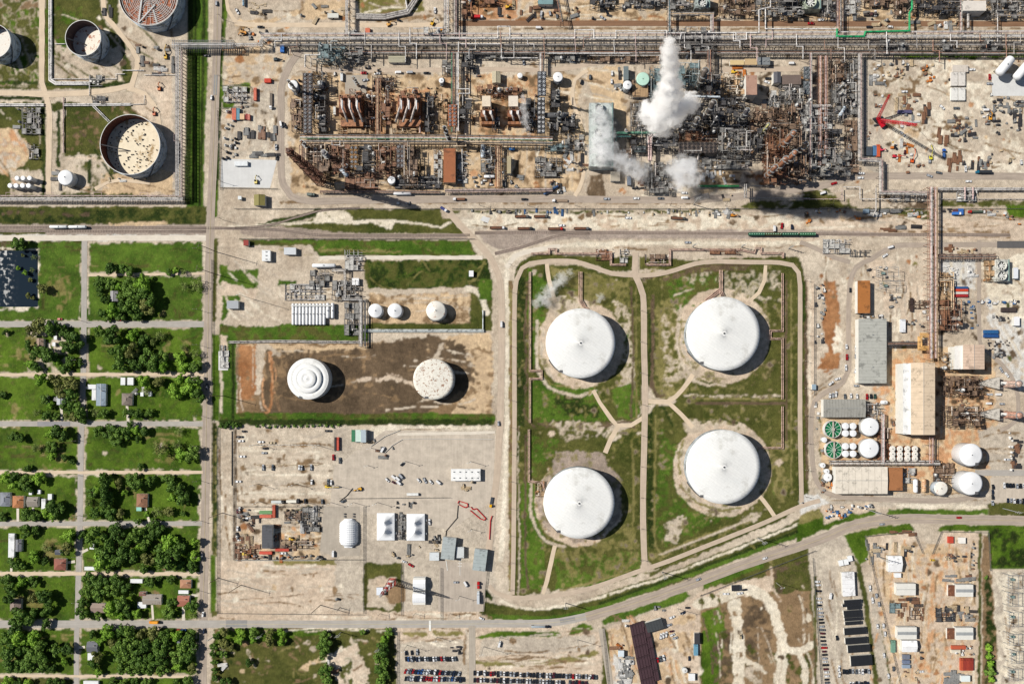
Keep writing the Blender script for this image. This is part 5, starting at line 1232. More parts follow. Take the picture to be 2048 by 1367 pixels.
CONT = [(1923,575,27,4.6,(44,84,136),'blue container, top of striped row of four'),(1923,580,27,4.6,(214,80,50),'orange red container, second of striped row'),(1923,585.5,27,4.6,(226,214,204),'pale container, third of striped row'),(1923,591,27,4.6,(176,50,52),'dark red container, bottom of striped row'),
 (1983,663,28,7,(44,98,150),'blue container, upper of touching pair'),(1983,671,28,7,(36,82,142),'darker blue container, lower of touching pair'),
 (468,228,8,23,OC,'orange container, left of four together'),(476,228,6,23,(96,150,170),'blue container beside long orange one'),(484,233,9,11,(226,190,150),'short cream container'),(493,233,4,11,(150,40,36),'short dark red container'),(497,234,5,11,(206,120,104),'short salmon container at right end'),
 (510,188,5.5,25,OC,'orange container beside grass island'),(535,161,13,8,(206,60,32),'small bright orange box unit'),
 (671,887,5,26,(44,40,44),'dark container beside orange one'),(675,887,5,26,RC,'orange red container beside dark one'),
 (531,1024,25,6,(112,160,104),'green container above orange one'),(531,1032,24,6,OC,'orange container below green one'),(547.5,1022,5.5,25,(186,84,58),'orange container standing across two others'),
 (564,1099,27,5.5,(196,70,50),'red container right of dark shed'),(531,1105,25,5.5,(216,88,66),'red container below dark shed'),
 (1787,1292,8,24,(120,160,140),'green container along fence'),(1813,1313,14,9,(120,126,140),'gray container, top of three'),(1813,1323,14,7,(116,128,152),'blue gray container, middle of three'),(1813,1332,15,7,(150,166,184),'pale blue container, bottom of three'),
 (1902,1079,10,13,(200,76,56),'red box container near fence'),(1918,1294,28,7,(196,96,66),'orange red container with wheels'),(1912,1302,18,6,(226,216,196),'cream container below orange red one'),
 (1943,1328,8,24,(150,58,46),'dark red tank module, right of row'),(1936,1328,6,24,(166,66,50),'dark red tank module, third of row'),(1930,1328,6,24,(156,60,48),'dark red tank module, second of row'),(1924,1328,5,24,(196,90,60),'orange tank module, left of row'),
 (1739,302,12,18,(74,82,92),'dark green gray box by rack corner'),(1750,301,7,20,(86,128,168),'blue container beside orange one by rack'),(1757,301,7,24,(214,96,58),'orange container by rack corner'),
 (1921,137,31,14,(218,208,196),'wide cream trailer above white four'),(1909,158,13.5,27,(228,222,214),'white tent trailer, upper left of four'),(1924,158,13.5,27,(228,222,214),'white tent trailer, upper right of four'),(1909,188,13.5,25,(238,236,230),'white tent trailer, lower left of four'),(1924,188,13.5,25,(238,236,230),'white tent trailer, lower right of four'),
 (1810,223,27,6,(92,88,122),'purple gray long container in crane yard'),(1392,1299,8,22,(110,160,184),'light blue tank trailer by grass edge'),(1824,602,5,13,(64,50,46),'dark box, upper of two in white yard'),(1824,616,5,13,(72,56,50),'dark box, lower of two in white yard'),
 (2011,619,14,9,(70,60,58),'dark brown box, left of pair'),(2026,619,14,9,(76,66,62),'dark brown box, right of pair'),(1922,423,10,12,(60,110,180),'blue container in rail yard'),(1912,421,9,6,(96,66,76),'maroon box left of blue container'),
 (564,97,8,14,(36,110,190),'bright blue box truck body by rack'),(735,61,9,10,(216,120,88),'orange box on main rack'),(825,988,23,5,(240,240,236),'long white trailer by parking edge'),(482,327,26,9,(236,240,242),'long white trailer on concrete pad'),
 (1733,422,11,8,(130,150,166),'blue gray flat box in rail yard'),(683,154,5,15,(226,230,232),'white box by refinery inner road'),(550,540,14,3,(150,150,150),''),(669,221,5,16,(226,226,220),'white long van body by heaters')]
for c in CONT:
    if c[5]: container(*c)
# rows of dark brown containers
for cI in range(7):
    for rI in range(6):
        ux, uy = .19, .98; x = 1262+cI*5.6*1.0+rI*22.5*ux-2; y = 1262-cI*1.9+rI*22.5*.98-6+(0 if cI < 5 else 12); ok = not (rI == 5 and cI > 4) and y < 1380
        if cI == 6 and rI == 0: y += 3
        if ok: container(x+4, y+4, 5.2, 21.5, (74,52,58), 'dark maroon container', 11, group='rows of dark maroon containers')
# ---------------------------------------------------------------- vehicles
TYRE = mat((38,38,40), .9); TLAMP = mat((150,20,20), .4); HLAMP = mat((230,230,220), .2)
CC = {'w': ((240,240,240), 'white'), 's': ((176,180,186), 'silver'), 'k': ((34,36,42), 'black'), 'g': ((98,104,110), 'gray'), 'r': ((176,22,30), 'red'), 'b': ((44,84,140), 'blue'), 'm': ((92,34,44), 'maroon'), 'n': ((34,44,66), 'navy'), 't': ((190,172,140), 'tan'), 'G': ((50,84,74), 'green'), 'o': ((214,120,40), 'orange'), 'y': ((226,186,50), 'yellow')}
def wheels(root, xs, w, r=.36, n=10):
    for x in xs:
        for s in (-1, 1): MB().tube([(x, s*(w-.25), r), (x, s*w, r)], r, n).build('wheel', TYRE, root)
def car_proto(kind, ck):
    paint = mat(CC[ck][0], .3, .1, var=.02, spec=.6); r = raw('car'); B = MB(); G = MB()
    def loft(m, secs):           # sections (x, halfwidth, z0, z1)
        st = len(m.v)
        for x, w, z0, z1 in secs: m.v += [(x,-w,z0),(x,w,z0),(x,w*.96,z1),(x,-w*.96,z1)]
        for i in range(len(secs)-1):
            a = st+4*i; m.f += [(a,a+1,a+5,a+4),(a+1,a+2,a+6,a+5),(a+2,a+3,a+7,a+6),(a+3,a,a+4,a+7)]
        e = st+4*(len(secs)-1); m.f += [(st,st+3,st+2,st+1),(e,e+1,e+2,e+3)]
    if kind == 'c':
        loft(B, [(-2.3,.8,.4,.85),(-2.1,.88,.3,.98),(0,.92,.3,1.0),(1.6,.9,.3,.9),(2.2,.8,.35,.7)]); loft(G, [(-1.75,.78,.98,1.0),(-1.1,.72,.98,1.38),(.3,.72,.98,1.38),(1.15,.8,.96,1.0)])
        B.box(-1.05,-.66,1.375,.3,.66,1.43); wx = (-1.4, 1.4); W = .92
    elif kind == 'u':
        loft(B, [(-2.4,.88,.4,1.05),(-2.3,.95,.35,1.1),(1.3,.95,.35,1.1),(2.3,.88,.4,.95)]); loft(G, [(-2.3,.86,1.1,1.4),(-2.1,.82,1.1,1.7),(.5,.82,1.1,1.7),(1.3,.86,1.1,1.12)])
        B.box(-2.1,-.76,1.695,.5,.76,1.76); wx = (-1.5, 1.5); W = .96
    elif kind == 'v':
        loft(B, [(-3,.95,.4,2.1),(-2.9,1,.4,2.3),(1.7,1,.4,2.3),(2.4,.95,.4,1.2),(2.9,.9,.4,1.0)]); G.box(1.75,-.9,1.25,2.15,.9,1.9); wx = (-1.9, 1.9); W = 1
    elif kind == 'p':
        loft(B, [(-2.9,.98,.5,.62),(-2.85,.98,.5,.62),(2.2,.98,.5,1.1),(2.9,.92,.5,.95)]); B.box(-.5,-.99,.5,1.3,.99,1.12).box(-2.9,-1,.6,-.5,-.88,1.12).box(-2.9,.88,.6,-.5,1,1.12).box(-2.95,-1,.6,-2.85,1,1.12)
        loft(G, [(-.6,.82,1.12,1.7),(.5,.82,1.12,1.7),(1.25,.88,1.1,1.14)]); B.box(-.55,-.76,1.695,.45,.76,1.76); wx = (-1.9, 1.9); W = .99
        MB().box(-2.84,-.87,.63,-.52,.87,.68).build('bed_liner', DARK, r)
    B.build('body', paint, r); G.build('window', GLASS, r); wheels(r, wx, W)
    for s in (-1, 1): MB().box(wx[1]+.75,s*.62-.15,.6,wx[1]+.95,s*.62+.15,.75).build('headlight', HLAMP, r)
    return proto(r)
CP = {}
KN = {'c': 'car', 'u': 'sport utility car', 'v': 'van', 'p': 'pickup truck'}
def cars(s, where=None, group=None):
    for w in s.split():
        x, y, a, kc = w.split(','); k, c = kc[0], kc[1]
        if kc not in CP: CP[kc] = car_proto(k, c); CP[kc].name = {'c': 'car', 'u': 'suv', 'v': 'van', 'p': 'pickup_truck'}[k]
        o = place(CP[kc], '%s %s%s' % (CC[c][1], KN[k], ' '+where if where else ''), KN[k] if k != 'u' else 'car', float(x), float(y), math.radians(float(a)), 1.06, group or 'vehicles around the site', z=.2)
        o.name = CP[kc].name.split('.')[0]
# angle: 0 = pointing right, 90 = pointing up in the photo; kind c/u/v/p + colour
cars('''434,8,90,us 475,24,-60,pw 521,55,180,pk 424,196,90,uw 414,112,0,pk 799,42,-20,ck 1003,648,90,vw 997,846,90,us 415,773,90,pn 407,1227,85,uw 405,1110,90,us 409,1260,90,un 360,1258,0,ur 368,1258,0,ub
121,638,0,cr 239,640,0,cr 1080,5,0,ck
728,147,180,pr 755,148,180,pw 797,146,180,vw 820,146,180,vs 731,161,10,ps 750,165,90,pk 853,147,180,pk
563,250,-80,vw 570,252,-60,pk 553,295,-90,ps 870,22,90,pw 554,315,90,pk 1082,29,80,us 1083,28,80,uw 1100,28,100,us 1114,34,100,ug 1078,57,0,vw 1047,125,-80,ps 1145,125,170,ps 1163,165,70,uk 1180,155,85,ug
1205,14,0,cg 1205,37,-30,ps 1212,23,-60,pk 1357,113,110,uk 1374,113,60,pw 1224,148,90,uw 1223,164,90,uw 1470,206,0,vw 1536,158,0,pk 1533,165,-20,pw 1583,128,0,vw
1213,398,0,ps 1272,397,0,pw 1321,397,0,pg 1369,396,180,vw 1368,386,0,pw 1256,436,0,pw 1123,451,0,pw 1049,399,0,pk 1375,485,0,ps 1548,457,90,vw 1563,452,80,pr 1583,454,90,un
1750,28,90,pw 1641,41,0,pw 1666,41,0,pw 1621,48,180,pr 1738,55,0,pk 1780,55,0,uw 1606,34,0,pk
1808,184,0,pw 1883,215,-40,pw 1912,217,0,pg 1972,221,0,vw 1804,268,-40,pw 1943,140,0,pw 1902,160,0,pk 1978,155,90,pr 1978,168,0,ps
1858,352,-20,ps 1877,346,-10,pg 1936,363,0,pw 2041,325,90,uw 2019,321,80,ut 1722,347,0,pw 1720,356,0,pw 1809,305,80,cm 1790,296,-45,uk 1667,367,15,pr 1646,386,20,vw 1858,322,90,us 1930,338,90,pw
1781,494,15,vw 1769,511,30,pw 1692,693,90,uw 1693,714,90,pr 1711,698,90,pw 1711,712,90,us 1691,735,90,pw 1710,741,75,uw 1674,757,15,pw 1661,766,35,pw 1712,771,0,us
1659,791,80,uw 1665,790,80,us 1671,788,80,pw 1689,792,90,ug 1701,791,90,uw 1713,792,90,uw 1733,793,90,pr 1741,792,90,uk 1749,792,90,uG
2001,739,-60,ps 2012,749,-50,pw 1978,788,0,pw 1977,806,0,vw 1996,788,0,vw 2003,807,0,us 1910,911,0,pw 2013,918,180,pw 1917,1034,0,ur 1763,1047,5,us 1700,580,90,ck''')
cars('''482,881,0,pw 485,912,0,pw 477,962,0,pw 522,883,0,pw 545,885,0,pt 531,896,0,uk 529,905,0,us 527,934,90,ps 546,934,90,pg 599,934,90,uw 604,935,90,us 623,934,90,ps 624,963,90,uw 657,963,90,pg 663,964,90,uw 645,1002,90,ug 611,1001,90,uk 596,1001,90,uk
667,914,90,pr 680,920,90,pg 766,898,60,vw 805,927,45,ck 687,1001,25,ug 775,959,-45,uw 789,954,-40,vw 797,957,-45,vw 803,952,-50,vs 799,965,-40,vw 788,964,-30,cm 838,960,-50,uw 850,960,-60,ps 862,963,-50,uw 878,964,-40,vw 537,855,-10,ck 497,1035,0,uw
476,1056,90,uw 476,1021,90,um 480,1018,90,uw 567,1105,0,pw 859,1043,90,pw 822,1129,-30,pr 809,1122,-20,cw 912,1163,0,us 932,1167,-60,vw 963,1235,-25,uw 999,1286,75,vw 667,1106,90,vw 489,862,0,ck 657,861,0,pk 480,873,0,pk''')
cars('''1343,1233,20,pw 1365,1224,25,un 1375,1214,0,ck 1338,1248,15,us 1343,1261,10,cm 1344,1268,20,uw 1350,1274,15,us 1321,1271,80,pw 1326,1269,80,pw 1332,1267,80,pw 1315,1318,100,ur 1321,1316,100,pg 1327,1314,100,pw 1451,1186,0,pw 1479,1185,10,pw 1378,1315,90,cn 1396,1157,20,us 1529,1115,15,uw 1489,1178,10,ck 1481,1271,90,ut 1179,1352,60,uw 1188,1352,90,uk
1660,1190,80,vw 1673,1274,95,uk 1739,1175,-85,pw 1744,1199,-80,pw 1752,1190,-80,us 1757,1207,-80,us 1754,1251,-80,uw 1766,1250,-80,uw 1769,1266,-80,uw 1767,1309,-80,uw 1786,1336,-85,ug 1776,1350,-75,uw 1677,1335,80,pw 1678,1347,80,pw
1865,1119,0,cy 1840,1341,0,pw''')
q = random.Random(12)
def lot(x0, y0, x1, y1, n, a, pal, where, skip=(), ja=4):
    s = ''
    for i in range(n):
        if i in skip: continue
        t = i/(n-1); k = q.choice('cucuup'); s += '%.1f,%.1f,%.0f,%s%s ' % (x0+(x1-x0)*t+q.uniform(-.4, .4), y0+(y1-y0)*t+q.uniform(-.8, .8), a+q.uniform(-ja, ja), k, pal[i % len(pal)] if len(pal) > 5 else q.choice(pal))
    cars(s, where, 'cars parked in the employee lots')
MIX = 'ksgnwkbskgwkrnsgwkmk'
lot(812, 1304, 834, 1303, 3, 95, 'kks', 'in short top row'); lot(812, 1316, 911, 1316, 19, 100, 'kbsknskwgkwskrskkwgsk', 'in second row')
lot(811, 1340, 918, 1345, 21, 70, 'rsgrnbbswskwkrnskgnks', 'in third row'); lot(811, 1355, 926, 1357, 23, 80, 'kgswknwmrrrswrsngsbskn', 'in bottom row')
lot(949, 1344, 1192, 1352, 38, 88, 'kwkwkrmkswksskwkskkkskwsmkkksgrwskskmg', 'in upper row'); lot(949, 1358, 1172, 1364, 35, 88, 'kmwskskmkwksksgkwskkswsgkwskwgmkr', 'in lower row', skip=(28,))
lot(1634, 1161, 1636, 1169, 2, 0, 'ww', 'in left side row'); lot(1636, 1181, 1654, 1364, 27, 0, 'kkwwkwsskksgmkkgrmkswkmwwkgs', 'in left side row', skip=(1,))
lot(1686, 1341, 1737, 1341, 9, 90, 'kkksgwwks', 'in lower short row'); lot(1700, 1366, 1735, 1366, 7, 90, 'wwkskkn', 'in last row')
lot(1985, 973, 1984, 1004, 4, 95, 'kkns', 'in left column'); lot(2007, 970, 2046, 971, 7, 92, 'wkkksk', 'in upper row'); lot(2015, 1000, 2046, 1001, 6, 90, 'nswksk', 'in lower row')
# trucks
def truck(px, py, a, cab, body, ds, ln=13, kind='flat', name='semi_truck'):
    t = thing(name, ds, 'truck', px, py, rz=math.radians(a), z=.2); h = ln/2; cx = h-2.6; cm = mat(cab, .35)
    MB().box(cx, -1.2, .7, cx+2.0, 1.2, 3.1).box(cx+2, -1.0, .7, cx+2.9, 1.0, 1.9).build('cab', cm, t); MB().box(cx+1.9, -1.0, 2, cx+2.03, 1.0, 2.9).build('windscreen', GLASS, t)
    bm = mat(body, .6, var=.12)
    if kind == 'flat': MB().box(-h, -1.25, 1.0, cx-.4, 1.25, 1.25).build('flatbed', bm, t)
    elif kind == 'load': MB().box(-h, -1.25, 1.0, cx-.4, 1.25, 1.25).build('flatbed', DARK2, t); MB().box(-h+.5,-1.1,1.26,cx-1.2,1.1,2.2).build('load', bm, t)
    elif kind == 'tank': MB().capsule((-h+1, 0, 2.1), (cx-1.4, 0, 2.1), 1.15, 12).build('tank', bm, t, True)
    elif kind == 'dump':
        MB().box(-h,-1.25,1.0,cx-.4,1.25,1.2).box(-h,-1.25,1.2,cx-.4,-1.13,2.2).box(-h,1.13,1.2,cx-.4,1.25,2.2).box(-h,-1.1,1.2,-h+.1,1.1,2.2).box(cx-.5,-1.1,1.2,cx-.4,1.1,2.2).build('trailer_bed', bm, t); MB().box(-h+.2,-1.1,1.21,cx-.6,1.1,1.7).build('load', RUST, t)
    else: MB().box(-h, -1.3, 1.0, cx-.4, 1.3, 3.7).build('box_body', bm, t)
    wheels(t, [-h+.8, -h+2.0, cx-.6, cx+1.9], 1.25, .5)
TR = [(1044,433.5,0,(90,90,90),(112,96,84),'dump','parked long trailer truck, left of upper pair',14),(1082,433.5,0,(90,90,92),(112,96,84),'dump','parked long trailer truck, right of upper pair',14),(995,456,0,(226,226,226),(104,88,76),'dump','white cab trailer truck in lower line',15),(1050,457.5,0,(60,60,60),(116,98,84),'dump','dark cab trailer truck in lower line',15),
 (1111,458,0,(186,40,36),(110,92,80),'dump','red cab trailer truck in lower line',15),(1163,457.5,0,(100,100,104),(112,96,84),'dump','gray cab trailer truck at right of lower line',15),(1356,437,-4,(86,86,84),(104,100,90),'dump','long gray trailer truck on white yard',15),
 (919,399,180,(230,230,230),(120,80,56),'load','white cab truck with brown load on road',12),(1120,402,180,(236,236,236),(150,130,110),'flat','white cab empty flatbed truck on road',15),(888,419,-35,(236,236,240),(50,60,120),'flat','white and blue truck turning at gate bridge',8),
 (1080,1251,0,(28,34,46),(160,170,178),'tank','dark semi with long silver tanker on bottom road',18),(957,1169,90,(190,26,30),(190,26,30),'load','bright red tractor cab truck',7),(957,1193,90,(214,220,224),(200,206,212),'box','silver box trailer behind red truck',12),
 (558,1002,0,(40,40,44),(206,210,208),'box','pale gray box truck at lot bottom',13),(588,1001,0,(60,60,64),(232,228,214),'box','cream box truck at lot bottom',13),(310,1242,180,(236,150,20),(236,160,30),'box','yellow school bus on street',9),
 (1886,308,90,(40,90,170),(60,100,160),'load','blue truck beside brown stacked mats',9),(1965,345,180,(30,110,140),(50,54,60),'box','long dark trailer with teal cab',15),(1911,428,0,(236,240,244),(60,120,200),'box','blue and white truck in rail yard',9),(1950,424,180,(176,44,40),(70,84,70),'load','red flatbed truck with green load',15),
 (983,1003,-100,(236,176,20),(60,66,76),'flat','yellow loader truck near red fences',10),(543,203,-90,(236,236,236),(110,98,86),'flat','white cab empty flatbed in storage yard',16),(1742,29,0,(90,80,80),(80,70,66),'load','dark flatbed at top right',10),(955,36,0,(236,236,236),(200,32,40),'box','red box truck with white cab on orange dirt',12),(1735,31,0,(90,60,60),(70,60,56),'load','dark loaded flatbed near clay road',9),
 (624,390,0,(100,110,104),(100,110,104),'box','gray roll off truck by rusty tower',8)]
for x, y, a, c, b, kd, ds, ln in TR: truck(x, y, a, c, b, ds, ln, kd, 'school_bus' if 'bus' in ds else 'semi_truck' if ln > 12 else 'truck')
def railcar(px, py, ln, c, ds, kind):
    t = thing('rail_car', ds, 'rail car', px, py, P(px, py, 3), z=.3); h = ln*K/2; bm = mat(c, .55, var=.12, dirt=tuple(int(q_*.6) for q_ in c), damt=.3)
    if kind == 'tank': MB().capsule((-h+1.4, 0, 2.6), (h-1.4, 0, 2.6), 1.5, 16).build('tank', bm, t, True); MB().lathe([(.8, 3.9), (.8, 4.5), (.01, 4.55)], 10).build('dome', bm, t); MB().box(-h+.3,-1,.9,h-.3,1,1.1).build('underframe', DARK, t)
    else:
        MB().box(-h+.4,-1.5,1,h-.4,1.5,4.2).build('hopper', bm, t)
        for i in range(7): x = -h+1.2+(2*h-2.4)*i/6; MB().box(x-.55,-.45,4.2,x+.55,.45,4.5).build('hatch', mat((150,190,160)), t)
    for s in (-1, 1):
        b = MB().box(s*(h-2.4)-1.2,-1.1,.35,s*(h-2.4)+1.2,1.1,.95).build('bogie', DARK, t); wheels(b, (s*(h-2.4)-.8, s*(h-2.4)+.8), 1.0, .42, 8)
railcar(117, 453.5, 38, (238,240,240), 'white tank car, left of coupled pair', 'tank'); railcar(155, 453.5, 38, (236,238,238), 'white tank car, right of coupled pair', 'tank')
for i, (x, c) in enumerate(((1513,(30,84,66)),(1546,(60,66,40)),(1580,(18,70,54)),(1615,(40,92,62)))): railcar(x, 468, 33, c, 'green hopper car, %s of train' % ('first', 'second', 'third', 'last')[i], 'hopper')
# ---------------------------------------------------------------- refinery equipment
PAL = {'gray': ((120,118,116), [(222,218,212),(178,174,168),(130,126,122),(200,190,184)], (142,140,136)), 'rust': ((112,78,60), [(172,118,88),(138,96,74),(200,156,122),(216,200,186)], (146,106,80)),
 'brown': ((104,86,74), [(190,156,130),(150,120,98),(224,212,198),(120,98,84)], (140,116,96)), 'teal': ((96,114,118), [(150,168,168),(200,204,202),(116,134,138)], (128,148,150)),
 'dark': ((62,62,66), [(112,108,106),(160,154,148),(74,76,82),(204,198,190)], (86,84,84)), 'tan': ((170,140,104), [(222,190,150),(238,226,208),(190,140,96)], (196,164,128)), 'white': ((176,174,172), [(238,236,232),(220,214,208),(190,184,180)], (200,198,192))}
def pm(c, met=0): return mat(c, .55, met, var=.18, sc=.5, dirt=tuple(int(v*.66) for v in c), damt=.5, dsc=.35)
def unit(x0, y0, x1, y1, h, pal, ds, dens=1.0, ves=3, deck=.4, rot=0):
    h = h*1.35 if h > 6 else h
    cx, cy = (x0+x1)/2, (y0+y1)/2; r = random.Random(int(x0*7+y0*13)); fc, pcs, dc = PAL[pal]
    t = thing('process_structure', ds, 'process unit', cx, cy, P(cx, cy, h*.5), math.radians(rot)); w, d = (x1-x0)*K/2, (y1-y0)*K/2
    F = MB(); nx = max(1, round(2*w/5)); ny = max(1, round(2*d/5)); nd = 0; XS = [-w+2*w*i/nx for i in range(nx+1)]; YS = [-d+2*d*i/ny for i in range(ny+1)]
    hs = {}
    for i in range(nx):
        for j in range(ny): hs[i, j] = h*r.choice((.35, .6, .6, 1))*(1 if r.random() > .18 else .7)
    for i in range(nx+1):
        for j in range(ny+1):
            hh = max([hs.get((a, b), 0) for a in (i-1, i) for b in (j-1, j)])
            if hh > 0: F.box(XS[i]-.2, YS[j]-.2, 0, XS[i]+.2, YS[j]+.2, hh)
    for (i, j), hh in hs.items():
        if hh <= 0: continue
        a, b, c, e = XS[i], XS[i+1], YS[j], YS[j+1]
        for z in (hh, hh*.5):
            F.bar((a,c,z), (b,c,z), .3, .35).bar((a,c,z), (a,e,z), .3, .35)
            if r.random() < .5: F.bar((a,(c+e)/2,z), (b,(c+e)/2,z), .2, .25)
        if r.random() < deck and nd < 30: nd += 1; MB().box(a+.25, c+.25, hh-.1, b-.25, e-.25, hh).build('deck', pm(dc), t)
        if r.random() < .5:
            for q in ((a,c,b,c),(a,c,a,e)): F.bar((q[0],q[1],hh+1.1), (q[2],q[3],hh+1.1), .1)
    F.build('frame', pm(fc), t)
    area_ = 4*w*d
    for i in range(int(min(44, dens*area_/26))):
        z = h*r.uniform(.15, 1.12); R = r.choice((.14,.18,.22,.3,.42)); ax = r.random() < .5
        a, b = (w, d) if ax else (d, w); s = r.uniform(-a*.95, a*.5); e = min(a, s+r.uniform(.3, 1.6)*a); y = r.uniform(-b, b)*.95; q = [(s, y, z), (e, y, z)]
        if r.random() < .6: y2 = max(-b, min(b, y+r.uniform(-.7, .7)*b)); q.append((e, y2, z))
        if r.random() < .4: q.append((q[-1][0], q[-1][1], max(.3, z-h*r.uniform(.2, .7))))
        if r.random() < .3: q.insert(0, (s, y, max(.3, z*.4)))
        if not ax: q = [(b_, a_, c_) for a_, b_, c_ in q]
        MB().tube(q, R, 6).build('pipe', pm(r.choice(pcs)), t)
    for i in range(int(max(ves, dens*area_/240)) if ves else 0):
        x, y, R = r.uniform(-w, w)*.85, r.uniform(-d, d)*.85, r.uniform(.7, 1.5); m = pm(r.choice(pcs+[(236,234,230)]))
        if r.random() < .5:
            H = h*r.uniform(.4, 1.15); v = MB().lathe([(R, 0), (R, H), (R*.8, H+R*.35), (.01, H+R*.5)], 12, x, y).build('column', m, t, True)
            MB().lathe([(R, H*.8), (R+.9, H*.8), (R+.9, H*.8+.12), (R, H*.8+.12)], 12, x, y).build('platform', STEEL, v)
        else:
            L_ = r.uniform(2, 4.5); z = r.uniform(1.5, h*.8); dx, dy = (L_, 0) if r.random() < .5 else (0, L_); MB().capsule((x-dx/2, y-dy/2, z), (x+dx/2, y+dy/2, z), R*.8, 10).build('vessel', m, t, True)
    g = MB()
    for i in range(int(area_/26)):
        x, y = r.uniform(-w, w)*.97, r.uniform(-d, d)*.97; a, b, z = r.uniform(.3, 1.1), r.uniform(.3, 1.1), r.uniform(.5, 2.2); g.box(x-a, y-b, 0, x+a, y+b, z)
    if g.v:
        o = g.build('pump_skid', pm(r.choice(pcs)), t); o['kind'] = 'stuff'
    return t
def offset(path, off):
    out = []
    for i, p in enumerate(path):
        a = path[max(i-1, 0)]; b = path[min(i+1, len(path)-1)]
        def nrm(u, v): l = math.dist(u, v) or 1; return (-(v[1]-u[1])/l, (v[0]-u[0])/l)
        n1 = nrm(a, p) if i else nrm(p, b); n2 = nrm(p, b) if i < len(path)-1 else n1; c = 1+n1[0]*n2[0]+n1[1]*n2[1]; c = max(c, .3)
        out.append((p[0]+off*(n1[0]+n2[0])/c, p[1]+off*(n1[1]+n2[1])/c))
    return out
def rack(path, wpx, h, pipes, ds, fc=(120,112,106), name='pipe_rack', gap=7, deck2=0):
    q = pts(path); w = [P(x, y, h) for x, y in q]; mx, my = q[len(q)//2-1]; m2 = q[len(q)//2]; cx, cy = (mx+m2[0])/2, (my+m2[1])/2
    o0 = P(min(max(cx, 0), 2048), min(max(cy, 0), 1367), h); t = thing(name, ds, 'pipe rack', cx, cy, o0); L = [(x-o0[0], y-o0[1]) for x, y in w]; W = wpx*K/2; F = MB()
    for a, b in zip(L[:-1], L[1:]):
        d = math.dist(a, b); n = max(1, int(d/gap)); ux, uy = (b[0]-a[0])/d, (b[1]-a[1])/d
        for i in range(n+1):
            x, y = a[0]+ux*d*i/n, a[1]+uy*d*i/n; l, r_ = (x-uy*W, y+ux*W), (x+uy*W, y-ux*W)
            for z in (h-.5, h*.6): F.bar((*l, z), (*r_, z), .3, .35)
            F.bar((*l, 0), (*l, h), .32).bar((*r_, 0), (*r_, h), .32)
        for s in (-1, 1): F.bar((a[0]-uy*W*s, a[1]+ux*W*s, h-.5), (b[0]-uy*W*s, b[1]+ux*W*s, h-.5), .22, .3)
    F.build('frame', pm(fc), t)
    for k, c in enumerate(pipes):
        s = -W*.88+1.76*W*(k+.5)/len(pipes); R = (.32, .5, .38, .62)[k % 4]; lv = h-.1+R if k % 5 != 3 else h*.62
        R = min(R, W*.86/len(pipes))
        for_path = [(x, y, lv) for x, y in offset(L, s)]; MB().tube(for_path, R, 6).build('pipe', pm(c), t)
    return t
def pipe(path, h, r, c, ds, sup=True, name='pipeline', cat='pipeline', n=1, gap=1.0):
    q = pts(path); w = [P(x, y, h) for x, y in q]; i = len(q)//2; o0 = (sum(p[0] for p in w)/len(w), sum(p[1] for p in w)/len(w)); cx = sum(p[0] for p in q)/len(q); cy = sum(p[1] for p in q)/len(q)
    t = thing(name, ds, cat, cx, cy, o0); L = [(x-o0[0], y-o0[1]) for x, y in w]
    for k in range(n): MB().tube([(x, y, h) for x, y in offset(L, (k-(n-1)/2)*gap)], r, 8).build('pipe', pm(c), t)
    if sup:
        S = MB()
        for a, b in zip(L[:-1], L[1:]):
            d = math.dist(a, b); m = max(1, int(d/6))
            for j in range(m): x, y = a[0]+(b[0]-a[0])*(j+.5)/m, a[1]+(b[1]-a[1])*(j+.5)/m; S.box(x-.2, y-.2, 0, x+.2, y+.2, h-r*.8).box(x-n*gap*.5, y-n*gap*.5*0-.15, h-r-.2, x+n*gap*.5, y+.15, h-r-.02)
        S.build('support', CONCR, t)
    return t
def fanbank(x0, y0, x1, y1, nx, ny, h, ds, fc=(96,80,72), pc=(150,152,156), duct=False):
    cx, cy = (x0+x1)/2, (y0+y1)/2; t = thing('fan_cooler_bank', ds, 'air cooler', cx, cy, P(cx, cy, h)); w, d = (x1-x0)*K/2, (y1-y0)*K/2; F = MB().box(-w, -d, h-1.4, w, d, h-.4)
    for i in range(max(2, ny//2)+1):
        y = -d+2*d*i/max(2, ny//2)
        for s in (-1, 1): F.box(s*w*.96-.2, y-.2, 0, s*w*.96+.2, y+.2, h-1.4)
    F.build('frame', pm(fc), t)
    for i in range(nx):
        for j in range(ny):
            x, y = -w+2*w*(i+.5)/nx, -d+2*d*(j+.5)/ny; R = min(w/nx, d/ny)*.92; a = MB().lathe([(R, h-.4), (R, h+.2), (R-.12, h+.2), (R-.12, h-.3), (.01, h-.3)], 16, x, y).build('fan_ring', pm(fc), t)
            b = MB()
            for k in range(6): q = k*math.pi/3+i+j; b.bar((x, y, h+.05), (x+R*.9*math.cos(q), y+R*.9*math.sin(q), h+.05), R*.3, .06)
            b.lathe([(R*.3, h+.1), (R*.25, h+.35), (.01, h+.4)], 10, x, y).build('fan', pm(pc), a)
    return t
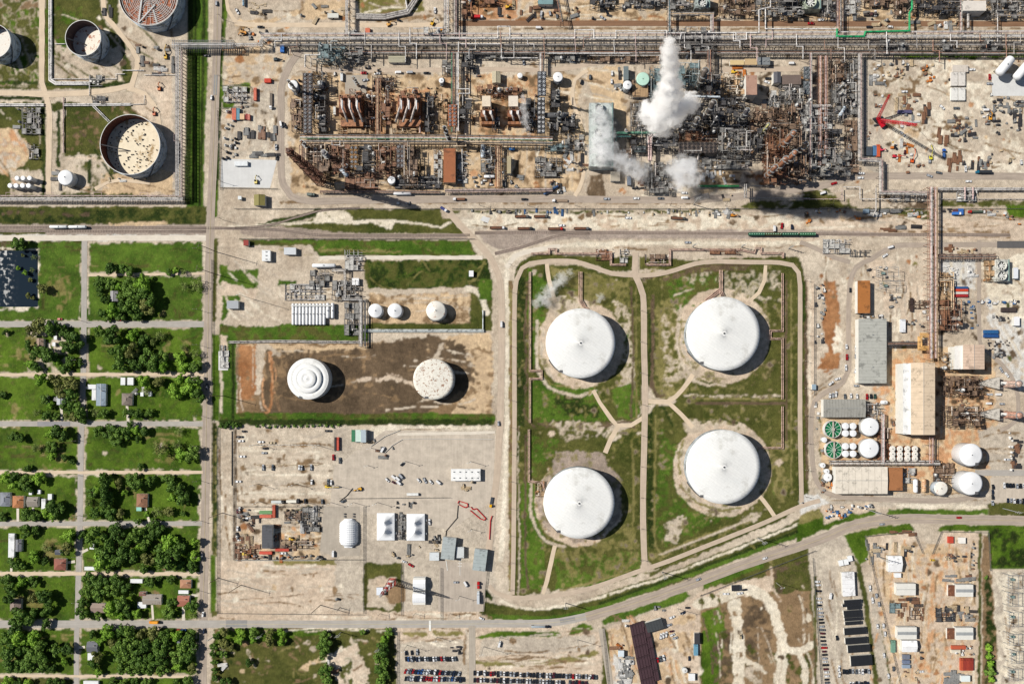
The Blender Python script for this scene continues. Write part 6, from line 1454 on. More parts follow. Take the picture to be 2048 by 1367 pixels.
def tower(px, py, r, h, c, ds, plat=4, name='process_column', cat='tower'):
    t = thing(name, ds, cat, px, py, P(px, py, 0)); r *= K
    MB().lathe([(r*1.15, 0), (r, 1.5), (r, h*.6), (r*.85, h*.63), (r*.85, h), (r*.6, h+r*.3), (.01, h+r*.45)], 20).build('shell', pm(c), t, True)
    for i in range(plat):
        z = h*(i+1)/plat-.6; a0 = i*1.7; rr = (r if z < h*.6 else r*.85); MB().lathe([(rr, z), (rr+1.1, z), (rr+1.1, z+.12), (rr, z+.12)], 16, 0, 0, a0, a0+4.2).build('platform', STEEL, t)
        MB().lathe([(rr+1.05, z+1.1), (rr+1.1, z+1.1), (rr+1.1, z+1.2), (rr+1.05, z+1.2)], 16, 0, 0, a0, a0+4.2).build('handrail', YEL if i % 2 else STEEL, t)
    L_ = MB(); x = r+.5
    for s in (-.25, .25): L_.bar((x, s, 0), (x, s, h), .06)
    L_.bar((x, 0, 0), (x, 0, h), .3, .05).build('ladder', STEEL, t); MB().tube([(-r-.3, .3, h*.2), (-r-.3, .3, h), (-r*.3, 0, h+1)], .25, 6).build('overhead_pipe', PIPEG, t); return t
def lattice(M, a, b, wa, wb, seg, th=.22):
    a, b = Vector(a), Vector(b); d = (b-a).normalized(); u = d.cross(Vector((0,0,1)))
    if u.length < .05: u = Vector((1,0,0))
    u.normalize(); v = u.cross(d); C4 = [(-1,-1),(1,-1),(1,1),(-1,1)]; pr = None
    for i in range(seg+1):
        f = i/seg; p = a+(b-a)*f; w = wa+(wb-wa)*f; q = [p+u*(x*w/2)+v*(y*w/2) for x, y in C4]
        if pr:
            for k in range(4): M.bar(pr[k], q[k], th); M.bar(pr[k], q[(k+1) % 4], th*.7)
        for k in range(4): M.bar(q[k], q[(k+1) % 4], th*.7)
        pr = q
    return M
# --- pipe racks
Wp, Gp, Dp, Bp, Kp, Np, Tp = (236,232,228), (190,184,178), (120,114,110), (170,130,110), (214,186,180), (84,150,112), (224,196,162)
rack('522,73 1130,73 1700,70 2128,68', 15, 9, [Wp,Wp,Gp,Wp,Kp,Wp], 'long main white pipe rack crossing the top of the refinery', (130,124,120), gap=9)
rack('560,88 1130,88 1700,88 2128,88', 10, 8, [Dp,Gp,Dp,Wp,Dp], 'grey middle pipe rack under the main white rack', (86,82,80), gap=9)
rack('700,104 1100,104 1700,105 2128,106', 10, 6.5, [Dp,Gp,Bp,Wp,Dp], 'lower darker pipe rack running beside the main white rack', (86,82,80))
rack('344,88 466,88', 15, 11, [Gp,Wp,Gp,Wp], 'grey truss pipe bridge over ditch and main road', (150,154,158), 'pipe_bridge', gap=2.2)
rack('466,90 522,90 522,80', 8, 9, [Wp,Gp,Wp], 'short white pipe link from bridge to main rack')
rack('357,94 357,392', 13, 12, [Wp,Gp,Wp,Kp,Gp], 'tall white and pink pipe rack beside left ditch', (150,140,138), gap=3.5)
rack('-80,396 366,396', 12, 7, [Wp,Gp,Wp,Dp,Kp], 'white pipe rack along bottom of tank yard', (150,140,138), gap=5)
for a in (12, 90, 187, 280): pipe('%d,398 %d,385 %d,385 %d,398' % (a, a, a+16, a+16), 7, .2, Kp, 'pale pink expansion loop on tank yard rack', False, 'pipe_loop')
for a in (170, 268, 345): pipe('358,%d 348,%d 348,%d 358,%d' % (a, a, a+14, a+14), 9, .2, Kp, 'pale pink side loop on left ditch rack', False, 'pipe_loop')
rack('695,-80 695,66', 9, 8, [Wp,Gp,Wp,Dp], 'grey white rack joining main rack from top, left one')
rack('893,-80 893,66', 12, 10, [Wp,Gp,Wp,Wp,Gp], 'wide white rack joining main rack from top')
rack('911,-80 911,66', 12, 8, [Dp,Gp,Kp,Dp], 'dark rack beside the wide white one at top', (76,74,78))
rack('909,106 909,264', 15, 9, [Np,Dp,Bp,Gp,Dp,Wp], 'rack with long green pipe down to fan bank', (110,100,92))
rack('1083,106 1083,143', 11, 8, [Gp,Wp,Bp,Gp], 'short rack above tall fan bank')
rack('756,158 756,274', 10, 8, [Bp,Tp,Bp,Tp], 'orange brown rack between heater rows', (190,130,90))
rack('600,278 900,279 1105,282', 20, 9, [Tp,Dp,Gp,Dp,Np,Wp,Bp,Dp], 'long mixed pipe rack across middle of refinery', (96,80,70))
rack('602,290 602,330', 8, 7, [Bp,Tp,Bp], 'short rusty rack stub')
rack('997,290 997,374', 12, 7, [Bp,Tp,Bp,Tp], 'orange brown rack down to bottom road', (200,146,104))
rack('890,381 1105,379', 9, 5, [Kp,Dp,Kp,Gp], 'low pinkish rack along refinery bottom')
rack('640,383 880,384', 5, 4, [Bp,Dp,Bp], 'low brown rack under rusty tower shadow')
rack('1339,-80 1339,64', 7, 9, [Gp,(110,130,136),Gp], 'narrow grey blue rack above steam plume')
rack('1424,28 1424,70', 8, 8, [Wp,Gp,Kp], 'short pale rack stub at top')
rack('1340,28 1428,28', 7, 8, [Gp,Tp,Gp], 'grey rack linking two top stubs')
rack('1421,100 1421,200', 14, 10, [Bp,Dp,Bp,Kp,Dp], 'brown rack right of steam plume', (96,78,70))
rack('1680,-80 1680,62', 13, 9, [Kp,Bp,Gp,Kp], 'wide pinkish rack at top right', (160,140,134))
rack('1622,106 1622,340', 5, 9, [Kp,Gp], 'narrow purple rack down right units', (140,130,134))
rack('1646,112 1646,330', 22, 7, [Bp,Kp,Bp,Dp,Bp,Kp,Bp], 'broad brown pink pipe bundle rack', (120,98,90))
rack('1721,108 1721,318 1763,320 1763,384 1860,386', 10, 8, [Wp,Gp,Kp,Wp], 'stepped pale rack around crane yard corner', (150,144,138))
rack('1866,374 1866,716', 20, 10, [Bp,Kp,Wp,Kp,Bp,Kp,Tp], 'wide brown and pink rack crossing over railway', (170,130,110))
rack('1876,512 1992,512', 11, 7, [Bp,Dp,Bp,Dp], 'dark brown rack toward two white fans', (110,76,62))
rack('1860,378 2128,378', 6, 4, [Wp,Gp,Wp], 'low pale pipes right of crossing rack')
rack('1766,828 1766,924', 9, 6, [Kp,Wp,Kp], 'pinkish rack beside clarifiers'); rack('1660,925 1880,925', 10, 6, [Gp,Wp,Dp,Wp], 'pale rack above cream warehouse')
rack('1864,872 1864,926', 14, 7, [Kp,Bp,Kp,Bp], 'purple brown rack below long beige hall'); rack('1840,687 1776,687', 8, 8, [Dp,Bp,Dp], 'dark ribbed bridge from gray warehouse to loop', (90,80,74), gap=2.5)
rack('1922,-80 1922,64', 5, 8, [Kp,Gp], 'slim rack at top right, left of pair'); rack('1936,-80 1936,56', 5, 8, [Wp,Gp], 'slim rack at top right, right of pair')
rack('1995,-80 1995,84', 4, 8, [Wp], 'single pale pipe bridge at top right')
rack('724,600 724,692', 13, 6, [Gp,Wp,Dp,Gp], 'grey rack right of bullet tanks', (150,150,150)); rack('664,540 690,540 690,598 724,598', 6, 5, [Wp,Gp], 'stepped pale rack above bullet tanks')
rack('1100,-80 1124,44', 6, 10, [Bp,Dp], 'thin dark rack at top centre', (70,60,60))
# --- pipelines and loops
rq = random.Random(5)
for i in range(34):
    x = 560+i*45+rq.uniform(-14, 14); y0, y1 = rq.choice((56, 62, 68, 80)), rq.choice((96, 108, 118, 124)); x2 = x+rq.choice((0, 0, 12, -14)); pipe('%d,%d %d,%d %d,%d %d,%d' % (x, y0, x, (y0+y1)//2, x2+1, (y0+y1)//2, x2+1, y1), rq.choice((9.8, 10.6, 11.4)), rq.choice((.25, .35, .45)), rq.choice((Wp, Gp, Kp, Wp, Bp)), 'short pipe crossing the long racks', rq.random() < .4)
pipe('898,77 996,77 996,53 1020,53 1020,77 1150,77 1150,60 1188,60 1188,77 1232,77 1232,62 1334,62 1334,77', 10.5, .5, Wp, 'white pipe with square loops on main rack, left run', False)
pipe('1360,79 1363,66 1472,66 1472,79 1493,79 1493,66 1518,66 1518,20 1541,14 1541,-60', 10.5, .5, Wp, 'white pipe with square loops on main rack, right run', False)
pipe('1531,18 1531,58 1600,58 1676,58', 10, .6, Wp, 'white pipe bending right at top', False)
pipe('1824,-60 1824,18 1819,26 1819,62 1731,64 1728,73 1674,73 1674,58', 11, 1.0, (40,168,104), 'bright green stepped pipe at top right', True)
pipe('917,88 1003,88 1003,116 1076,116', 9, .45, Wp, 'white pipe stepping down right of green rack'); pipe('1028,84 1028,116', 9, .3, Wp, 'short white pipe drop')
pipe('917,84 917,178 939,178 939,187 917,187 917,262', 10.5, .45, Wp, 'white pipe with side loop beside green rack')
pipe('1091,107 1260,107', 8, .5, Wp, 'white pipe below main rack, centre'); pipe('1180,111 1330,111', 6, .3, Wp, 'thin white pipe below main rack')
pipe('826,57 886,57 886,72', 9, .4, Wp, 'white pipe branch above main rack'); pipe('610,135 610,110 640,110 640,88', 9, .5, Wp, 'white pipe above tall fan pair'); pipe('622,135 622,118 655,118', 8, .4, Gp, 'grey pipe above tall fan pair')
pipe('612,325 612,284 660,284', 9, .7, Tp, 'cream pipe bend left in lower units'); pipe('650,320 650,287 662,287', 9, .6, Tp, 'second cream pipe bend in lower units'); pipe('664,282 664,290 680,290 680,282', 11, .4, Wp, 'white pipe loop on middle rack', False)
pipe('914,262 914,292 932,292 932,284 1000,284', 10, .5, Tp, 'cream pipe loop on middle rack')
pipe('800,288 800,298 790,298', 9, .4, Wp, 'short white bend in lower units'); pipe('840,232 840,266', 5, .7, Kp, 'thick pink pipe near heaters')
pipe('1372,192 1440,194', 14, 1.0, (226,236,244), 'thick blue white pipe right of steam'); pipe('1226,266 1312,266', 9, 1.4, (110,168,140), 'thick green pipe from cooling tower'); pipe('1232,283 1232,273 1262,273', 8, .8, (100,150,140), 'green pipe bend by cooling tower')
pipe('1318,258 1300,276 1300,322', 9, .9, Kp, 'pair of grey pink pipes bending down', n=2, gap=2.2); pipe('1396,372 1478,372', 3, 1.2, (60,140,84), 'thick green pipe above refinery bottom road'); pipe('1545,371 1489,371', 1.5, .3, Gp, 'short grey pipe over bottom road')
pipe('1491,396 1491,368', 8, .5, Gp, 'grey pipe hoop over bottom road', n=2, gap=1.8); pipe('1496,396 1620,396', 2, .3, Gp, 'thin grey ditch pipe'); pipe('1684,376 1684,398 1600,398', 4, .35, Kp, 'pinkish pipe corner at ditch'); pipe('1687,374 1720,374 1720,398 1800,398', 4, .35, Wp, 'pale pipe corner at ditch')
pipe('1752,376 1752,420 1746,432', 7, .6, Gp, 'grey pipe crossing ditch into rail yard'); pipe('1930,374 1930,398', 6, .7, Kp, 'pink hoop pipe, left leg of ladder'); pipe('1946,374 1946,398', 6, .7, Kp, 'pink hoop pipe, right leg of ladder')
pipe('1880,398 2128,398', 2, .3, Gp, 'thin pipe along ditch right end')
pipe('101,-80 101,160 112,167 180,167', 1, .9, Wp, 'wide white double pipe along tank yard lane', n=2, gap=1.9); pipe('-80,210 88,210', 1, .7, Wp, 'white pipe pair ending at lane', n=2, gap=1.6); pipe('128,210 262,209', 1, .6, Wp, 'white pipe pair above big rusty tank', n=2, gap=1.5)
pipe('127,195 127,305', 1, .5, Kp, 'pinkish pipe along grass square'); pipe('187,212 218,243', 1, .4, Wp, 'slanted white pipe pair to big tank', n=2, gap=1.6); pipe('105,158 192,158 232,158 232,148 250,148', 1, .3, Wp, 'thin white pipe stepping across tank bund'); pipe('244,141 288,141', 1, .5, Wp, 'short white pipe over lane'); pipe('262,209 289,208 289,190', 1, .3, Wp, 'thin white pipe corner')
pipe('179,152 179,192', 1, .4, Wp, 'short upright white pipe crossing lane'); pipe('288,150 350,150', 1, .3, Wp, 'thin white pipe into left rack'); pipe('110,88 132,88', 1, .4, Wp, 'stub pipe to middle tank')
pipe('457,684 560,682 720,684 720,600', 1.5, .5, Gp, 'grey pipe pair along top of brown bund', n=2, gap=1.6); pipe('726,661 968,661', 1.5, .7, (210,216,214), 'pale pipe pair below three small tanks', n=2, gap=1.6); pipe('966,661 966,620', 1.5, .6, (210,216,214), 'short pale pipe to pump pad')
pipe('487,12 487,-80', 2, 1.1, (140,170,190), 'blue grey pipe at top left of storage yard')
pipe('800,-80 815,22', 2, .8, Wp, 'slanted white pipe at top, left'); pipe('870,-60 815,24 770,34 712,33', 2, 1.0, Gp, 'grey pipe bundle curving at top', n=3, gap=2)
TF = (204,170,152)
pipe('1060,543 1060,741 1083,741 1083,757 1060,757 1060,845', 1.4, .42, TF, 'brown pipe pair with square loop, upper left bund', n=2, gap=1.3); pipe('1058,858 1058,962 1080,964 1088,966 1088,978', 1.4, .42, TF, 'brown pipe pair, lower left bund', n=2, gap=1.3)
pipe('1161,543 1161,600 1168,612', 1.6, .42, TF, 'brown pipe trio to upper left tank', n=3, gap=1.5); pipe('1442,540 1442,584 1446,592', 1.6, .42, TF, 'brown pipe trio to upper right tank', n=3, gap=1.5); pipe('1440,580 1412,602', 1, .5, TF, 'rusty slanted pipe pair beside upper right tank', n=3, gap=1.6)
pipe('1565,546 1565,661 1541,661 1541,677 1565,677 1565,798', 1.4, .38, TF, 'brown pipe pair with square loop, right bund', n=2, gap=1.5); pipe('1565,812 1565,895 1515,895', 1.4, .38, TF, 'brown pipe pair turning toward lower right tank', n=2, gap=1.5); pipe('1168,612 1200,640', 1, .5, TF, 'rusty slanted pipe pair beside upper left tank', n=2, gap=1.6)
pipe('1062,507 1098,507 1098,498 1112,498 1112,507 1222,507 1222,529 1252,529', 2, .42, TF, 'brown loop pipe above upper left bund', n=2, gap=1.3); pipe('1291,529 1340,529 1340,499 1480,499 1508,505 1512,496 1522,496 1522,506 1566,506 1566,516', 2, .42, TF, 'brown loop pipe above upper right bund', n=2, gap=1.3)
pipe('1874,616 1905,616 1905,560 1874,560', 6, .5, Tp, 'tan double hoop pipes right of crossing rack', n=2, gap=2); pipe('1840,670 1862,670 1862,696 1840,696 1840,672', 9, .7, (230,180,110), 'square orange pipe loop beside crossing rack', False, 'pipe_loop', n=3, gap=1.6)
# --- air coolers
fanbank(605,146,625,206,2,8,13,'tall double row fan bank, upper section'); fanbank(606,208,624,266,2,8,13,'tall double row fan bank, lower section')
fanbank(700,291,715,337,2,5,11,'double fan bank in lower left units',(150,110,60)); fanbank(793,289,808,335,2,5,11,'double fan bank in lower middle units'); fanbank(896,209,913,252,2,6,11,'double fan bank at end of green rack',(190,120,80))
fanbank(1075,143,1092,191,2,6,14,'double fan bank, bright upper section',(86,88,94),(200,204,208)); fanbank(1075,194,1090,229,2,4,13,'mottled fan bank, middle section',(70,70,74),(214,214,214)); fanbank(1075,231,1090,266,2,4,13,'mottled fan bank, lower section',(70,70,74),(214,214,214))
fanbank(1608,133,1623,157,2,3,9,'small grey fan bank, upper of two',(110,118,122)); fanbank(1608,162,1623,188,2,3,9,'small grey fan bank, lower of two',(110,118,122)); fanbank(1358,284,1434,305,9,3,12,'wide dark panelled cooler deck',(104,94,88),(60,58,60)); fanbank(1268,292,1292,304,4,1,8,'short row of fans beside steam',(80,90,90))
# --- cooling tower and fan stacks
def coolfan(t, x, y, R, h, m):
    a = MB().lathe([(R*1.1, h), (R*.98, h+2.2), (R*1.05, h+4), (R*.95, h+4), (R*.88, h+2.2), (R*.9, h)], 28, x, y).build('fan_stack', m, t, True); b = MB()
    for k in range(8): q = k*math.pi/4; b.bar((x, y, h+2), (x+R*.85*math.cos(q), y+R*.85*math.sin(q), h+2), R*.22, .1)
    b.lathe([(R*.2, h+2), (R*.15, h+2.6), (.01, h+2.7)], 10, x, y).build('fan', LIGHT, a); MB().lathe([(R*.9, h+.1), (.01, h+.1)], 20, x, y).build('fan_well', DARK, a)
def cooltower(x0, y0, x1, y1, h, fans, ds, R, c=(196,204,200)):
    cx, cy = (x0+x1)/2, (y0+y1)/2; t = thing('cooling_tower', ds, 'cooling tower', cx, cy, P(cx, cy, h)); w, d = (x1-x0)*K/2, (y1-y0)*K/2; m = pm(c)
    MB().box(-w,-d,0,w,d,h).build('casing', m, t); s = MB()
    for x in (-w, w): s.bar((x,-d,h+1), (x,d,h+1), .12)
    for y in (-d, d): s.bar((-w,y,h+1), (w,y,h+1), .12)
    s.build('handrail', STEEL, t)
    for fx, fy in fans: X, Y = P(fx, fy, h+4); coolfan(t, X-t.location.x, Y-t.location.y, R*K, h, m)
    MB().tube([(w*.9,-d,h+.8),(w*.9,d,h+.8)], .6, 8).build('header_pipe', TEAL, t)
cooltower(1179,207,1227,332,13,[(1198,214),(1197,240),(1197,264),(1198,290),(1199,316)],'long pale cooling tower with round fans, steam over it',7.5)
cooltower(1390,-8,1420,16,9,[(1405,5)],'white fan drum at top, left one',9,(170,180,176)); cooltower(1606,-10,1642,18,9,[(1622,3)],'pale green fan drum at top, right one',11,(190,200,180))
cooltower(1992,519,2018,562,6,[(2005,531),(2005,551)],'pair of round white fans on small cooling unit',9,(214,214,206))
# --- heaters with curved ducts
def heater(x, y, w, d, ds, flip=1, n=3):
    t = thing('heater', ds, 'furnace', x, y, P(x, y, 15)); t.scale = (1, 1, 1.6); W, D = w*K/2, d*K/2; MB().box(-W,-D*.2,0,W,D,8).build('firebox', pm((150,96,66)), t); MB().box(-W,-D,0,W,-D*.55,4).build('burner_deck', pm((170,116,80)), t)
    for i in range(n):
        xx = -W+2*W*(i+.5)/n; MB().tube([(xx,D*.9,10),(xx,D*.2,10.5),(xx+flip*1.5,-D*.1,10.5),(xx+flip*W*.5,-D*.9,9)], 1.0, 8).build('duct', pm((214,200,190)), t, True)
        MB().lathe([(1.3,8),(1.3,13),(1,13),(1,8)], 12, xx, D*.75).build('stack', pm((190,150,120)), t); MB().capsule((xx+1.2,D*.5,11.4),(xx+1.2,-D*.1,11.4),.7,8).build('vessel', WHITE2, t, True)
heater(699,218,44,56,'orange brown heater with three curved silver ducts, left',1); heater(817,218,44,56,'orange brown heater with three curved silver ducts, right',-1)
for x, ds in ((974,'small orange heater under cream roof, left'),(1028,'small orange heater under cream roof, right')): heater(x, 230, 26, 24, ds, 1, 2)
# --- tall columns and stacks
tower(600,190,2.6,34,(170,160,150),'slim tower behind fan bank'); tower(620,300,2.6,26,(150,110,84),'short rusty column'); tower(660,318,4.5,22,GR,'squat grey column in rusty unit'); tower(717,172,2.4,20,(200,180,160),'slim cream column above left heater')
tower(1118,252,2.6,36,(70,70,76),'slim dark column right of fan bank, lower'); tower(1115,206,2.4,30,(80,78,80),'slim dark column right of fan bank, upper'); tower(900,283,3,40,(46,46,52),'black slanting column below fan bank')
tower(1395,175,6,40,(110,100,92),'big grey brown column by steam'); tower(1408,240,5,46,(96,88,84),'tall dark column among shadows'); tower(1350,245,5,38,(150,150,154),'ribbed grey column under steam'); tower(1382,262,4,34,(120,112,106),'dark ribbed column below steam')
tower(1545,345,5.5,44,(160,110,84),'tall rusty column with many platforms',5); tower(1565,330,5,40,(170,116,88),'second tall rusty column',5); tower(1530,355,4.5,36,(150,104,80),'third rusty column nearest road',4); tower(1556,300,5,50,(168,118,90),'tallest rusty column in right unit',5); tower(1590,310,4,34,(130,110,96),'brown column right of rusty group')
tower(1520,270,2.6,30,(226,220,150),'yellow topped slim column'); tower(1478,245,4,34,(90,88,92),'dark column in shaded block'); tower(1640,345,4,24,(190,186,176),'pale column at lower right units'); tower(1675,180,2.6,16,(240,236,230),'white short column, upper of pair',2); tower(1675,194,2.6,16,(240,236,230),'white short column, lower of pair',2)
tower(1250,270,2.4,14,GR,'small grey column beside cooling tower',2); tower(1900,640,2.4,18,(210,190,170),'cream column in right plant',2)
tower(2012,768,7,22,(206,176,160),'wide pinkish stack at right edge, upper',1,'smokestack','smokestack'); tower(2013,829,7,22,(196,150,130),'wide brown stack at right edge, lower',1,'smokestack','smokestack')
# leaning-looking tall rusty lattice flare structure
t = thing('flare_tower', 'very tall rusty lattice tower throwing long dark shadow', 'tower', 643, 362, P(643, 362)); M = MB(); lattice(M, (0,0,0), (0,0,96), 9, 4, 22, .55); M.build('lattice', pm((136,88,66)), t)
MB().tube([(0,0,0),(0,0,97)], 1.5, 10).build('flare_stack', pm((96,66,54)), t); 
for z in (18, 36, 54, 72, 90): MB().box(-5+z*.02,-5+z*.02,z,5-z*.02,5-z*.02,z+.3).build('platform', pm((120,82,62)), t)
# --- process units (photo rectangle at mid height, height, palette, look)
UN = [(850,184,868,262,9,'dark','added dark frame standing in for heater shadow'),(1125,225,1150,262,7,'dark','dark piping around grey drum'),(1130,268,1168,300,6,'gray','grey piping left of cooling tower'),(1440,196,1490,214,8,'dark','dark piping left of tan rows'),(1575,208,1600,262,10,'brown','brown frame by purple rack'),(1404,312,1500,338,5,'gray','low grey piping under cooler deck'),(1240,296,1262,330,7,'brown','brown frame right of cooling tower'),(1608,196,1622,255,8,'gray','thin grey frame at purple rack'),(1346,300,1400,330,8,'gray','grey frame left of cooler deck'),(700,180,732,190,10,'rust','rusty header above left heater'),(800,180,838,190,10,'rust','rusty header above right heater'),(885,120,905,150,6,'gray','grey valves left of green rack'),(985,215,1000,262,6,'dark','dark piping between small heaters'),(1005,300,1012,372,6,'gray','thin grey pipe strip beside orange rack'),(915,300,935,366,3,'white','white valve skids right of rust roof'),(868,300,885,366,3,'white','white valve skids left of rust roof'),(1690,118,1716,230,5,'gray','grey valve strip left of stepped rack'),(1560,-10,1604,20,12,'dark','dark frame at top by fan drum'),(1730,-10,1786,14,6,'brown','brown frames at top right'),(960,-10,1000,10,5,'rust','rusty frames on orange dirt'),(1180,-10,1230,14,8,'dark','dark frames at top centre'),(1250,-10,1330,10,8,'gray','grey frames at top centre'),(635,88,690,124,14,'teal','grey green decked pipe structure below main rack'),(690,94,728,124,8,'gray','grey looped pipe yard below main rack'),(584,198,604,262,7,'brown','small brown pipework left of fan bank'),(628,145,652,200,11,'dark','dark structure in fan bank shade'),  # first entry is added, its dark palette standing in for heater bank shade
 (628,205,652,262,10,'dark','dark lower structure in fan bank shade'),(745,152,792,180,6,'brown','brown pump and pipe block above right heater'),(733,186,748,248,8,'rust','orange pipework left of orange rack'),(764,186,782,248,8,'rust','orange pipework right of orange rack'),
 (676,249,742,266,4,'tan','flat orange piped deck, left'),(785,249,842,266,4,'tan','flat orange piped deck, right'),(606,286,660,345,9,'brown','brown unit with cream pipe bends'),(664,290,700,345,12,'rust','rusty unit around slanting vessel'),(718,290,752,345,12,'dark','dark unit between fan banks'),
 (752,290,792,352,10,'rust','rust brown unit left of lower fans'),(810,290,836,372,12,'brown','brown unit right of lower fans'),(690,345,760,378,5,'rust','low rusty pipework by shadow'),(790,350,880,376,6,'dark','dark low pipework above bottom road'),(878,192,895,242,8,'tan','orange white unit left of end fans'),
 (920,192,944,242,9,'dark','dark round vessel unit beside end fans'),(955,172,1006,192,7,'rust','rusty gridwork above left cream heater'),(1007,176,1045,192,6,'rust','rusty gridwork above right cream heater'),(1094,182,1120,215,10,'dark','dark column block right of fan banks'),
 (1094,235,1118,268,10,'dark','dark lower block right of fan banks'),(1052,196,1072,262,6,'dark','thin dark unit left of mottled fans'),(1090,285,1135,302,8,'teal','grey green equipment deck'),(1070,314,1124,353,6,'gray','roofless grey concrete frame building'),(962,290,990,345,8,'gray','grey piped vessel bay'),
 (925,100,950,138,8,'dark','dark trestle right of green rack'),(950,100,1075,118,5,'gray','grey scaffold strip under main rack, left'),(1100,100,1180,122,5,'gray','grey scaffold strip under main rack, middle'),(1180,114,1330,124,5,'brown','brown scaffold strip under main rack'),(1330,60,1430,104,9,'gray','dense grey pipe crossing beside plume'),
 (1258,160,1300,194,6,'brown','brown bays under pale green tank'),(1300,135,1330,200,9,'teal','grey green frame left of steam'),(1352,128,1398,172,18,'teal','tall blue grey building frame beside steam'),(1398,150,1440,200,16,'dark','dark frame right of blue grey one'),(1262,205,1330,262,8,'gray','grey small equipment under steam'),
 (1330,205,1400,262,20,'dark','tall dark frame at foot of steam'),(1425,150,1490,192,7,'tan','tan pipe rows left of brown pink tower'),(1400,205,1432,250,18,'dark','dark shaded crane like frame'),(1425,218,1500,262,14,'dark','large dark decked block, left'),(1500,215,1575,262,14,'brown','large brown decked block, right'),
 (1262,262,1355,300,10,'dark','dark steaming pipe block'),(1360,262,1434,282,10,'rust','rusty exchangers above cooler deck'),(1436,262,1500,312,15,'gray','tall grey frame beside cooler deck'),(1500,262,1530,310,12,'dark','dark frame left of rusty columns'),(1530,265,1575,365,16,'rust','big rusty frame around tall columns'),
 (1576,262,1612,365,12,'brown','brown frame right of rusty columns'),(1290,325,1345,386,7,'gray','grey transformer bays below steam'),(1560,172,1605,208,9,'gray','grey pipe bay below dark roof'),(1540,185,1560,215,8,'white','white piped corner near brown tower'),(1660,118,1690,170,7,'brown','brown pipe strip left of crane yard'),
 (1600,210,1660,262,9,'white','pale pipe grid, upper'),(1600,262,1680,300,9,'dark','dark pipe grid, lower'),(1620,300,1700,352,9,'gray','grey cone shaped equipment block'),(1664,170,1690,240,8,'gray','grey vessels strip beside purple rack'),(1690,240,1715,345,5,'brown','brown narrow strip by road'),
 (1340,-10,1388,24,9,'gray','grey frame at top left of fan drum'),(1440,-10,1510,30,8,'brown','brown equipment at top, centre'),(1512,-10,1604,32,10,'gray','grey column cluster at top'),(1644,-10,1672,34,9,'gray','grey frame right of fan drum'),(1690,-10,1720,28,6,'white','white loop structure at top'),
 (1790,-10,1816,30,9,'brown','brown frame left of green pipe'),(1830,-10,1918,26,9,'dark','dark crowded frame right of green pipe'),(1975,-10,2080,34,9,'gray','grey frame at top right corner'),(850,60,888,72,10,'white','white box deck on main rack'),(690,62,720,72,10,'gray','grey equipment on main rack'),
 (925,-10,945,34,7,'rust','rusty cage at top by orange dirt'),(1760,82,1810,104,8,'gray','pink framed bay in rack, left'),(1880,82,1905,104,8,'gray','grey bay in rack, middle'),(1965,82,2000,104,8,'gray','grey bay in rack, right'),
 (1780,388,1858,402,4,'gray','grey scaffold at ditch, left'),(1915,376,1952,402,5,'white','white ladder frame at ditch'),(1878,600,1920,660,8,'rust','rusty unit right of crossing rack'),(1882,705,1915,742,8,'tan','orange pipe rows left of beige hall'),(1890,752,1965,790,11,'brown','brown turbine pipework, upper'),(1888,812,1962,850,11,'brown','brown turbine pipework, lower'),
 (1970,520,1990,562,6,'tan','tan ladder pipes left of fans'),(1878,545,1905,600,6,'tan','tan pipes right of crossing rack'),(1818,600,1860,616,4,'brown','small brown pipes left of crossing rack'),(1720,805,1765,850,5,'gray','grey pumps beside clarifiers'),(1868,925,1906,965,5,'brown','dense brown pipework left of tall tanks'),(1806,935,1830,965,5,'white','white small pipes by annex'),
 (1870,930,1880,990,3,'dark','dark pipes beside rusty tank'),(1755,855,1780,920,4,'rust','rusty pipe strip beside clarifiers'),(1700,500,1740,512,3,'gray','row of dark transformers on gravel'),(1647,478,1700,506,4,'white','white pumps near yard junction'),(665,560,720,600,5,'gray','grey valves above rack corner'),
 (620,540,660,572,4,'gray','grey pipe spools below long vessel'),(690,500,725,540,4,'white','white compressors at bullet plant'),(690,605,718,670,4,'gray','grey pumps right of bullets'),(570,568,650,600,2.5,'white','low pale pipework above bullets'),(440,690,458,735,2,'white','white valve station on slab'),
 (45,215,82,268,4,'gray','grey valve skids in tank yard'),(58,288,78,318,3,'gray','small grey manifold in tank yard'),(180,150,205,172,3,'gray','grey manifold, upper, at lane'),(185,192,212,208,3,'dark','dark manifold, lower, at lane'),(448,174,494,204,4,'white','white instrument skid on grass island'),(1290,508,1340,528,3,'brown','brown manifold above right bund'),
 (1240,498,1256,525,3,'white','white manifold above left bund'),(1192,498,1225,520,3,'rust','rusty manifold above left bund'),(1420,498,1480,508,3,'rust','rusty manifold above right bund'),(1070,962,1094,992,2.5,'tan','tan valve loop beside lower left tank'),(606,1014,640,1062,2.5,'gray','grey scrap pipe piles'),(570,1020,612,1040,2.5,'brown','brown scrap racks'),
 (560,1078,625,1096,2.5,'brown','brown lumber and pipe piles'),(470,1088,520,1115,2.5,'rust','rusty pipe racks in fence corner'),(797,1030,812,1078,3,'gray','grey generators between tents'),(1872,1215,1912,1242,3,'dark','dark drill parts in shed yard'),(1780,1205,1800,1225,3,'teal','green pond frame in shed yard'),(1820,1212,1840,1238,3,'brown','brown pipes on sand')]
for u in UN: unit(*u[:7], ves=0 if u[4] < 4.5 else 3, dens=.85 if u[4] > 6 else .6)
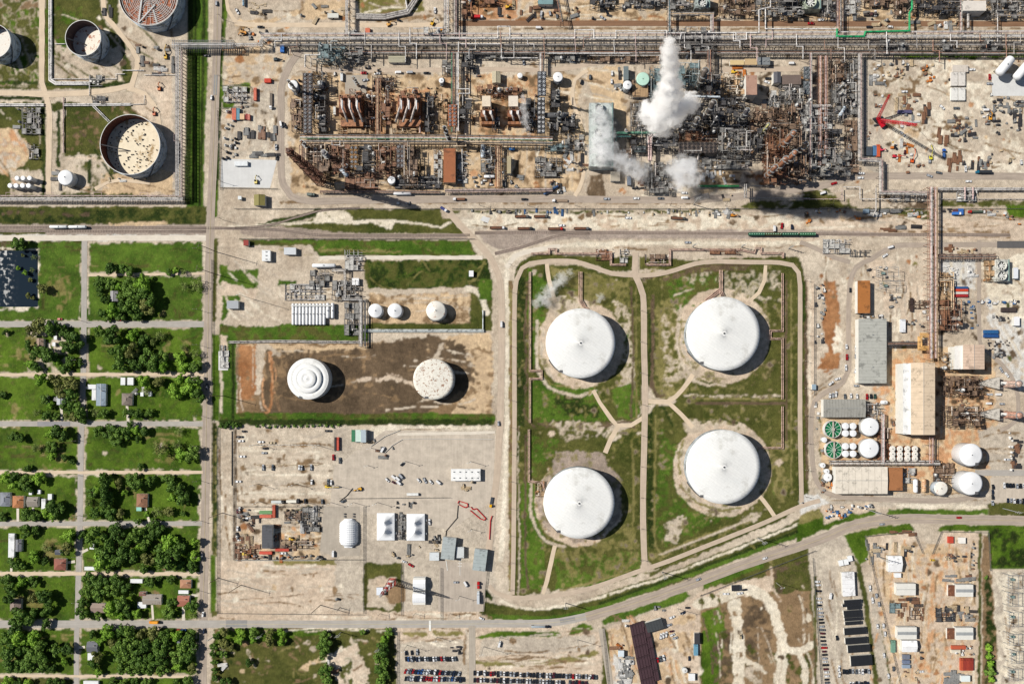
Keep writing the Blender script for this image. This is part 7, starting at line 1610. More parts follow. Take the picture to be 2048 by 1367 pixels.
def wedge(px, py, ds):
    t = thing('exhaust_duct', ds, 'duct', px, py, P(px, py, 6)); m = MB(); m.v = [(-11,-1.5,0),(6,-6,0),(6,6,0),(-11,1.5,0),(-11,-1.5,4),(6,-6,9),(6,6,9),(-11,1.5,4)]
    m.f = [(0,3,2,1),(4,5,6,7),(0,1,5,4),(1,2,6,5),(2,3,7,6),(3,0,4,7)]; m.build('housing', pm((186,180,170)), t)
    for y in (-5, 0, 5): MB().bar((6.5, y, 9.4), (9, y, 9.4), .5).build('brace', STEEL, t)
    MB().tube([(8,0,5),(20,0,5)], 1.6, 10).build('duct', LIGHT, t, True)
wedge(1984, 766, 'grey triangular exhaust duct, upper'); wedge(1984, 828, 'grey triangular exhaust duct, lower')
# --- substation frames
def busframe(px, py, w, d, ds, h=11):
    t = thing('bus_structure', ds, 'substation frame', px, py, P(px, py, h/2)); F = MB(); W, D = w*K/2, d*K/2
    for x in (-W, 0, W):
        for y in (-D, D): F.bar((x,y,0), (x,y,h), .25)
        F.bar((x,-D,h), (x,D,h), .3)
    F.bar((-W,-D,h), (W,-D,h), .3).bar((-W,D,h), (W,D,h), .3).build('frame', STEEL, t)
    for i in range(4): y = -D+2*D*(i+.5)/4; MB().bar((-W,y,h-1.5), (W,y,h-1.5), .12).build('busbar', PIPEG, t); MB().lathe([(.3,0),(.25,h*.5),(.4,h*.55),(.01,h*.6)], 8, -W*.5, y).build('insulator', LIGHT, t)
    MB().box(-1.5,-1.2,0,1.5,1.2,2.6).build('transformer', TEAL, t)
for x, y, w, d in ((2030,1160,40,26),(2030,1195,40,26),(2030,1235,36,28),(2030,1275,36,22),(2032,1310,30,24),(2030,1345,36,22),(1770,545,44,18),(1775,570,40,14)): busframe(x, y, w, d, 'grey steel bus frame')
# --- steam: puffs of vapour
def steammat(dens, thr, sc, nm, soft=.14):
    m = bpy.data.materials.new(nm); m.use_nodes = True; t = m.node_tree; L = t.links.new; t.nodes.remove(t.nodes['Principled BSDF']); o = t.nodes['Material Output']
    v = t.nodes.new('ShaderNodeVolumePrincipled'); v.inputs['Color'].default_value = (.998,.998,1,1); v.inputs['Anisotropy'].default_value = .2
    tc = t.nodes.new('ShaderNodeTexCoord'); ln = t.nodes.new('ShaderNodeVectorMath'); ln.operation = 'LENGTH'; L(tc.outputs['Object'], ln.inputs[0])
    g = t.nodes.new('ShaderNodeNewGeometry'); n = t.nodes.new('ShaderNodeTexNoise'); n.inputs['Scale'].default_value = sc; n.inputs['Detail'].default_value = 7; n.inputs['Roughness'].default_value = .74; L(g.outputs['Position'], n.inputs['Vector'])
    a = t.nodes.new('ShaderNodeMath'); a.operation = 'MULTIPLY_ADD'; L(ln.outputs['Value'], a.inputs[0]); a.inputs[1].default_value = -.62; c = t.nodes.new('ShaderNodeMath'); c.operation = 'MULTIPLY_ADD'; L(n.outputs['Fac'], c.inputs[0]); c.inputs[1].default_value = 2.1; c.inputs[2].default_value = -.52; L(c.outputs[0], a.inputs[2])
    r = t.nodes.new('ShaderNodeMapRange'); L(a.outputs[0], r.inputs[0]); r.inputs[1].default_value = thr; r.inputs[2].default_value = thr+soft; r.inputs[4].default_value = dens; L(r.outputs[0], v.inputs['Density']); L(v.outputs[0], o.inputs['Volume']); return m
SM1 = steammat(.6, .02, .17, 'thick_steam', .42); SM2 = steammat(.12, .1, .14, 'drifting_steam', .3); SM3 = steammat(.14, .1, .22, 'wispy_vapour', .25)
def plume(ds, spec, m):
    q = pts(spec.replace('/', ' ')) if 0 else [tuple(float(v) for v in w.split(',')) for w in spec.split()]; x0, y0, r0, h0 = q[0]; o0 = P(x0, y0, h0)
    t = thing('steam_plume', ds, 'steam', x0, y0, o0)
    for x, y, r, h in q:
        X, Y = P(x, y, h); R = r*K*1.55; b = MB(); b.lathe([(math.sin(math.pi*i/10)+1e-3, -math.cos(math.pi*i/10)) for i in range(11)], 18); o = b.build('steam_puff', m, t); o.location = (X-o0[0], Y-o0[1], h); o.scale = (R, R, R)
plume('huge dense white steam plume rising above the refinery', '1328,258,11,120 1316,246,16,125 1303,228,16,130 1324,226,19,140 1345,222,17,146 1366,212,16,146 1384,203,11,143 1292,214,9,130 1306,244,11,125 1333,200,17,161 1345,184,14,174 1334,172,12,179 1344,160,12,187 1337,146,11,195 1343,132,11,203 1337,120,10,211 1342,108,10,218 1337,96,9,226 1340,85,7,234 1322,236,17,92 1348,230,16,98', SM1)
plume('white steam cloud hanging over refinery bottom', '1370,345,27,24 1352,338,20,22 1388,352,18,22 1360,362,16,20 1380,332,18,24', SM1 if 0 else steammat(.1, .1, .13, 'low_steam', .25))
plume('thin steam drifting over long cooling tower', '1200,238,18,22 1196,220,12,20 1210,262,18,24 1200,285,20,24 1216,302,18,26 1200,318,16,22 1238,318,18,20 1190,300,14,22 1258,330,20,20 1280,345,18,18', SM2)
plume('small white steam jet left of mottled fans', '1046,194,6,14 1048,206,7,16 1046,218,8,18 1051,230,8,18 1050,243,8,16 1054,256,6,14 1058,268,4,12', steammat(.2, .1, .4, 'steam_jet', .3))
plume('wispy white vapour over grass left of white tank', '1098,582,13,6 1112,568,12,7 1125,556,12,8 1082,598,12,6 1072,606,8,5 1140,546,8,9 1094,606,9,5', SM3)
plume('little puff of vapour near bund corner', '1201,594,8,5 1198,600,6,5', SM3)
# ---------------------------------------------------------------- poles, mast, crane, fences, yard goods
POLE = mat((120,104,88), .85); SPOLE = mat((186,188,186), .5, .4)
def pole(px, py, h, ds, kind='lamp', rz=0, r=.22):
    t = thing({'lamp': 'lamp_post', 'power': 'power_pole', 'steel': 'transmission_pole'}[kind], ds, {'lamp': 'lamp post', 'power': 'power pole', 'steel': 'power pole'}[kind], px, py, P(px, py), rz)
    MB().tube([(0,0,0),(0,0,h)], [r*1.3, r*.8], 8).build('post', SPOLE if kind != 'power' else POLE, t)
    if kind == 'lamp': MB().bar((-1.6,0,h), (1.6,0,h), .15).build('arm', SPOLE, t); [MB().box(s*1.6-.5,-.25,h-.1,s*1.6+.5,.25,h+.15).build('lamp_head', LIGHT, t) for s in (-1, 1)]
    else:
        for z in ((h-.8,) if kind == 'power' else (h-1, h-4, h-7)):
            MB().bar((-2.2,0,z), (2.2,0,z), .22).build('crossarm', SPOLE if kind != 'power' else POLE, t)
            for s in (-1.9, 0, 1.9): MB().box(s-.12,-.12,z+.1,s+.12,.12,z+.6).build('insulator', LIGHT, t)
    return t
for x, y, h in ((516,888,17),(639,891,17),(516,967,17),(592,967,17),(673,970,17),(519,1002,14),(570,1002,14),(614,1004,14),(662,1004,15),(707,1004,14),(755,1004,15),(811,922,15),(941,922,16),(942,1057,12),(919,1191,15),(967,1292,25),(1000,1274,14),(1155,1278,23),(874,1273,14),(506,598,36),(814,1289,20),(742,895,10),(735,930,8),(1355,1216,20),(1552,1164,22)): pole(x, y, h, 'tall lamp post', 'lamp', .3, .2)
for x, y, h in ((434,504,40),(430,548,40),(448,791,32),(445,1025,31),(482,1169,29),(641,1209,29),(437,1155,20),(680,1214,10)): pole(x, y, h, 'tall wooden power pole', 'power', 1.3, .3)
for x, y, h, a in ((1131,1205,22,0),(1324,1143,28,.5),(1515,1075,30,.5),(1735,1018,30,.4),(2006,1016,30,.3),(682,1263,17,.1),(760,1291,18,.1),(526,1266,16,.1),(430,1270,16,.1),(1387,409,29,.2),(1385,494,16,.2),(1483,494,15,.2),(1577,497,15,.2),(1756,1112,26,.3)): pole(x, y, h, 'grey steel transmission pole', 'steel', a, .35)
for i, y in enumerate(range(530, 1180, 54)): pole(1022, y, 8, 'short roadside pole', 'power', 0, .14)
for i, y in enumerate(range(560, 1130, 62)): pole(1283, y, 8, 'short roadside pole', 'power', 0, .14)
for i, y in enumerate(range(560, 1000, 54)): pole(1610, y, 8, 'short roadside pole', 'power', 0, .14)
for y in (40, 100, 160, 225, 300, 365, 440): pole(447, y, 12, 'wooden roadside power pole', 'power', 0, .16)
for y in (500, 560, 620, 690, 760, 830, 890, 960, 1040, 1110, 1180, 1290): pole(399, y, 11, 'wooden roadside power pole', 'power', 0, .16)
for y in (640, 720, 800, 880, 950, 1030, 1110, 1200, 1300): pole(159, y, 10, 'wooden street pole', 'power', 0, .15)
for x in (960, 1055, 1150, 1340, 1450, 1560, 1660, 1780): pole(x, 411, 11, 'short pole at rail yard fence', 'power', 1.5, .15)
for x in (760, 830, 900): pole(x, 1226, 10, 'short pole along gate fence', 'power', 1.5, .15)
# radio mast, red and white
t = thing('radio_mast', 'tall red and white lattice radio mast', 'mast', 785, 1162, P(785, 1162)); RW = [mat((190,70,64), .6), mat((236,230,226), .6)]
for i in range(8):
    M = MB(); lattice(M, (0,0,i*7), (0,0,i*7+7), 6.5-i*.68, 6.5-(i+1)*.68, 3, .3); M.build('mast_section', RW[i % 2], t)
MB().bar((0,0,56), (0,0,60), .3).build('antenna', LIGHT, t)
for a in (.3, 2.4, 4.5): MB().tube([(1.2*math.cos(a), 1.2*math.sin(a), 40), (1.5*math.cos(a), 1.5*math.sin(a), 40.6)], 1.1, 12).build('dish', LIGHT, t)
# crawler crane
t = thing('crawler_crane', 'red crawler crane with long lattice boom', 'crane', 1756, 243, P(1756, 243)); o_ = t.location; CR = mat((196,24,44), .45, var=.1)
for s in (-1, 1): MB().box(-5, s*3.4-.7, 0, 5, s*3.4+.7, 1.5, .2).build('track', DARK, t)
MB().box(-5,-1.8,1.7,2.5,1.8,4,2.2).build('cab_body', CR, t); MB().box(-7.5,-2.2,1.8,-5,2.2,4.2,2.2).build('counterweight', CR, t); MB().box(1,2.7,2,4,4.2,4.4,2.2).build('cab', GLASS, t); MB().box(-3,-1,4.6,0,1,5.2,2.2).build('winch', RED, t)
def loc(px, py, h, gr=False): x, y = P(px, py, 0 if gr else h); return (x-o_[0], y-o_[1], h)
M = MB(); tip = loc(1833, 250, 54); lattice(M, (1, 0, 3), tip, 2.4, 1.6, 22, .26); M.build('boom', CR, t)
M = MB(); mt = loc(1779, 190, 26); lattice(M, (-2, 1, 4), mt, 2.4, 1.2, 11, .26); M.build('mast', CR, t)
MB().bar(mt, tip, .15).build('stay_cable', DARK, t); MB().bar(tip, (tip[0], tip[1], 6), .12).box(tip[0]-.5, tip[1]-.5, 4.5, tip[0]+.5, tip[1]+.5, 6).build('hook_block', YEL, t)
# small cranes, diggers and lifts
def digger(px, py, a, c, ds, arm=6):
    t = thing('excavator', ds, 'machine', px, py, P(px, py), math.radians(a)); m = mat(c, .5)
    for s in (-1, 1): MB().box(-2.2, s*1.3-.3, 0, 2.2, s*1.3+.3, .9).build('track', DARK, t)
    MB().box(-2,-1.3,1,1.4,1.3,2.4).build('body', m, t); MB().box(.1,.2,2.4,1.4,1.2,3.3).build('cab', GLASS, t); MB().tube([(1,-.5,2),(arm*.55,-.5,4.6),(arm,-.5,2)], .3, 6).build('arm', m, t); MB().box(arm-.5,-1,1.0,arm+.6,0,2).build('bucket', DARK2, t)
for x, y, a, c, ds in ((553,120,0,(40,60,70),'dark excavator below blue box truck'),(490,68,200,(220,150,60),'orange excavator in storage yard'),(485,64,40,(200,150,80),'tan loader in storage yard'),(865,48,60,(230,180,50),'yellow loader by main rack'),(778,50,30,(226,170,90),'yellow loader on dirt road'),(1823,322,80,(226,96,40),'orange lift crane in yard'),
 (1788,313,0,(200,40,60),'red lift in crane yard'),(1979,237,90,(230,160,50),'yellow excavator beside dark modules'),(1465,431,0,(200,130,40),'orange loader in rail yard'),(513,364,90,(230,210,120),'pale yellow loader on concrete slab'),(720,977,200,(230,170,40),'yellow telescopic lift in lot'),(655,972,0,(226,190,60),'long yellow lift on gravel lot',),
 (333,115,90,(226,180,40),'yellow crane by left rack'),(1466,145,0,(230,190,60),'yellow lift near tan boxes'),(1860,316,90,(220,210,60),'yellow lift in crane yard'),(1015,15,20,(230,180,60),'yellow digger on orange dirt'),(320,178,90,(214,120,60),'orange digger by left rack'),(310,228,90,(210,110,70),'orange and white machine on track'),
 (885,60,10,(220,150,50),'orange digger behind main rack'),(1016,424,0,(120,110,100),'grey digger in rail yard'),(490,1106,0,(220,190,80),'yellow loader among pipe racks'),(583,1076,0,(226,180,60),'yellow loader in scrap yard'),(1760,300,0,(220,60,90),'pink red machine by rack')): digger(x, y, a, c, ds, 12 if 'long' in ds or 'crane' in ds else 6)
# red gate barriers
for q_, ds in (('916,1005 918,1001 935,1006 936,1012 930,1014 918,1008','red barrier fence, left'),('942,1013 946,1018 953,1016 972,1036 968,1039 960,1036 941,1020','red barrier fence, middle'),('984,1031 981,1040 979,1077','red barrier fence, right')):
    q = [P(*p) for p in pts(q_)]; c0 = q[0]; t = thing('barrier', ds, 'barrier', *pts(q_)[0], xy=c0)
    M = MB()
    for a, b in zip(q[:-1], q[1:]): M.bar((a[0]-c0[0], a[1]-c0[1], .5), (b[0]-c0[0], b[1]-c0[1], .5), .8, 1)
    M.build('panel', RED, t); [MB().box(a[0]-c0[0]-.3,a[1]-c0[1]-.3,0,a[0]-c0[0]+.3,a[1]-c0[1]+.3,1.6).build('post', RED, t) for a in q]
# fences
FM = mat((98,98,96), .7)
def fence(path, ds, h=2.4, gap=4):
    q0 = pts(path); q = [P(*p) for p in q0]; c0 = q[len(q)//2]; t = thing('fence', ds, 'fence', *q0[len(q0)//2], xy=c0); S = MB(); R = MB()
    for a, b in zip(q[:-1], q[1:]):
        d = math.dist(a, b); n = max(1, int(d/gap)); a = (a[0]-c0[0], a[1]-c0[1]); b = (b[0]-c0[0], b[1]-c0[1])
        for i in range(n+1): x, y = a[0]+(b[0]-a[0])*i/n, a[1]+(b[1]-a[1])*i/n; S.box(x-.08, y-.08, 0, x+.08, y+.08, h)
        for z in (.3, .9, 1.5, 2.1, h): R.bar((*a, z), (*b, z), .05, .16)
    S.build('post', FM, t); R.build('mesh_panel', FM, t)
for p_, ds in (('468,856 468,1118 728,1118','wire fence down left of gravel parking and scrap yard'),('436,855 436,1225 728,1228','wire fence around empty dirt lot'),('472,1012 645,1012','wire fence above scrap yard'),('728,1012 728,1225','wire fence beside tent yard'),('803,1125 803,1228','wire fence right of radio mast'),('680,996 900,994','wire fence below gravel parking'),
 ('444,173 495,170 505,180 503,212 445,218','wire fence round grass island'),('436,222 442,380','wire fence left of concrete slab'),('442,376 556,378','wire fence under concrete slab'),('470,418 880,418','wire fence along railway above grass'),('905,418 2048,418','long wire fence between refinery and rail yard'),('480,478 950,478','wire fence below railway'),
 ('1728,1072 1820,1062','dark fence at top of shed yard'),('1730,1075 1800,1367','dark fence left of shed yard'),('1826,1062 1845,1106','dark fence left side of driveway'),('1882,1062 1864,1106','dark fence right side of driveway'),('1882,1062 1976,1064 1980,1140','dark fence right of shed yard'),('1625,1115 1642,1367','wire fence left of cabin lot'),('1205,1255 1216,1367','wire fence left of container yard'),
 ('1400,1190 1630,1100','wire fence below diagonal road'),('1628,568 1628,790','wire fence left of clay mounds'),('795,1262 795,1367','wire fence left of car lot'),('425,520 425,1000','wire fence along main road verge'),('882,1238 882,1135','wire fence left of gate forecourt'),('975,1140 965,1228','wire fence right of gate forecourt')): fence(p_, ds)
for x, ds in ((1842, 'striped concrete barrier row'),): pass
# yard goods
def g_crate(c):
    r = raw('crate'); MB().box(-1,-.8,.12,1,.8,1.3).build('box', pm(c), r); MB().box(-1.05,-.85,0,1.05,.85,.1).build('pallet', WOOD, r); return proto(r)
def g_pipes(c):
    r = raw('pipe_bundle')
    for i in range(6): MB().tube([(-4,-1.2+i*.48,.35+(i % 2)*.3),(4,-1.2+i*.48,.35+(i % 2)*.3)], .24, 6).build('pipe', pm(c), r)
    return proto(r)
def g_skid(c):
    r = raw('equipment_skid'); MB().box(-1.8,-.9,0,1.8,.9,.25).build('base', DARK2, r); MB().box(-1.2,-.6,.25,.3,.6,1.6).build('housing', pm(c), r); MB().capsule((.5,0,.9),(1.4,0,.9),.45,8).build('motor', pm(c), r); return proto(r)
def g_tank(c):
    r = raw('storage_bin'); MB().lathe([(1,0),(1,2),(.7,2.3),(.01,2.4)], 12).build('shell', pm(c), r, True); MB().box(-.3,-.3,2.3,.3,.3,2.6).build('hatch', DARK2, r); return proto(r)
def g_beams(c):
    r = raw('timber_stack')
    for i in range(5): MB().box(-3,-1.3+i*.54,.0,3,-.9+i*.54,.9).build('beam', pm(c), r)
    return proto(r)
GC = {'w': ((232,230,226),'white'), 'g': ((150,150,148),'grey'), 'd': ((66,64,66),'dark'), 'r': ((142,104,80),'rusty'), 'b': ((66,110,160),'blue'), 'o': ((216,130,60),'orange'), 't': ((206,184,150),'tan')}
GK = {'c': (g_crate,'crate on pallet','crate'), 'p': (g_pipes,'pipe bundle','pipe bundle'), 's': (g_skid,'machine skid','machine'), 't': (g_tank,'round bin','bin'), 'l': (g_beams,'stacked beams','timber stack')}
GP = {}; NK = {}; qs = random.Random(77); cnt = 0
def goods(x0, y0, x1, y1, n, kinds, cols, ang=None, sc=(.7, 1.4)):
    global cnt
    for i in range(n):
        k, c = qs.choice(kinds), qs.choice(cols)
        if NK.get(k, 0) >= 290: k = min('cpstl', key=lambda q_: NK.get(q_, 0))
        NK[k] = NK.get(k, 0)+1
        if (k, c) not in GP: GP[k, c] = GK[k][0](GC[c][0])
        a = ang if ang is not None else qs.choice((0, 90, 0, 90, qs.uniform(0, 180))); o = place(GP[k, c], '%s %s' % (GC[c][1], GK[k][1]), GK[k][2], qs.uniform(x0, x1), qs.uniform(y0, y1), math.radians(a+qs.uniform(-4, 4)), qs.uniform(*sc), 'goods stored in the yards', z=.05); o.name = GP[k, c].name.split('.')[0]; cnt += 1
for a in ((500,60,540,90,10,'cs','gdo'),(498,5,535,30,26,'l','t',0,(.3,.5)),(448,218,470,260,8,'ct','gw'),(478,260,512,272,9,'l','dg',90),(512,255,554,276,14,'l','dgr',90),(445,276,476,318,16,'ct','gdw'),(500,306,555,316,8,'pl','dg',0),
 (480,205,500,215,4,'cs','gr'),(780,405,825,415,4,'cs','gw'),(940,420,1000,426,7,'cs','gdt'),(1030,420,1140,426,16,'clp','gbt',90,(.5,.9)),(1180,422,1420,430,30,'clps','gdwt',90,(.5,.9)),(1420,422,1480,430,10,'cp','wg'),(1600,420,1690,428,12,'cs','wrot'),(1700,432,1725,438,5,'c','o'),(1740,420,1840,432,16,'pct','gdw',0),(1820,420,1850,438,8,'c','go'),
 (1745,452,1860,462,6,'lp','rdg',0),(1950,420,2010,430,10,'pc','gwr'),(1880,418,1900,424,3,'cs','dr'),(2000,430,2045,450,6,'cst','rog'),(1600,440,1640,446,4,'c','to'),
 (1740,130,1760,140,3,'c','wg'),(1765,125,1845,142,14,'cstl','gdwt'),(1740,150,1775,175,10,'cp','gw'),(1750,190,1765,215,6,'cs','rw'),(1845,125,1870,168,16,'cs','rot'),(1770,142,1810,160,10,'cs','rt'),(1790,190,1845,220,20,'lpc','rtg'),(1800,228,1850,250,10,'lpc','grw'),(1840,205,1860,245,8,'l','rd',90),
 (1900,235,1955,282,34,'lpcs','dgtr'),(1875,255,1895,288,6,'lp','r',85),(1960,190,1985,250,10,'cst','wgr'),(1985,195,2044,270,44,'cspl','dg'),(1893,310,1920,338,10,'lp','r',85),(1925,315,1985,340,18,'lps','drg',85),(1780,285,1830,320,12,'csp','rwo'),(1800,325,1880,345,6,'cs','rg'),(1730,255,1745,300,4,'cs','rg'),(1955,300,2044,330,5,'cs','dt'),
 (1630,570,1650,700,26,'cst','wgd'),(1625,790,1640,860,6,'cs','gw'),(1780,590,1800,640,8,'cs','gd'),(1800,640,1845,690,12,'cst','dgr'),(1845,560,1858,640,8,'cs','tw'),(1730,530,1775,560,6,'cs','dw'),(1718,630,1765,637,10,'cs','dgw'),(1885,530,1915,550,26,'c','w',0,(.7,.9)),(1955,600,2000,612,8,'cs','wb'),(1975,600,2040,608,10,'cs','wdb'),
 (1985,632,2020,640,8,'cs','gd'),(1975,680,2025,700,28,'c','d',90,(.5,.8)),(1985,700,2015,715,12,'cs','dg'),(1920,600,1950,640,10,'cs','dgb'),(1940,615,1960,660,8,'cs','gb'),(1640,960,1665,985,10,'cst','rgo'),(1640,870,1650,920,3,'c','rg'),(1780,770,1800,800,4,'cs','t'),(1785,830,1800,860,5,'cs','r'),(1900,800,1960,810,6,'cs','rt'),
 (1650,1012,1700,1035,22,'cs','wgbo'),(1700,1008,1745,1018,12,'ct','gwb'),(2018,865,2024,940,12,'c','w'),(2026,870,2040,935,16,'l','dr'),
 (475,1012,500,1045,10,'cst','gdr'),(500,1020,520,1060,6,'cs','dr'),(475,1075,515,1090,14,'lp','rt'),(472,1060,480,1085,5,'cst','gwd'),(472,1110,650,1116,30,'cs','rgdo'),(548,1050,560,1080,8,'cs','r'),(560,1075,600,1095,12,'lpc','tdr'),(600,1020,640,1060,20,'pc','gdw',90),(568,1018,605,1045,12,'cpl','tdg'),(790,1002,830,1015,8,'cs','dg'),(800,1028,812,1080,16,'c','gdw'),(765,1090,840,1115,7,'cs','tg'),(860,1070,880,1100,8,'cs','gdt'),
 (740,878,750,890,4,'cs','gt'),(740,895,790,915,5,'cs','gr'),(925,960,945,980,4,'cs','tr'),(895,1290,925,1305,8,'s','d'),(1238,1310,1262,1366,40,'lc','gw'),(1228,1288,1245,1296,4,'cs','ro'),(1240,1240,1255,1250,2,'c','gw'),(1310,1210,1330,1222,3,'s','g'),
 (1730,1070,1760,1120,12,'lpc','gt'),(1775,1062,1830,1068,6,'pl','r',0),(1745,1090,1830,1105,10,'cpl','gdt'),(1890,1108,1935,1122,16,'cs','drt'),(1940,1080,1952,1160,10,'cst','rdg'),(1890,1150,1940,1162,8,'pl','gr',0),(1800,1195,1850,1210,8,'pl','rd',0),(1790,1215,1850,1240,10,'p','r',90,(.5,.8)),(1890,1212,1948,1242,22,'plc','rdgt'),(1900,1290,1950,1310,10,'cst','rgw'),(1890,1345,1920,1366,24,'lp','g'),(1840,1300,1845,1320,4,'ts','d'),(1800,1340,1840,1364,6,'cs','tr'),
 (580,160,600,182,5,'cs','dr'),(640,140,690,150,5,'cs','gw'),(745,130,760,148,4,'cs','dt'),(690,130,760,140,3,'cs','d'),(855,175,880,200,6,'cs','tr'),(925,150,960,165,6,'cs','gr'),(948,345,985,375,12,'cst','wgr'),(855,340,885,370,6,'cs','wr'),(915,318,935,362,8,'st','wd'),(1005,350,1060,375,6,'cs','gr'),(1100,360,1130,385,14,'cst','gdrw'),(1145,250,1175,345,20,'cs','dtr'),(1130,300,1150,350,8,'cs','gw'),
 (1060,180,1075,240,6,'s','r'),(1390,340,1440,368,6,'pl','w',90),(1405,345,1475,365,10,'c','w'),(1240,360,1290,380,6,'cs','dr'),(1440,390,1480,400,3,'cs','dt'),(1230,130,1250,185,10,'st','gdw'),(1470,130,1490,150,4,'cs','y' if 0 else 'o'),(1520,195,1550,212,6,'cs','gd'),(925,0,1030,36,14,'cs','rdt'),(1040,10,1230,38,18,'cs','dgtr'),(1240,5,1335,24,10,'cst','dgw'),(1700,20,1790,54,12,'cs','gdt'),(1830,45,1920,56,12,'cs','gtw'),
 (600,0,690,45,8,'cs','gt'),(205,-5,250,30,6,'s','dg'),(265,90,350,150,18,'cs','drg'),(285,135,345,150,4,'p','gw',0),(20,215,50,260,3,'cs','g'),(110,340,125,375,6,'s','dg'),(215,340,330,370,6,'cs','tdw'),(480,20,600,30,4,'cs','d'),
 (1860,500,1870,502,2,'s','r'),(1885,496,1960,506,10,'cs','tr'),(1935,540,1950,560,6,'c','w'),(240,775,300,800,6,'c','wg'),(90,790,125,812,5,'cs','wg'),(660,1190,680,1210,1,'c','g'),(445,1325,470,1335,2,'c','w'),(655,1320,680,1345,5,'cs','wrd'),(1300,530,1330,540,1,'s','g'),(1600,1000,1606,1008,1,'c','g')): goods(*a)
# concrete block lines
def blocks(path, n, ds, c=(210,206,198)):
    q = pts(path); w = [P(*p) for p in q]; tot = sum(math.dist(a, b) for a, b in zip(w[:-1], w[1:])); m = mat(c)
    pr = raw('road_barrier'); MB().box(-1.3,-.3,0,1.3,.3,.35).box(-1.28,-.15,.35,1.28,.15,.85).build('block', m, pr); MB().box(-.2,-.31,.1,.2,.31,.2).build('slot', DARK, pr); proto(pr)
    for i in range(n):
        d = tot*(i+.5)/n
        for a, b in zip(w[:-1], w[1:]):
            L_ = math.dist(a, b)
            if d <= L_: x, y = a[0]+(b[0]-a[0])*d/L_, a[1]+(b[1]-a[1])*d/L_; o = place(pr, ds, 'barrier', 1024+x/K, 683.5-y/K, math.atan2(b[1]-a[1], b[0]-a[0]), 1, 'lines of concrete barriers', xy=(x, y)); o.name = 'road_barrier'; break
            d -= L_
blocks('770,905 785,890 805,878 840,877 985,878', 46, 'concrete barrier of curved line'); blocks('742,892 770,872 800,860', 16, 'concrete barrier of short line'); blocks('679,1002 694,990 705,976', 9, 'dark concrete barrier', (70,66,62)); blocks('916,1010 914,1035 893,1060 889,1085', 18, 'dark wall block by gate lane', (84,78,72)); blocks('464,862 464,970', 22, 'dark barrier left of parking', (70,66,62))
blocks('510,889 640,889', 20, 'pale curb stone of upper parking row'); blocks('510,929 638,929', 20, 'tan curb stone of middle parking row', (200,180,150)); blocks('472,1120 640,1120', 34, 'concrete barrier below scrap yard')
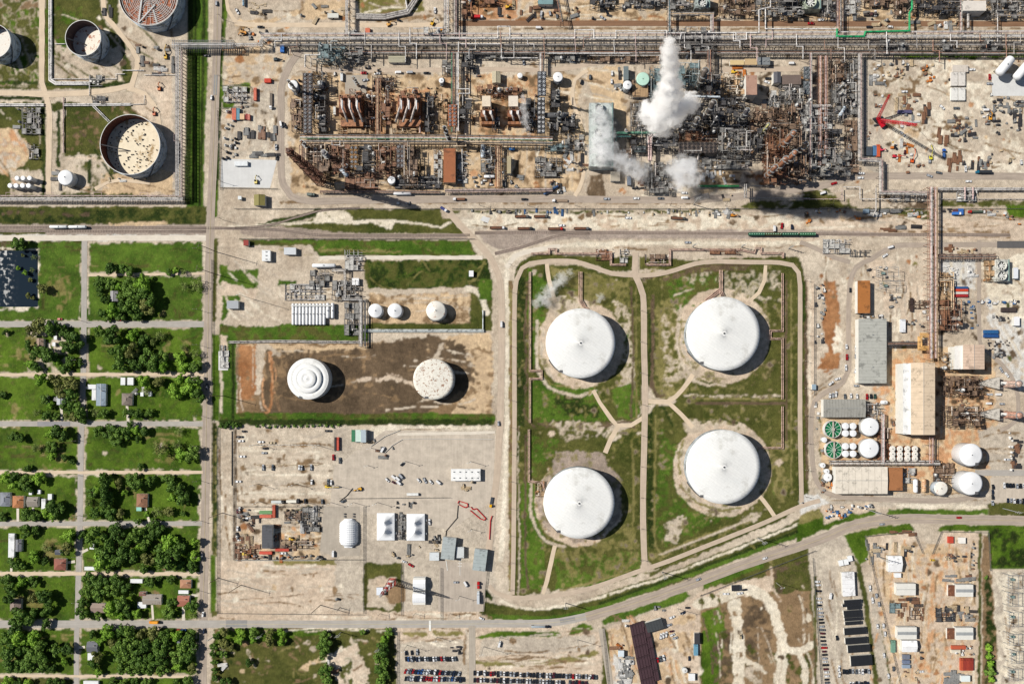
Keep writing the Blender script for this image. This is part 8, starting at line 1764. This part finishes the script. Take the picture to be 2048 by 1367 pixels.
# ---------------------------------------------------------------- labels: unique by look, then order within a named area
AREAS = []
rows = [(470,545,'top'),(545,645,'2nd'),(645,747,'3rd'),(747,846,'4th'),(846,944,'5th'),(944,1047,'6th'),(1047,1147,'7th'),(1147,1250,'8th'),(1250,1351,'9th'),(1351,1450,'bottom')]
for y0_, y1_, nm in rows:
    if nm in ('top', '2nd'): nm2 = nm
    AREAS.append((-90, y0_, 163, y1_, 'in %s block down west of side street' % nm if nm not in ('bottom', 'top') else ('in block around the pond' if nm == 'top' else 'in bottom block west of side street')))
    AREAS.append((163, y0_, 422, y1_, 'in %s block down east of side street' % nm if nm not in ('bottom', 'top') else 'in %s block east of side street' % nm))
AREAS += [(-90,-90,425,470,'in top left tank yard'),(425,-90,560,470,'in storage yard left of refinery'),(560,-90,860,100,'along pipe rack above refinery'),
 (860,-90,1250,100,'along clay road above refinery'),(1250,-90,1700,110,'top centre right above pipe rack'),(1700,-90,2150,110,'top right above pipe rack'),
 (560,100,860,270,'upper left part of refinery'),(560,270,860,470,'lower left part of refinery'),(860,100,1165,270,'upper middle part of refinery'),(860,270,1165,412,'lower middle part of refinery'),
 (1165,110,1440,270,'around the big steam plume'),(1165,270,1440,412,'below the big steam plume'),(1440,110,1720,270,'upper right part of refinery'),(1440,270,1720,412,'lower right part of refinery'),
 (1720,100,2150,230,'upper half of crane yard'),(1720,230,2150,372,'lower half of crane yard'),
 (860,412,1300,480,'in rail yard left half'),(1300,412,1760,480,'in rail yard middle'),(1720,372,2150,480,'in rail yard right end'),
 (420,470,740,690,'in bullet tank plant'),(740,470,990,690,'around three small white tanks'),(420,690,1010,852,'in brown bund of two tanks'),
 (420,852,672,1008,'in left gravel parking'),(672,852,1020,1008,'in middle gravel parking'),(420,1008,645,1118,'in fenced scrap yard'),(645,1008,880,1118,'around the white tents'),
 (880,1008,1030,1118,'at the gate canopies'),(420,1118,728,1240,'by empty dirt lot above road'),(728,1118,880,1240,'beside radio mast'),(880,1118,1030,1240,'in gate forecourt'),
 (420,1240,792,1450,'in rough field below road'),(792,1240,938,1450,'in left employee car lot'),(938,1240,1205,1450,'in right employee car lot'),
 (1005,480,1290,850,'around upper left white tank'),(1005,850,1290,1240,'around lower left white tank'),(1290,480,1625,800,'around upper right white tank'),(1290,800,1625,1090,'around lower right white tank'),
 (1205,1090,1400,1450,'in dark container yard'),(1400,1090,1625,1450,'along white sand tracks'),(1205,1040,1650,1200,'along the diagonal road'),
 (1622,1085,1752,1450,'in cabin lot'),(1735,1050,1965,1450,'in arched shed yard'),(1960,1045,2150,1450,'in bottom right substation'),
 (1625,480,1780,700,'upper left of the right plant'),(1780,480,1945,700,'upper middle of the right plant'),(1945,480,2150,700,'upper right of the right plant'),
 (1625,700,1780,850,'around the gray warehouses'),(1780,700,2150,850,'around the long beige hall'),(1625,850,1780,1060,'lower left of the right plant'),(1780,850,1960,1060,'lower middle of the right plant'),(1960,850,2150,1060,'by right edge employee lot')]
def area(px, py):
    for a in AREAS:
        if a[0] <= px < a[2] and a[1] <= py < a[3]: return a[4]
    return 'by the site roads'
def ordn(n): return '%d%s' % (n, 'th' if 10 <= n % 100 <= 20 else {1: 'st', 2: 'nd', 3: 'rd'}.get(n % 10, 'th'))
grp = {}
for t_ in THINGS:
    o, d, px, py, g, fixed = t_; k = (d, area(px, py)) if not fixed else (d, None); grp.setdefault(k, []).append(t_)
DN = {}
for (d, a) in grp: DN[d] = DN.get(d, 0)+1
for (d, a), L_ in grp.items():
    if a is None:
        for t_ in L_: t_[0]['label'] = d
    elif len(L_) == 1: L_[0][0]['label'] = d if DN[d] == 1 and len(d.split()) > 3 else '%s %s' % (d, a)
    elif DN[d] == 1 and len(d.split()) > 6:
        ax = 2 if max(t_[2] for t_ in L_)-min(t_[2] for t_ in L_) >= max(t_[3] for t_ in L_)-min(t_[3] for t_ in L_) else 3; L_.sort(key=lambda t_: t_[ax])
        for i, t_ in enumerate(L_): t_[0]['label'] = '%s, %s from %s' % (d, ordn(i+1), 'left' if ax == 2 else 'top')
    else:
        xs = [t_[2] for t_ in L_]; ys = [t_[3] for t_ in L_]
        if max(xs)-min(xs) >= max(ys)-min(ys): L_.sort(key=lambda t_: t_[2]); side = 'left'
        else: L_.sort(key=lambda t_: t_[3]); side = 'top'
        for i, t_ in enumerate(L_): t_[0]['label'] = '%s, %s from %s %s' % (d, ordn(i+1), side, a)
    for t_ in L_:
        if t_[4]: t_[0]['group'] = t_[4]
def kill(o):
    for c in CH.get(o.name, list(o.children)): kill(c)
    bpy.data.objects.remove(o)
for p_ in PROTOS: kill(p_)
print('THINGS', len(THINGS), 'OBJECTS', len(bpy.data.objects), 'LONG', max((len(t_[0]['label'].split()), t_[0]['label']) for t_ in THINGS) if THINGS else '')
